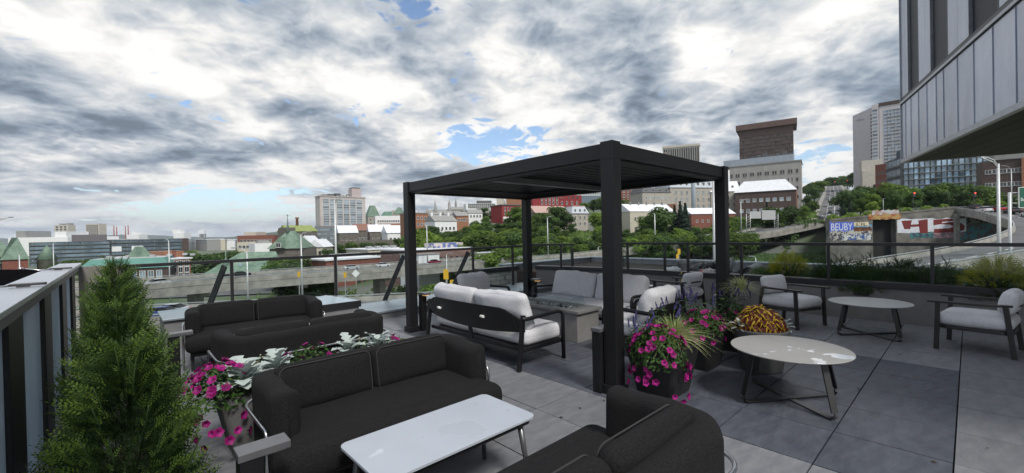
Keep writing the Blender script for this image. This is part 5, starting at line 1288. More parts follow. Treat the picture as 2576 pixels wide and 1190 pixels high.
MB().span(-1.5, 3.5, -.8, 12, 0, h_+2.5).build('corner_gable', STONED, t); MB().lathe([(1.0, h_), (.8, h_+8.4), (1.2, h_+8.6), (1.2, h_+9.4)], 10, (w_*.5, 8, 0)).build('chimney', BRKO, t)
t, w_, h_, zb = bld('hospital_slab', 'tall warm grey hospital slab with rows of pale windows', 807, 300, 921, 322, 496, 10, PINKC)
zl = (zat(860, 567, 620)-zb)/2
wins(t, w_, zl, h_-1.6, 11, 6, 3.9, 1.5, FWHITE, WPANEL, w_*.05, w_*.93, mull=3); wins(t, w_, zl, h_-1.6, 11, 2, 1.6, 1.3, FWHITE, WPANE, .8, 9, 'l', mull=0)
MB().span(-.5, w_+.5, -.5, 10.5, h_, h_+.6).build('parapet', PINKC, t); MB().span(w_*.72, w_*.93, 2, 9, h_+.6, h_+7.0).build('lift_house', mat('pinkish_block', (.42, .36, .35), .9), t); MB().span(w_*.74, w_*.91, 2.5, 8.5, h_+7.0, h_+7.8).build('roof_rim', BRKD, t)
for i in range(4): MB().span(w_*(.08+.14*i), w_*(.19+.14*i), 2, 8, h_+.6, h_+1.6+.6*(i % 3)).build('roof_plant', SLATE, t)
t, w_, h_, zb = bld('podium_block', 'long low grey podium in front of the hospital slab', 792, 285, 905, 292, 568, 12, mat('grey_podium', (.17, .18, .19), .8, var=.1, vs=.5)); wins(t, w_, h_*.35, h_*.95, 4, 13, 1.9, 1.3, GRL, WPANEL, mull=0)
t, w_, h_, zb = bld('chateau_tower', 'stone gatehouse with steep green roof beside the hospital slab', 927, 350, 957, 355, 545, 12, STONE); hip(t, w_, 12, h_, 9.5, COPPER, 3.2); wins(t, w_, h_*.7, h_*.97, 2, 3, 1, 1.6, FSTONE)
t, w_, h_, zb = bld('chateau_wing', 'stone wing with green copper roof right of the gatehouse', 957, 360, 995, 362, 548, 12, STONE); hip(t, w_, 12, h_, 5.5, COPPERD, 3)
t, w_, h_, zb = bld('chateau_tower', 'green capped turret at the end of the copper roofed wing', 992, 345, 1012, 345, 538, 10, STONE); hip(t, w_, 10, h_, 5.5, COPPER, 2.6); MB().span(-2.5, 0, 3, 6, 0, h_+3).build('chimney', STONE, t)
t, w_, h_, zb = bld('white_office', 'white office block with a row of small dark windows below the green turrets', 945, 310, 1022, 318, 543, 14, WHITEW); wins(t, w_, h_*.72, h_*.93, 1, 12, 1.0, 1.4, FWHITE, WPANE, mull=0); wins(t, w_, h_*.45, h_*.66, 1, 8, 1.4, 1.2, FWHITE, WPANE, mull=0)
t, w_, h_, zb = bld('brick_row', 'tan brick row with small windows under the white office', 951, 290, 1024, 295, 562, 12, BRKO); wins(t, w_, h_*.55, h_*.92, 2, 9, 1, 1.3, FWHITE, WPANE)
for px0, px1, Y0, yt, m_, lb in ((854, 900, 195, 586, STONED, 'stone shed with a white sheet roof beside the rampart'), (895, 935, 215, 580, STONED, 'stone range with brown and white roof behind the sheds'), (930, 985, 200, 583, STONED, 'stone range with white dormered roof, third along the rampart'), (975, 1020, 190, 586, WHITEW, 'white gabled house at the end of the rampart sheds')):
    t, w_, h_, zb = bld('stone_shed', lb, px0, Y0, px1, Y0+4, yt, 11, m_, group='white roofed ranges on the rampart'); gable(t, w_, 11, h_, 3.6, WROOF if 'brown' not in lb else mat('rust_roof', (.22, .11, .08), .8)); wins(t, w_, h_*.5, h_*.9, 1, 4, .9, 1.2, FWHITE)
    for k in range(3): MB().span(w_*(.2+.3*k)-.1, w_*(.2+.3*k)+.1, -.2, 5.6, h_+.2, h_+.4).build('roof_batten', WHITEW, t)
MB().span(0, 124, 0, 6, -26, 0).build('rampart', STONED, loc=(gx(850, 356), 356, zat(930, 604, 360)), rz=R(6), label='dark stone rampart wall below the white roofed sheds', category='wall')
for px0, px1, Y0, yt, lb, m_ in ((752, 780, 178, 611, 'small white house with steep white roof by the church', WHITEW), (773, 812, 160, 622, 'cream gabled house by the church trees', CREAMW)):
    t, w_, h_, zb = bld('gabled_house', lb, px0, Y0, px1, Y0, yt, 9, m_, 'house'); gable(t, w_, 9, h_, 3, WROOF, along='y'); wins(t, w_, h_*.6, h_*.9, 1, 3, .8, 1.1, FDARK)
t, w_, h_, zb = bld('beige_block', 'low beige block with flat roof behind the viaduct', 925, 130, 1030, 140, 627, 16, CREAMW); wins(t, w_, h_*.45, h_*.9, 2, 8, 1.1, 1.1, FWHITE); MB().span(-.3, w_+.3, -.3, 16.3, h_, h_+.3).build('roof_edge', WROOF, t)
for i in range(4): MB().span(2+i*2.8, 3.4+i*2.8, 4, 6, h_+.3, h_+1.1).build('roof_plant', GALV, t)
t, w_, h_, zb = bld('brick_depot', 'red brick depot with flat white roof seen above and below the viaduct', 818, 93, 962, 103, 652, 20, BRK); wins(t, w_, h_*.18, h_*.40, 1, 5, .7, 1.5, FDARK, WPANE, w_*.5, w_*.98, mull=0); MB().span(-.3, w_+.3, -.3, 20.3, h_, h_+.35).build('white_roof', WROOF, t)
for i in range(5): MB().span(w_*.35+i*1.6, w_*.35+i*1.6+1.2, 8, 9.5, h_+.35, h_+1.1).build('roof_unit', GALV, t)
t, w_, h_, zb = bld('brick_mill', 'long weathered brick warehouse with white roof behind the viaduct', 1036, 122, 1275, 150, 625, 18, mat('mottled_brick', (.15, .08, .07), .9, col2=(.24, .16, .14), vs=1.5), ks=1.25); wins(t, w_, h_*.62, h_*.9, 1, 16, .7, 1.4, FDARK, WPANE, mull=0); MB().span(-.3, w_+.3, -.3, 18.3, h_, h_+.4).build('white_roof', WROOF, t)
MB().span(w_*.25, w_*.55, 3, 8, h_+.4, h_+1.9).build('roof_hoarding', SPR('hoarding', (.10, .14, .30), (.5, .45, .42), .6), t)
t, w_, h_, zb = bld('white_shed', 'white metal shed in front of the weathered brick warehouse', 1052, 96, 1104, 100, 640, 8, WHITEW, ks=1.55); MB().span(-.2, w_+.2, -.2, 8.2, h_, h_+.2).build('roof_edge', GROOF, t)
t, w_, h_, zb = bld('cream_shed', 'low cream shed beside the shrubs behind the viaduct', 1200, 112, 1246, 116, 636, 8, CREAMW, ks=1.5); MB().span(-.2, w_+.2, -.2, 8.2, h_, h_+.2).build('roof_edge', WROOF, t)
KS = 1.25
# -- centre skyline
t, w_, h_, zb = bld('brick_block', 'red brick block with pale windows at the left end of the wooded slope', 1026, 255, 1078, 262, 537, 14, BRKO); wins(t, w_, h_*.62, h_*.96, 2, 5, 1.1, 1.6, FWHITE); MB().span(-.4, w_+.4, -.4, 14.4, h_, h_+.6).build('cornice', GROOF, t)
for i in range(3): MB().tube([(2+i*3.5, 5, h_), (2+i*3.5, 5, h_+4)], .25, 6).build('flue', GALV, t)
t, w_, h_, zb = bld('grey_church', 'pale stone church with grey sheet roof and slim twin spires on the skyline', 1078, 400, 1136, 405, 539, 18, STONE, 'church'); gable(t, w_, 18, h_, 5, GROOF)
for q in (.33, .95): MB().lathe([(1.6, 0), (1.6, h_+5), (1.2, h_+6), (.1, h_+15)], 8, (w_*q, 4, 0)).build('spire', GROOF, t)
MB().lathe([(2.2, 0), (2.2, h_+1), (.1, h_+6)], 4, (-.5, 3, 0)).build('pavilion_roof', GROOF, t)
t, w_, h_, zb = bld('stone_college', 'tan stone college with small domed lantern and spire on the skyline', 1128, 420, 1180, 425, 527, 14, BEIGE); hip(t, w_, 14, h_, 3, GROOF, 4); wins(t, w_, h_*.75, h_*.97, 1, 10, 1.2, 1.8, FSTONE, mull=0)
MB().lathe([(1.2, h_), (1.2, h_+6), (.1, h_+10)], 8, (w_*.1, 5, 0)).build('lantern', BRKO, t); MB().lathe([(1.1, h_), (1.0, h_+7), (.1, h_+12)], 8, (w_*.42, 5, 0)).build('spire', GROOF, t)
t, w_, h_, zb = bld('white_office', 'white framed office block with ribbon windows on the skyline', 1174, 400, 1252, 408, 512, 14, WHITEW); wins(t, w_, h_*.66, h_*.97, 3, 14, 1.6, 1.5, FWHITE, WPANE, mull=0); MB().span(w_*.4, w_*.85, 3, 10, h_, h_+3).build('roof_plant', SLATE, t)
t, w_, h_, zb = bld('city_tower', 'beige stone office tower on the skyline beside the pink block', 1251, 430, 1289, 430, 470, 16, BEIGE); wins(t, w_, h_*.60, h_*.97, 8, 6, 1.2, 2.0, FSTONE, WPANE, mull=0)
t, w_, h_, zb = bld('pink_block', 'pinkish stepped block under the pergola roof line', 1292, 410, 1340, 410, 492, 16, mat('pink_render', (.36, .27, .26), .9)); wins(t, w_, h_*.75, h_*.97, 2, 8, 1.3, 1.5, FWHITE); MB().span(-6, w_*.6, -5, 0, 0, h_*.85).build('lower_step', BRKO, t)
t, w_, h_, zb = bld('red_block', 'small red painted block with narrow white windows among the slope trees', 1264, 235, 1312, 242, 517, 12, REDP); wins(t, w_, h_*.52, h_*.92, 2, 5, .75, 1.9, FWHITE, WPANE, mull=0); MB().span(-.4, w_+.4, -.4, 12.4, h_, h_+.5).build('cornice', SLATE, t); MB().span(.6, w_*.6, -.5, -.01, 0, h_*.42).build('white_annex', WHITEW, t)
MB().lathe([(.5, h_), (.5, h_+8)], 8, (w_*.4, 5, 0)).build('white_chimney', WHITEW, t)
t, w_, h_, zb = bld('red_building', 'large bright red painted building with white windows above the slope', 1342, 300, 1408, 306, 489, 14, REDP); wins(t, w_, h_*.50, h_*.93, 2, 5, 1.2, 2.6, FWHITE, WPANE, w_*.28, w_, mull=1); MB().span(-.5, w_+.5, -.5, 14.5, h_, h_+.7).build('cornice', SLATE, t)
MB().add([(w_, 0, 0), (w_+16, -4, 0), (w_+16, -4, h_-.8), (w_, 0, h_-.3), (w_, 12, 0), (w_+16, 8, 0), (w_+16, 8, h_-.8), (w_, 12, h_-.3)], [(0, 1, 2, 3), (1, 5, 6, 2), (5, 4, 7, 6), (3, 2, 6, 7)]).build('angled_wing', REDP, t)
for k in range(4): inst(wmesh(1.0, 2.3, FWHITE, WPANE, mull=0), 'window', t, (w_+2+3.6*k, -.02-.25*(2+3.6*k), h_*.58), (0, 0, R(-14)))
for k in range(3): inst(wmesh(1.0, 1.4, FDARK, WPANE, mull=0), 'window', t, (w_+7+3.0*k, -.02-.25*(7+3.0*k), h_*.84), (0, 0, R(-14)))
letter('OLYMEL', 'wall_lettering', mat('letter_grey', (.28, .26, .26), .6), t, w_+.6, w_+6.5, h_*.80, h_*.87, -.9)
t, w_, h_, zb = bld('glass_office', 'glass curtain-wall office behind the red building', 1430, 385, 1545, 395, 462, 20, mat('slate_glass', (.13, .17, .20), .3)); 
zlo = h_*.55
for i in range(26): MB().span(w_*i/26, w_*i/26+.35, -.3, -.05, zlo, h_).build('fin', WHITEW, t)
for i in range(5): MB().span(0, w_, -.2, 0, zlo+(h_-zlo)*i/5, zlo+(h_-zlo)*i/5+.6).build('slab_edge', WHITEW, t)
t, w_, h_, zb = bld('mansard_villa', 'stone villa with pale blue mansard and pink roof among the slope trees', 1440, 212, 1480, 216, 537, 15, STONE, 'house'); wins(t, w_, h_*.30, h_*.95, 2, 3, .8, 1.5, FWHITE, WPANE)
MANS = mat('pale_mansard', (.42, .46, .50), .6, var=.06, vs=1)
hip(t, w_, 15, h_, 3.6, MANS, 1.1, .5, 'mansard'); MB().span(1.0, w_-1.0, 1.0, 14, h_+3.5, h_+4.0).build('roof', PINKR, t)
for k in range(3): inst(wmesh(.8, 1.3, FWHITE, WPANE, mull=0), 'dormer', t, (w_*(.2+.3*k), -.05, h_+1.5))
MB().span(-19, -.01, 3, 13, 0, h_+.5).build('long_wing', STONE, t); mb = MB(); mb.add([(-19.4, 2.6, h_+.5), (0, 2.6, h_+.5), (0, 8, h_+4.2), (-19.4, 8, h_+4.2), (-19.4, 13.4, h_+.5), (0, 13.4, h_+.5)], [(0, 1, 2, 3), (3, 2, 5, 4), (0, 3, 4)]); mb.build('wing_roof', PINKR, t)
t, w_, h_, zb = bld('white_gabled_house', 'white gabled house with chimneys half hidden by slope trees', 1095, 205, 1150, 212, 556, 11, WHITEW, 'house'); gable(t, w_, 11, h_, 3.2, GROOF); wins(t, w_, h_*.5, h_*.95, 1, 5, .7, 1.2, FDARK, WPANE)
for k in range(3): MB().span(w_*(.02+.38*k), w_*(.1+.38*k), 4.5, 6, h_+1, h_+4.4).build('chimney', WHITEW, t)
for px0, px1, Y0, yt, m_, lb in ((1150, 1180, 230, 543, BRKO, 'small orange brick house on the slope'), (1180, 1215, 250, 536, WHITEW, 'small white house on the slope beside the dark tree'), (1120, 1160, 270, 540, BRK, 'small red brick house behind the white gabled house'), (1205, 1250, 300, 530, STONE, 'small grey house under the white office block')):
    t, w_, h_, zb = bld('slope_house', lb, px0, Y0, px1, Y0+3, yt, 9, m_, 'house', 'small houses on the slope'); gable(t, w_, 9, h_, 2.4, GROOF); wins(t, w_, h_*.6, h_*.95, 1, 4, .9, 1.3, FWHITE)
# -- right of the pergola post
t, w_, h_, zb = bld('brick_school', 'red brick block with grey attic beside the grey stone buildings', 1562, 262, 1640, 268, 470, 16, BRK); wins(t, w_, h_*.5, h_*.95, 3, 7, 1.0, 1.9, FWHITE); MB().span(-.5, w_+.5, -.5, 16.5, h_, h_+1.0).build('cornice', FSTONE, t); MB().span(1, w_-1, 2, 14, h_+1, h_+3.2).build('attic', GROOF, t)
t, w_, h_, zb = bld('stone_block', 'small grey stone block with slate mansard next to the tall mansard building', 1618, 240, 1688, 244, 484, 14, STONE); wins(t, w_, h_*.3, h_*.94, 3, 6, .9, 1.5, FWHITE, WPANEL); hip(t, w_, 14, h_, 2.8, SLATE, 1.2, .4, 'mansard')
for k in range(4): inst(wmesh(.8, 1.1, FSTONE, WPANE, mull=0), 'dormer', t, (w_*(.15+.24*k), -.05, h_+1.1))
t, w_, h_, zb = bld('mansard_building', 'tall grey stone building with pale blue mansard and arched dormers', 1688, 244, 1812, 252, 472, 16, STONE); wins(t, w_, h_*.22, h_*.95, 4, 8, 1.0, 1.9, FSTONE, WPANEL); hip(t, w_, 16, h_, 5.2, MANS, 1.4, .5, 'mansard')
for k in range(8):
    d_ = MB(); x = w_*(.10+.115*k); d_.span(x-.9, x+.9, .1, 2.5, h_+1.0, h_+3.0); d_.lathe([(.9, 0), (.9, 2.4)], 12, (0, 0, 0)); dv = d_.build('dormer', MANS, t)
    for v_ in dv.data.vertices:
        if abs(v_.co.x) <= .95 and v_.co.z < 2.5: v_.co = (x+v_.co.x, .1+v_.co.z, h_+3.0+v_.co.y)
    inst(wmesh(.9, 1.5, FSTONE, WPANE, mull=0), 'window', dv, (x, .08, h_+2.1))
MB().span(0, w_, -.3, 16.3, h_+5.2, h_+5.6).build('ridge_trim', WHITEW, t)
MB().lathe([(1.6, 0), (1.3, zat(1746, 456, 290)-ground(gx(1746, 290), 290)), (1.6, zat(1746, 454, 290)-ground(gx(1746, 290), 290)+1)], 12).build('flue_stack', mat('pale_blue_steel', (.42, .48, .54), .5), loc=(gx(1746, 290), 290, ground(gx(1746, 290), 290)), label='tall pale steel chimney in front of the mansard building', category='chimney')
t, w_, h_, zb = bld('white_row', 'long white two-storey row with bright white roof at the slope foot', 1586, 186, 1700, 196, 532, 11, CREAMW, 'house'); wins(t, w_, h_*.25, h_*.92, 2, 9, .9, 1.3, FWHITE, WPANE); gable(t, w_, 11, h_, 3.6, WROOF, .3); MB().span(w_, w_+.6, 0, 11, 0, h_+3.6).build('brick_end', BRKO, t)
for k in range(5): MB().span(w_*(.15+.18*k), w_*(.15+.18*k)+.5, 4.6, 5.4, h_+2.6, h_+4.6).build('chimney', GROOF, t)
t, w_, h_, zb = bld('low_brick_house', 'low brick building with white roofs beside the dark spruces', 1740, 205, 1850, 212, 538, 10, BRK, 'house'); gable(t, w_, 10, h_, 3.2, WROOF); wins(t, w_, h_*.4, h_*.9, 1, 7, 1, 1.1, FWHITE)
t, w_, h_, zb = bld('office_tower', 'beige concrete tower top with a row of tall dark slots above the pergola', 1672, 430, 1764, 418, 370, 30, BEIGE); MB().span(-.6, w_+.6, -.6, 30.6, h_, h_+2.2).build('parapet', BEIGE, t)
for k in range(16): MB().span(w_*(.02+.061*k), w_*(.02+.061*k)+w_*.042, -.25, 0, h_-15.5, h_-1.2).build('window', WPANE, t)
for i in range(5): MB().span(w_*.08, w_*.95, -.2, 0, h_-21-6*i, h_-18.5-6*i).build('ribbon_window', WPANE, t)
for i in range(6): MB().span(w_, w_+.2, 6+3.6*i, 8.4+3.6*i, h_-19, h_-9).build('window', WPANE, t)
MB().span(.6, 6, -.35, -.26, h_-9, h_-4).build('banner', mat('banner_blue', (.08, .08, .22), .6, col2=(.3, .25, .1), vs=.4), t)
t, w_, h_, zb = bld('brown_tower', 'dark brown slab tower with overhanging cornice above the concrete hospital', 1864, 345, 2000, 325, 322, 24, BROWNC)
wins(t, w_, h_-34, h_-5, 10, 24, 1.05, 1.9, mat('brown_frame', (.10, .07, .06), .7), mat('bronze_pane', (.06, .045, .04), .25, var=.3, vs=.5, rnd=.8), w_*.01, w_*.99, mull=0)
for i in range(11): MB().span(-.1, w_+.1, -.35, 0, h_-34.4+2.9*i, h_-33.9+2.9*i).build('spandrel', BROWNC, t)
MB().span(-2.2, w_+2.4, -2.4, 26, h_+.02, h_+4.4).build('cornice', BROWNC, t); MB().span(w_+.2, w_+4, 4, 20, 0, h_-36).build('stair_block', STONED, t)
t, w_, h_, zb = bld('concrete_hospital', 'broad grey concrete hospital with paired dark windows under the brown tower', 1838, 285, 2018, 262, 413, 24, mat('grey_concrete', (.28, .268, .25), .9, col2=(.35, .338, .32), vs=.4))
for r_ in range(4):
    for c in range(9):
        for k in (-1, 1): inst(wmesh(1.2, 2.3, FSTONE, mat('plum_pane', (.06, .045, .05), .2), mull=0), 'window', t, (w_*(.07+.105*c)+k*1.5, 0, h_-6-5.3*r_))
MB().span(-.4, w_+.4, -.4, 24.4, h_, h_+.7).build('parapet', GROOF, t); MB().span(-4, w_*.9, 3, 18, h_+.7, h_+5).build('penthouse', mat('blue_grey_panel', (.27, .31, .36), .6, var=.06, vs=.4), t)
for k in range(7): MB().span(w_*(.3+.09*k), w_*(.3+.09*k)+2.4, 5, 8, h_+5, h_+6.2+(k % 3)*.8).build('roof_plant', SLATE, t)
for k in range(9): MB().span(-4+k*5, -3.8+k*5, 2.85, 2.98, h_+.8, h_+5).build('panel_rib', GALV, t)
t, w_, h_, zb = bld('brick_convent', 'dark brick building with broad white hipped roof and small roof lights', 1850, 240, 2004, 226, 481, 16, BRKD); wins(t, w_, h_*.30, h_*.90, 2, 8, 1.6, 1.7, FWHITE, WPANEL)
hip(t, w_, 16, h_, 6.4, WROOF, 4.5, .6)
for k in range(7): MB().box((w_*(.18+.10*k), 2.2, h_+2.9), (1.1, .2, 1.3), rx=R(-36)).build('roof_light', FSTONE, t)
MB().span(w_+.02, w_+.6, .4, 15, 0, h_-.3).build('orange_flank', BRKO, t); MB().bar((w_*.62, -.8, h_*.45), (w_*.78, -.8, h_*.2), .5, .3).build('stair', CONC, t); MB().span(w_*.58, w_*.66, -1.4, -.05, h_*.43, h_*.46).build('landing', CONC, t)
MB().span(w_-2, w_-1, 12, 14, h_, h_+8).build('chimney', GROOF, t)
t, w_, h_, zb = bld('stone_chapel', 'grey stone range with steep white roof between the mansard building and dark brick convent', 1790, 250, 1862, 246, 482, 14, STONE); wins(t, w_, h_*.3, h_*.92, 3, 4, 1, 1.7, FSTONE, WPANE); gable(t, w_, 14, h_, 6.5, WROOF)
for k in range(4): MB().box((w_*(.2+.2*k), 2.4, h_+3.1), (1.0, .2, 1.2), rx=R(-42)).build('roof_light', FDARK, t)
# -- right
KS = 1.0
t, w_, h_, zb = bld('hotel_tower', 'tall pale hotel tower with window grid behind the metal-clad wing', 2216, 415, 2290, 400, 262, 30, mat('lilac_concrete', (.52, .49, .50), .9, var=.05, vs=.3))
wins(t, w_, h_-80, h_-4, 23, 7, 3.0, 1.9, FWHITE, mat('blue_pane', (.16, .22, .30), .1, var=.4, vs=.3, rnd=.6), w_*.16, w_*1.0, mull=1)
LIL = MATS['lilac_concrete']
MB().span(-5.5, -.4, -1.5, 20, 0, h_+2.5).build('stair_tower', LIL, t); 
for i in range(23): MB().span(-4.9, -1.2, -1.62, -1.5, h_-79+3.4*i, h_-77.2+3.4*i).build('stair_window', WPANEL, t)
MB().span(-.5, w_+.5, -.5, 30.5, h_, h_+3.4).build('dark_crown', BRKD, t)
MB().add([(-5.6, 2, 0), (-22, 14, 0), (-22, 14, h_-2), (-5.6, 2, h_+1), (-5.6, 20, 0), (-20, 26, 0), (-20, 26, h_-2), (-5.6, 20, h_+1)], [(1, 0, 3, 2), (3, 7, 6, 2), (5, 1, 2, 6)]).build('blank_flank', LIL, t)
for i in range(22): MB().span(-6.6, -5.7, .6, 2.2, h_-79+3.4*i, h_-77.6+3.4*i).build('balcony_slot', FDARK, t)
hl = letter('Hilton', 'sign_lettering', mat('faint_letter', (.25, .26, .34), .5), t, 0, 8.0, -1.2, 1.2, 0); hl.location = (-18.5, 11.2, h_-8); hl.rotation_euler = (0, 0, R(-36))
t, w_, h_, zb = bld('beige_block', 'beige stepped block at the foot of the hotel tower', 2170, 380, 2222, 372, 402, 20, BEIGE); MB().span(0, w_*.5, -6, 0, 0, h_*.8).build('lower_step', BEIGE, t); MB().span(w_*.55, w_*.8, -.3, 0, h_*.3, h_*.55).build('dark_opening', WPANE, t)
t, w_, h_, zb = bld('brick_flats', 'brown brick flats with stepped roof beside the glass condominium', 2204, 330, 2250, 318, 412, 18, BRK); wins(t, w_, h_*.35, h_*.92, 4, 4, 1.3, 1.9, FSTONE)
t, w_, h_, zb = bld('glass_condominium', 'grey glass condominium corner with stepped terraces', 2232, 280, 2280, 258, 400, 18, DG_); banded(t, w_, h_, 8, None, WPANEL, GRL, 18); MB().span(w_*.35, w_, 2, 14, h_, h_+5).build('penthouse', CURT, t); MB().span(w_*.7, w_, 2, 14, h_+5, h_+9).build('penthouse', CURT, t)
t, w_, h_, zb = bld('glass_condominium', 'long blue-glass condominium with balconies above the street trees', 2274, 256, 2490, 236, 399, 18, DG_)
for i in range(8):
    z = h_-3.6-3.5*i
    for k in range(15):
        MB().span(w_*k/15+.3, w_*(k+1)/15-.3, -.12, 0, z, z+2.8).build('window_bay', mat('sky_glass', (.24, .34, .44), .05, var=.5, vs=.15, rnd=.7, spec=.8), t)
    MB().span(0, w_, -1.3, 0, z-.5, z-.2).build('balcony_slab', GRL, t)
for k in range(6): MB().span(w_*k/5-.4, w_*k/5+.4, -.5, 0, 0, h_).build('pier', DG_, t)
t, w_, h_, zb = bld('brick_apartments', 'dark brick apartments with white sash windows next to the blue-glass condominium', 2472, 196, 2600, 186, 401, 16, BRKD); wins(t, w_, h_*.25, h_*.95, 5, 6, 1.9, 1.7, FWHITE, WPANE); MB().span(w_*.25, w_*1.1, -.5, 16.5, h_, h_+4.4).build('grey_attic', GROOF, t); MB().span(w_*.78, w_, -1.0, .0, 0, h_).build('orange_bay', BRKO, t)

# ================================================================ trees
def tree_mesh(seed, m, H=10, n=2600, conifer=False):
    rn = random.Random(seed); mb = MB(); lobes = []
    if not conifer:
        for i in range(15):
            a = rn.uniform(0, 6.28); q = rn.uniform(.0, 1); z = H*rn.uniform(.30, .86); rr = H*.27*math.sin(math.pi*min(1, (z/H-.1)/.85))**.6
            lobes.append((Vector((rr*q*math.cos(a), rr*q*math.sin(a), z)), H*rn.uniform(.10, .18)))
        tot = sum(r_**2 for _, r_ in lobes)
        for c, r_ in lobes:
            for k in range(int(n*r_*r_/tot)):
                d = Vector((rn.gauss(0, 1), rn.gauss(0, 1), rn.gauss(0, 1)+.25)).normalized(); f_ = rn.uniform(.55, 1.08)
                p = c+Vector((d.x, d.y, d.z*.85))*r_*f_
                M_ = frame_from(d+Vector((rn.uniform(-.9, .9), rn.uniform(-.9, .9), rn.uniform(-.3, .9))), rn.uniform(0, 6)); s = H*rn.uniform(.014, .030)
                mb.add([p+M_ @ Vector(q) for q in ((-s*.7, -s, 0), (s*.6, -s*.7, s*.2), (s*.8, s, 0), (-s*.5, s*.8, s*.2))], [(0, 1, 2, 3)])
    else:
        for i in range(n):
            q = rn.random()**.7; z = H*(.06+.94*(1-q)); rr = H*.20*q*(1+.25*math.sin(z*6.5))*rn.uniform(.5, 1.0); a = rn.uniform(0, 6.28)
            p = Vector((rr*math.cos(a), rr*math.sin(a), z-rr*.25)); M_ = frame_from(Vector((math.cos(a), math.sin(a), .9)), rn.uniform(0, 6)); s = H*rn.uniform(.012, .026)
            mb.add([p+M_ @ Vector(q_) for q_ in ((-s*.5, -s, 0), (s*.5, -s, 0), (s*.3, s, -s*.4), (-s*.3, s, -s*.4))], [(0, 1, 2, 3)])
    return mb.mesh('crown', m)
def trunk_mesh(H, seed):
    rn = random.Random(seed); mb = MB(); mb.tube([(0, 0, -H*.05), (.05, 0, H*.25), (0, .1, H*.55)], H*.022, 7, taper=[1.3, 1, .5])
    for k in range(4):
        a = k*1.6+rn.random(); mb.tube([(0, 0, H*(.25+.06*k)), (H*.13*math.cos(a), H*.13*math.sin(a), H*(.42+.08*k))], H*.009, 5, taper=[1, .4])
    return mb.mesh('trunk', BARK)
LFA = leafmat('leaf_mid', (.060, .112, .020), (.145, .235, .045), .6, .45, vs=.6, rnd=.35)
LFB = leafmat('leaf_light', (.10, .165, .025), (.20, .30, .05), .6, .45, vs=.6, rnd=.3)
LFC = leafmat('leaf_dark', (.035, .072, .018), (.085, .15, .035), .6, .4, vs=.6, rnd=.3)
LFN = leafmat('needle_dark', (.010, .022, .014), (.022, .042, .024), .7, .1, vs=.6, rnd=.2)
CROWNS = {'m': [tree_mesh(s, LFA) for s in (1, 2)], 'l': [tree_mesh(s, LFB) for s in (3, 4)], 'd': [tree_mesh(s, LFC) for s in (5, 6)], 'n': [tree_mesh(7, LFN, conifer=True, n=2200)]}
TRK = [trunk_mesh(10, 1), trunk_mesh(10, 2)]
def tree(x, y, H, kind, label, group, wide=1.0, z=None):
    t = thing('pine_tree' if kind == 'n' else 'leafy_tree', label, 'tree', Vector((x, y, ground(x, y) if z is None else z)), random.uniform(0, 6.28), group); s = H/10
    inst(random.choice(TRK), 'trunk', t, sc=s); inst(random.choice(CROWNS[kind]), 'crown', t, sc=(s*wide, s*wide, s))
    return t
def tpx(px, pytop, Y, kind, label, group, wide=1.0, z=None, k=1.0):
    Y = Y*k; x = gx(px, Y); g = ground(x, Y) if z is None else z; H = max(3, zat(px, pytop, Y)-g); return tree(x, Y, H, kind, label, group, wide, g)
G1 = 'trees on the wooded slope'
KIND = {'m': 'mid green leafy tree', 'l': 'bright green leafy tree', 'd': 'dark green leafy tree', 'n': 'dark spruce'}
rt = random.Random(12)
# slope band behind the pergola: (px, top y, Y, kind)
SL = []
ENV = [(1020, 578), (1080, 562), (1100, 574), (1150, 572), (1190, 556), (1215, 545), (1250, 562), (1290, 548), (1330, 556), (1380, 560), (1430, 578), (1480, 582), (1500, 560), (1530, 552), (1570, 572), (1640, 562), (1700, 566), (1760, 566), (1810, 556), (1850, 560), (1900, 572), (1960, 578), (2050, 572)]
def env(px):
    for (a, ya), (b, yb) in zip(ENV, ENV[1:]):
        if px <= b: return ya+(yb-ya)*(px-a)/(b-a)
    return 575
def wherepx(px):
    for b, q in ((1180, 'below the white gabled house'), (1330, 'below the small red block'), (1480, 'below the stone villa'), (1580, 'behind the front pergola post'), (1720, 'below the white row'), (1850, 'below the mansard building'), (3000, 'below the dark brick convent')):
        if px < b: return q
for row, (Y, dy, step) in enumerate(((143, 34, 21), (156, 22, 22), (170, 11, 23), (186, 3, 25))):
    px = 1026+row*7
    while px < (1905 if row < 2 else 2040):
        yb = 640-(px-1040)*.055
        if not (1430 < px < 1500 and row > 1):
            k = rt.choice('mmdl' if row < 3 else 'mdd')
            SL.append((px+rt.uniform(-6, 6), min(env(px)+dy+rt.uniform(-6, 5), yb-12), Y+rt.uniform(-4, 4), k, ['at the foot of the slope ', 'on the lower slope ', 'half way up the slope ', 'high on the slope '][row]+wherepx(px)))
        px += step
for px, py, Y, k in ((1215, 520, 262, 'd'), (1240, 530, 250, 'd'), (1225, 540, 225, 'm'), (1195, 556, 205, 'm'), (1300, 517, 205, 'm'), (1316, 530, 196, 'm'), (1362, 528, 203, 'm'), (1380, 538, 190, 'd'), (1402, 514, 205, 'd'), (1420, 530, 196, 'd'), (1345, 540, 198, 'm'), (1440, 560, 192, 'd'), (1500, 533, 200, 'l'), (1515, 540, 195, 'l'), (1495, 500, 300, 'm'), (1515, 495, 290, 'm'), (1470, 508, 280, 'm'), (1280, 545, 215, 'd')):
    SL.append((px, py, Y, k, 'standing beside the stone villa and red buildings'))
for px, py, Y, k in ((1660, 520, 172, 'd'), (1600, 515, 222, 'l'), (1640, 530, 176, 'm'), (1560, 500, 222, 'd'), (1830, 540, 180, 'm'), (1850, 535, 185, 'm'), (1815, 548, 170, 'l'), (1885, 548, 200, 'm'), (1912, 545, 195, 'd')): SL.append((px, py, Y, k, 'near the white row and gantry'))
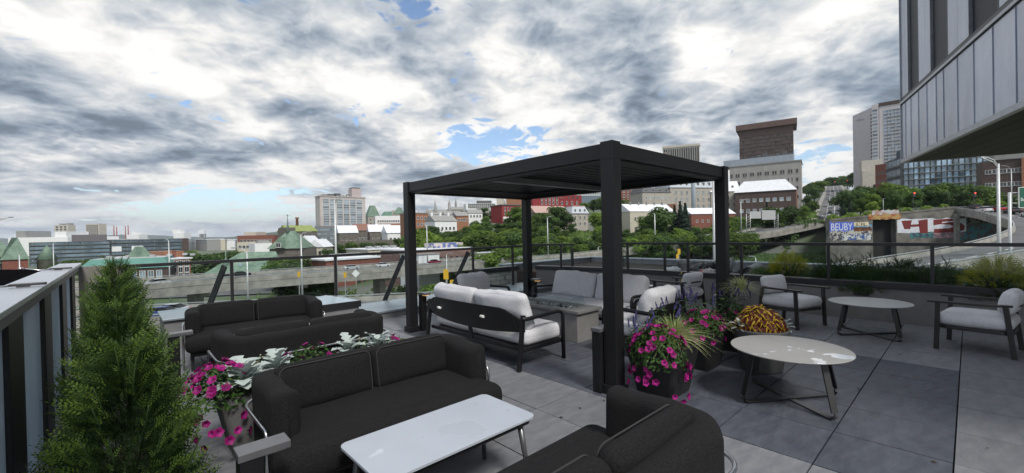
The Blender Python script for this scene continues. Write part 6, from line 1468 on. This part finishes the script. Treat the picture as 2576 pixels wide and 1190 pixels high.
for px, py, Y in ((1725, 510, 178), (1712, 506, 182), (1698, 516, 186), (1930, 508, 208)): SL.append((px, py, Y, 'n', 'rising from the bank below the mansard building'))
for px, py, Y, k in ((1945, 520, 214, 'd'), (1965, 522, 212, 'm'), (1990, 518, 216, 'd'), (2025, 515, 222, 'm'), (2045, 505, 250, 'm'), (2035, 490, 290, 'd'), (2050, 470, 350, 'd'), (2062, 455, 420, 'm')): SL.append((px, py, Y, k, 'lining the hill street below the dark brick convent'))
for px, py, Y, k, wh in SL: tpx(px, py, Y, k, KIND[k]+' '+wh, G1, rt.uniform(1.1, 1.6), k=1.0 if 'lining' in wh else 1.25)
# wooded hilltop beyond the street
for i in range(48):
    Y = rt.uniform(560, 700); px = 2030+145*((i*.618) % 1); x = gx(px, Y); top = lerp_tab([(2030, 462), (2060, 452), (2100, 442), (2140, 436), (2180, 424)], px, 1)
    if Y < 640 and seg_near(x, Y, STREET)[0] < 16: Y = rt.uniform(650, 700); x = gx(px, Y)
    k = rt.choice('ddm'); z1 = zat(px, top+abs(rt.gauss(0, 8)), Y); H = rt.uniform(14, 20); tree(x, Y, H, k, KIND[k]+' on the wooded hilltop beyond the street', 'hilltop trees', 1.35, z1-H)
# trees in front of the hill street's right side and above the graffiti wall
PZ = 4.6
for px, py, Y, k in ((2128, 478, 215, 'd'), (2150, 470, 230, 'd'), (2175, 462, 240, 'd'), (2140, 500, 180, 'n'), (2122, 505, 175, 'n'), (2165, 498, 170, 'm'), (2190, 485, 168, 'l'), (2215, 470, 172, 'm'), (2235, 456, 175, 'l'), (2262, 462, 170, 'm'), (2285, 468, 165, 'm'), (2250, 478, 160, 'd'), (2300, 478, 162, 'd'), (2330, 470, 170, 'd'), (2355, 460, 168, 'm'), (2385, 458, 172, 'd'), (2410, 462, 176, 'm'), (2440, 462, 180, 'd'), (2468, 455, 182, 'm'), (2490, 470, 184, 'd'), (2370, 476, 160, 'd'), (2420, 478, 158, 'd'), (2540, 488, 176, 'm'), (2200, 505, 155, 'l'), (2460, 500, 170, 'l'), (2510, 497, 172, 'l')):
    tpx(px, py, Y, k, KIND[k]+' above the graffiti wall '+[q_ for b_, q_ in ((2165, 'beside the hill street'), (2225, 'over the blue lettering'), (2275, 'over the dark portal'), (2335, 'over the white painted patch'), (2425, 'before the blue-glass condominium'), (9999, 'before the dark brick apartments')) if px < b_][0], 'trees above the graffiti wall', rt.uniform(1.0, 1.3), PZ)
# retaining terrace behind the graffiti wall
g0 = at(2092, 553, 136); g1 = at(2398, 522, 130)
mb = MB(); mb.add([(g0.x, g0.y+.5, 3.2), (g1.x, g1.y+.5, 5.4), (g1.x+110, g1.y+20, 5.6), (300, 195, 5.6), (168, 225, 5.5)], [(0, 1, 2, 3, 4)]); mb.build('planted_terrace', GRASS, kind='structure')
# hedge along the top of the graffiti wall
rn = random.Random(5)
hd = thing('hedge', 'clipped green hedge along the top of the graffiti wall', 'hedge', (0, 0, 0)); mb = MB()
for i in range(2600):
    q = rn.random(); c = g0.lerp(g1, q); p = Vector((c.x, c.y+1.6, 3.0+2.3*q))+Vector((rn.uniform(-.5, .5), rn.uniform(-.8, .8), rn.uniform(.0, 2.2)*(.7+.3*math.sin(q*40)))); M_ = frame_from(Vector((rn.uniform(-1, 1), -1, rn.uniform(0, 1))), rn.uniform(0, 6)); s = rn.uniform(.12, .26)
    mb.add([p+M_ @ Vector(a) for a in ((-s, -s, 0), (s, -s, 0), (s, s, 0), (-s, s, 0))], [(0, 1, 2, 3)])
mb.build('foliage', LFB, hd)['kind'] = 'stuff'
# low-town trees
for px, py, Y, k, lb, wd in ((520, 632, 112, 'd', 'big dark tree beside the orange brick block', 1.5), (560, 628, 118, 'd', 'big dark tree behind the copper hall', 1.5), (598, 630, 128, 'd', 'dark tree between copper hall and church', 1.3), (700, 636, 92, 'm', 'broad olive green tree beside the copper roof', 1.5), (745, 642, 95, 'm', 'broad olive green tree right of the copper roof', 1.5), (725, 655, 84, 'd', 'dark tree just behind the viaduct parapet', 1.4),
                        (335, 630, 150, 'm', 'park tree behind the teal mansard hall', 1.5), (390, 634, 150, 'm', 'park tree behind the teal mansard hall', 1.5), (440, 630, 160, 'd', 'park tree behind the teal mansard hall', 1.5), (280, 638, 150, 'm', 'park tree behind the teal mansard hall', 1.5), (230, 643, 140, 'm', 'park tree behind the teal mansard hall', 1.5), (180, 650, 130, 'm', 'park tree behind the teal mansard hall', 1.4), (140, 662, 110, 'd', 'park tree behind the teal mansard hall', 1.5), (480, 628, 190, 'm', 'park tree behind the teal mansard hall', 1.5),
                        (40, 690, 80, 'd', 'dark tree in front of the station', 1.5), (90, 690, 85, 'd', 'dark tree in front of the station', 1.5), (-20, 690, 80, 'd', 'dark tree in front of the station', 1.5), (120, 682, 90, 'm', 'dark tree in front of the station', 1.5),
                        (800, 612, 170, 'd', 'dark tree under the rampart', 1.4), (840, 608, 172, 'd', 'dark tree under the rampart', 1.4), (880, 606, 172, 'm', 'dark tree under the rampart', 1.4), (920, 606, 168, 'd', 'dark tree under the rampart', 1.4), (960, 604, 166, 'm', 'dark tree under the rampart', 1.4), (1000, 598, 164, 'd', 'dark tree under the rampart', 1.4), (830, 622, 140, 'd', 'dark tree under the rampart', 1.3), (1040, 598, 150, 'm', 'dark tree under the rampart', 1.3),
                        (815, 690, 62, 'm', 'small tree under the viaduct beside the brick depot', 1.2), (770, 700, 60, 'd', 'shrubby tree in the shade under the viaduct', 1.5), (720, 705, 58, 'd', 'shrubby tree in the shade under the viaduct', 1.5), (1085, 705, 62, 'm', 'round bush beside the car park', 1.8), (1260, 622, 105, 'l', 'light green bushy tree in front of the weathered warehouse', 1.9), (1215, 634, 100, 'l', 'light green bushy tree in front of the weathered warehouse', 1.8), (1300, 618, 108, 'm', 'light green bushy tree in front of the weathered warehouse', 1.6)):
    tpx(px, py, Y, k, lb, 'trees of the lower town', wd, k=1.5 if px > 1190 else 2.0)
# scrub on the dark banks
def scrub(n, fx, label, m, sz, seed):
    rn = random.Random(seed); mb = MB()
    for i in range(n):
        x, y, z = fx(rn); 
        for k in range(7):
            p = Vector((x+rn.gauss(0, .5), y+rn.gauss(0, .5), z+rn.uniform(0, 1.3))); M_ = frame_from(Vector((rn.uniform(-1, 1), -1, rn.uniform(0, 1))), rn.uniform(0, 6)); s = sz*rn.uniform(.5, 1.2)
            mb.add([p+M_ @ Vector(a) for a in ((-s*.6, -s, 0), (s*.6, -s, 0), (s*.6, s, 0), (-s*.6, s, 0))], [(0, 1, 2, 3)])
    o = mb.build('scrub', m, kind='stuff', label=label, category='scrub'); return o
def fx1(rn):
    px = rn.uniform(1030, 2060); r = gx(px, 100)/100; Y = lerp_tab(VIA, r, 1)+rn.uniform(22, 90); x = gx(px, Y); return x, Y, ground(x, Y)
def fx2(rn):
    px = rn.uniform(1850, 2330); Y = rn.uniform(95, 126 if px > 2085 else 190); x = gx(px, Y); return x, Y, ground(x, Y)
def fx4(rn):
    Y = rn.uniform(128, 205); x = gx(rn.uniform(1900, 2100), Y); return x, Y, ground(x, Y)
def fx3(rn):
    Y = rn.uniform(125, 180); x = gx(rn.uniform(640, 1250), Y); return x, Y, ground(x, Y)
scrub(1700, fx1, 'low scrub covering the wooded slope', LFA, .7, 1); scrub(2200, fx2, 'dark scrub on the bank below the graffiti wall', LFC, .45, 2); scrub(1300, fx4, 'tangled scrub under the upper end of the viaduct', LFC, .6, 4); scrub(260, fx3, 'weedy scrub under the viaduct', LFA, .5, 3)

# ================================================================ street lamps, gantry, signs, signals
LAMPM = mat('pale_lamp_steel', (.50, .52, .52), .45, .3)
def street_lamp(px, pytop, Y, zb, arm, label, r=.11, double=False, px2=None):
    x = gx(px, Y); zt_ = zat(px, pytop, Y); t = thing('street_lamp', label, 'street lamp', Vector((x, Y, zb)), 0, 'highway street lamps'); H = zt_-zb
    MB().tube([(0, 0, 0), (0, 0, H)], r, 10, taper=[1.25, .7]).build('pole', LAMPM, t)
    s_ = 1 if arm > 0 else -1; A = abs(arm)
    for k in range(2 if double else 1):
        dz = .35*k
        MB().tube([(0, 0, H-.3-dz), (s_*A*.25, 0, H+A*.22-dz), (s_*A*.6, 0, H+A*.36-dz), (s_*A, 0, H+A*.40)], r*.4, 6).build('arm', LAMPM, t)
    MB().rbox((s_*(A+.32), 0, H+A*.40), (.75, .26, .15), .06, 2).build('lamp_head', mat('lamp_head_grey', (.20, .21, .22), .5), t)
    MB().lathe([(r*1.9, 0), (r*1.9, .25)], 10).build('base', LAMPM, t)
ZR = -8.8
street_lamp(844, 503, 66, ZR, 1.9, 'tall pale street lamp with double arm in front of the hospital slab', .17, True)
street_lamp(757, 590, 65, ZR, .9, 'pale street lamp beside the broad olive green tree', .12)
street_lamp(620, 634, 62, ZR, -1.6, 'short pale street lamp in front of the copper hall', .12)
street_lamp(1122, 640, 69, ZR, .3, 'thin pale post beside the yellow sign under the viaduct', .09)
street_lamp(1074, 567, 146, -8.5, -1.4, 'pale street lamp on the viaduct before the brick warehouse', .2)
street_lamp(1378, 548, 171, -8.2, 1.4, 'white curved street lamp on the viaduct below the red building', .22)
street_lamp(1648, 538, 194, -6, -.7, 'white street lamp on the viaduct in front of the white row', .25)
street_lamp(1797, 452, 66, -12.5, -2.0, 'thick tall pale street lamp at the pergola corner, rising from the low ground', .25)
street_lamp(1865, 508, 205, -2.0, 3.4, 'pale street lamp with long arm beside the sign gantry', .22)
street_lamp(2513, 412, 62, -12, -2.6, 'tall pale street lamp under the metal-clad wing on the curved ramp', .22, True)
street_lamp(2546, 425, 150, 5, -3.0, 'slim pale street lamp before the dark brick apartments', .14)
street_lamp(-42, 575, 80, -20, 5.0, 'street lamp reaching in over the glass screen wall', .2, True)
street_lamp(47, 640, 150, -22, .8, 'pale street lamp beside the station turret', .2); street_lamp(424, 605, 156, -22, -1.6, 'pale street lamp in front of the orange brick block', .2); street_lamp(133, 612, 200, -22, .8, 'pale street lamp before the dark office block', .2)
street_lamp(1504, 622, 175, -8, .5, 'short white lamp behind the pergola front post', .16)
street_lamp(1900, 648, 75, -9, -.6, 'short curved white lamp behind the planting bed', .1)
street_lamp(2223, 500, 140, 5.2, .02, 'small black park lamp on the hedge', .07)
# sign gantry
ga_ = at(1883, 577, 193); gb_ = at(1953, 570, 203); gt = thing('sign_gantry', 'white lattice sign gantry with two panels seen from behind, over the viaduct', 'sign gantry', (0, 0, 0))
zt_ = zat(1918, 541, 198)
for q in (ga_, gb_):
    mb = MB()
    for dx in (-.9, .9): mb.tube([(q.x+dx, q.y, q.z-2), (q.x+dx, q.y, zt_+.6)], .13, 6)
    for k in range(6): z = q.z-1+k*(zt_-q.z+1)/6; mb.tube([(q.x-.9, q.y, z), (q.x+.9, q.y, z+(zt_-q.z)/6)], .07, 5)
    mb.build('lattice_leg', LAMPM, gt)
mb = MB()
for dz in (0, 1.6): mb.tube([(ga_.x, ga_.y, zt_+dz-1), (gb_.x, gb_.y, zt_+dz-1)], .13, 6)
mb.build('lattice_beam', LAMPM, gt)
dd = (gb_-ga_); dd.z = 0; an = math.atan2(dd.y, dd.x)
for f0, f1, hh in ((.05, .42, 3.2), (.46, .95, 4.4)):
    c = ga_.lerp(gb_, (f0+f1)/2); MB().box((0, 0, 0), (dd.length*(f1-f0), .15, hh), 0).build('sign_panel', mat('sign_back', (.52, .53, .54), .4, .3), gt, loc=(c.x, c.y-.4, zt_), rz=an)
# green direction sign
sg = thing('direction_sign', 'green highway direction sign with white border and arrow beside the curved ramp', 'sign', Vector((gx(2541, 62), 62, -12)))
z0s, z1s = zat(2565, 523, 62)+12, zat(2565, 471, 62)+12; x0s = gx(2559, 62)-gx(2541, 62)
MB().tube([(0, 0, 0), (0, 0, zat(2541, 484, 62)+12)], .18, 10).build('post', LAMPM, sg)
for z in (z0s+.7, z1s-.8): MB().tube([(0, 0, z), (x0s+3, 0, z)], .07, 6).build('arm', LAMPM, sg)
MB().span(x0s, x0s+4.2, -.25, -.15, z0s, z1s).build('border', mat('sign_white', (.65, .67, .66), .5), sg)
MB().span(x0s+.08, x0s+4.12, -.262, -.251, z0s+.08, z1s-.08).build('panel', mat('sign_green', (.012, .10, .065), .45), sg)
SW = MATS['sign_white']
letter('Boul.', 'lettering', SW, sg, x0s+.25, x0s+1.5, z0s+(z1s-z0s)*.32, z0s+(z1s-z0s)*.48, -.275)
MB().add([(x0s+.75, -.275, z0s+.65), (x0s+1.5, -.275, z0s+.65), (x0s+1.12, -.275, z0s+.2)], [(0, 2, 1)]).build('arrow', SW, sg); MB().span(x0s+.98, x0s+1.27, -.28, -.274, z0s+.65, z0s+.85).build('arrow_shaft', SW, sg)
# yellow warning boards and small signs
YEL = mat('yellow_board', (.62, .36, .02), .6)
for px, py, Y, lb, hh in ((1122, 690, 68, 'yellow marker board on the thin post beside the car park', 1.6), (1708, 633, 100, 'upper yellow marker board below the climbing viaduct', 1.3), (1704, 645, 99, 'lower yellow marker board below the climbing viaduct', 1.1), (1140, 720, 100, 'long yellow board on the viaduct pier', 3.0), (752, 690, 80, 'yellow board on the street lamp before the viaduct', 1.0), (868, 692, 96, 'yellow board at the graffiti pier under the viaduct', 1.2)):
    p = at(px, py, Y); t = thing('marker_board', lb, 'sign', Vector((p.x, p.y, p.z-hh/2)), 0, 'yellow marker boards'); MB().span(-hh*.25, hh*.25, -.05, .0, 0, hh).build('panel', YEL, t); MB().span(-.07, .07, .002, .1, -6, hh).build('post', GALV, t)
p = at(895, 688, 57); t = thing('diamond_sign', 'small white diamond sign on the lower ramp rail', 'sign', p); MB().box((0, 0, 0), (.75, .04, .75), 0, ry=R(45)).build('panel', WHITEW, t); MB().span(-.03, .03, .025, .08, -1.8, .1).build('post', GALV, t)
REDL = bpy.data.materials.new('red_signal'); REDL.use_nodes = True; _b = REDL.node_tree.nodes['Principled BSDF']; _b.inputs['Base Color'].default_value = (.8, .02, .01, 1); _b.inputs['Emission Color'].default_value = (1, .06, .03, 1); _b.inputs['Emission Strength'].default_value = 2.2
def signal(px, py, Y, lb, zb):
    p = at(px, py, Y); t = thing('traffic_light', lb, 'traffic light', Vector((p.x, p.y, zb)), 0, 'red traffic lights'); H = p.z-zb
    MB().tube([(.0, .3, 0), (0, .3, H+.6)], .09, 8).build('pole', FDARK, t); MB().span(-.28, .28, -.2, .2, H-1.1, H+.5).build('housing', FDARK, t); MB().lathe([(.24, 0), (.24, .08), (.05, .14)], 12).build('red_lens', REDL, t, loc=(0, -.2, H+.15)); t.children[-1].rotation_euler = (R(90), 0, 0)
signal(2299, 487, 150, 'red traffic light among the street trees above the portal', 5); signal(2452, 487, 152, 'red traffic light among the street trees near the dark brick apartments', 5); signal(2100, 457, 430, 'red traffic light at the top of the hill street, by the kerb', 34); signal(2131, 455, 440, 'red traffic light at the top of the hill street, over the lane', 34)

# ================================================================ cars
def car_proto():
    t = thing('car', '', 'car'); mb = MB(); P = [(-2.2, .35), (-2.25, .75), (-2.1, .92), (-1.0, .98), (-.3, 1.0), (1.0, 1.0), (1.9, .95), (2.2, .85), (2.25, .4), (2.1, .25), (-2.05, .25)]
    def loft(poly, w0, w1, zr):
        n = len(poly); vs = []
        for s_ in (-1, 1):
            for x, z in poly: k = w0+(w1-w0)*max(0, (z-zr[0])/(zr[1]-zr[0])); vs.append((x, s_*k, z))
        m_ = MB(); m_.add(vs, [tuple(range(n)), tuple(range(2*n-1, n-1, -1))]+[(i, n+i, n+(i+1) % n, (i+1) % n) for i in range(n)]); return m_
    loft(P, .88, .84, (.3, 1.0)).build('body', FWHITE, t, bev=.06)
    loft([(-1.25, .97), (-.45, 1.42), (.95, 1.45), (1.75, .97)], .80, .62, (.97, 1.45)).build('cabin_glass', DARKG, t)
    loft([(-.5, 1.43), (-.4, 1.47), (.9, 1.50), (1.05, 1.44)], .64, .60, (1.4, 1.5)).build('roof', FWHITE, t)
    for x in (-1.38, 1.38):
        for s_ in (-1, 1):
            wv = MB().lathe([(.32, -.11), (.33, -.08), (.33, .08), (.32, .11)], 14).build('wheel', mat('tyre', (.015, .015, .015), .9), t, loc=(x, s_*.78, .33)); wv.rotation_euler = (R(90), 0, 0)
    for s_ in (-1, 1):
        MB().box((-2.2, s_*.62, .72), (.12, .34, .14)).build('headlight', mat('headlight', (.6, .62, .65), .2), t)
        MB().box((2.2, s_*.66, .78), (.10, .28, .16)).build('taillight', mat('taillight', (.45, .02, .015), .3), t)
    return t
car0 = car_proto(); CPAINT = {}
def paint(c):
    k = str(c)
    if k not in CPAINT: CPAINT[k] = mat('car_paint_'+k, c, .25, .2, var=.04, spec=.6)
    return CPAINT[k]
first = [True]
def car(pos, ang, c, label, group, sc=1.0):
    o = car0 if first[0] else copytree(car0); first[0] = False
    o.location = pos; o.rotation_euler = (0, 0, ang); o.scale = (sc, sc, sc); o['label'] = label; o['group'] = group
    for ch in o.children:
        if ch.name.split('.')[0] in ('body', 'roof'): ch.material_slots[0].link = 'OBJECT'; ch.material_slots[0].material = paint(c)
WH, BK, GY, RD, SV, BL = (.62, .63, .64), (.015, .015, .017), (.13, .135, .14), (.30, .012, .015), (.40, .42, .44), (.03, .06, .22)
def on_line(p, nn, Y=None, px=None, off=0):
    best = min(range(len(p)-1), key=lambda i: abs(1288+FPX*(p[i].x/p[i].y)-px)); q = p[best]+nn[best]*off; d = p[best+1]-p[best]; return q, math.atan2(d.y, d.x)
for px, off, c, lb in ((352, 4.5, WH, 'white car on the viaduct above the rear parapet'), (543, 3, GY, 'grey car on the viaduct passing the copper hall'), (615, -4.5, BK, 'black car on the far lane of the viaduct'), (905, -4.5, SV, 'silver car on the viaduct below the hospital slab'), (978, -6, WH, 'white car on the far lane of the viaduct'), (1112, -3, (.20, .02, .04), 'dark red car on the viaduct by the weathered warehouse'), (1560, -3, SV, 'silver car on the viaduct beside the pergola post'), (1690, 3, WH, 'white car on the climbing viaduct')):
    q, a = on_line(p1_, nn1, px=px, off=off); car(q, a+(math.pi if off < 0 else 0), c, lb, 'cars on the viaducts')
for px, off, c, lb in ((398, 1.0, BL, 'dark blue car on the lower ramp behind the cedar hedge'), (370, -1.5, SV, 'silver car on the lower ramp behind the cedar hedge')):
    q, a = on_line(p2_, nn2, px=px, off=off); car(q, a, c, lb, 'cars on the viaducts')
for px, py, a, c, lb in ((962, 703, 20, RD, 'red car parked beside the brick depot'), (1008, 709, 15, BK, 'black car parked near the depot corner'), (1040, 690, 30, GY, 'grey car parked in the rear row of the car park'), (1080, 714, 10, BK, 'black pickup-sized car in the car park by the round bush'), (1112, 700, 12, GY, 'grey car in the car park behind the black ones'), (985, 728, 15, BK, 'black car parked by the verge'), (1130, 706, 20, SV, 'silver car at the edge of the car park'), (1020, 699, 15, BK, 'second black car in the rear row of the car park')):
    d = ray(px, py); k = (-21.45-CAMH)/d.z; q = Vector((d.x*k, d.y*k, -21.45)); car(q, R(a), c, lb, 'cars in the car park')
rn = random.Random(9)
for i, (f_, k, c) in enumerate(((.16, -5, BK), (.20, -1.8, SV), (.22, 3, WH), (.27, -2, WH), (.30, 4.5, WH), (.34, -2, GY), (.38, 1.8, WH), (.42, -2, WH), (.45, -5, WH), (.48, 2, GY), (.52, -2, WH), (.55, -4.8, SV), (.58, 2, BK), (.61, -2, WH), (.64, -5, WH), (.67, 2, SV), (.70, -2, BK))):
    x = f_*(len(sp)-1); j = int(x); q = sp[j].lerp(sp[j+1], x-j)+sn[j]*k; d = sp[j+1]-sp[j]; a = math.atan2(d.y, d.x)
    cn = {str(WH): 'white', str(BK): 'black', str(SV): 'silver', str(GY): 'grey'}[str(c)]
    car(q+Vector((0, 0, .1)), a+(0 if k < 0 else math.pi), c, f'{cn} car in the traffic on the hill street', 'traffic on the hill street')
for px, off, c, lb in ((2432, 1.5, BK, 'black car queuing at the start of the curved ramp'), (2462, -1.5, BK, 'black car queuing beside the red van'), (2492, 1.5, RD, 'red van in the queue on the curved ramp'), (2500, -2, WH, 'white car in the queue before the red van'), (2530, 1.5, BK, 'black car with tail lamps towards the white van'), (2560, 2, WH, 'white van on the curved ramp below the green sign')):
    i = min((j for j in range(len(p2_)-1) if p2_[j].y > 95 and p2_[j].x > 60), key=lambda j: abs(1288+FPX*p2_[j].x/p2_[j].y-px)); d = p2_[i+1]-p2_[i]; car(p2_[i]+nn2[i]*off+Vector((0, 0, .02)), math.atan2(d.y, d.x)+math.pi, c, lb, 'cars queuing on the curved ramp', 1.1)
# carriageway widening beside the curved ramp, carrying the queue
MB().add([(112, 84, -.2), (150, 95, 1.6), (185, 125, 4.2), (170, 160, 6.0), (147, 150, 5.9), (145, 132, 5.4), (141, 119, 4.2), (133, 105.5, 2.4), (119, 90, .8)], [tuple(range(9))]).build('slip_road', ASPH, kind='structure')

# ================================================================ haze
hb = MB().span(-9800, 7900, -250, 15000, -30, 620).build('haze', None, kind='stuff'); hb.data.materials.clear()
hm = bpy.data.materials.new('haze'); hm.use_nodes = True; hn = hm.node_tree; hn.nodes.clear(); ho = hn.nodes.new('ShaderNodeOutputMaterial'); hv = hn.nodes.new('ShaderNodeVolumePrincipled')
hv.inputs['Color'].default_value = (.80, .88, 1, 1); hv.inputs['Density'].default_value = .00006; hv.inputs['Anisotropy'].default_value = .3
hn.links.new(hv.outputs[0], ho.inputs['Volume']); hb.data.materials.append(hm)
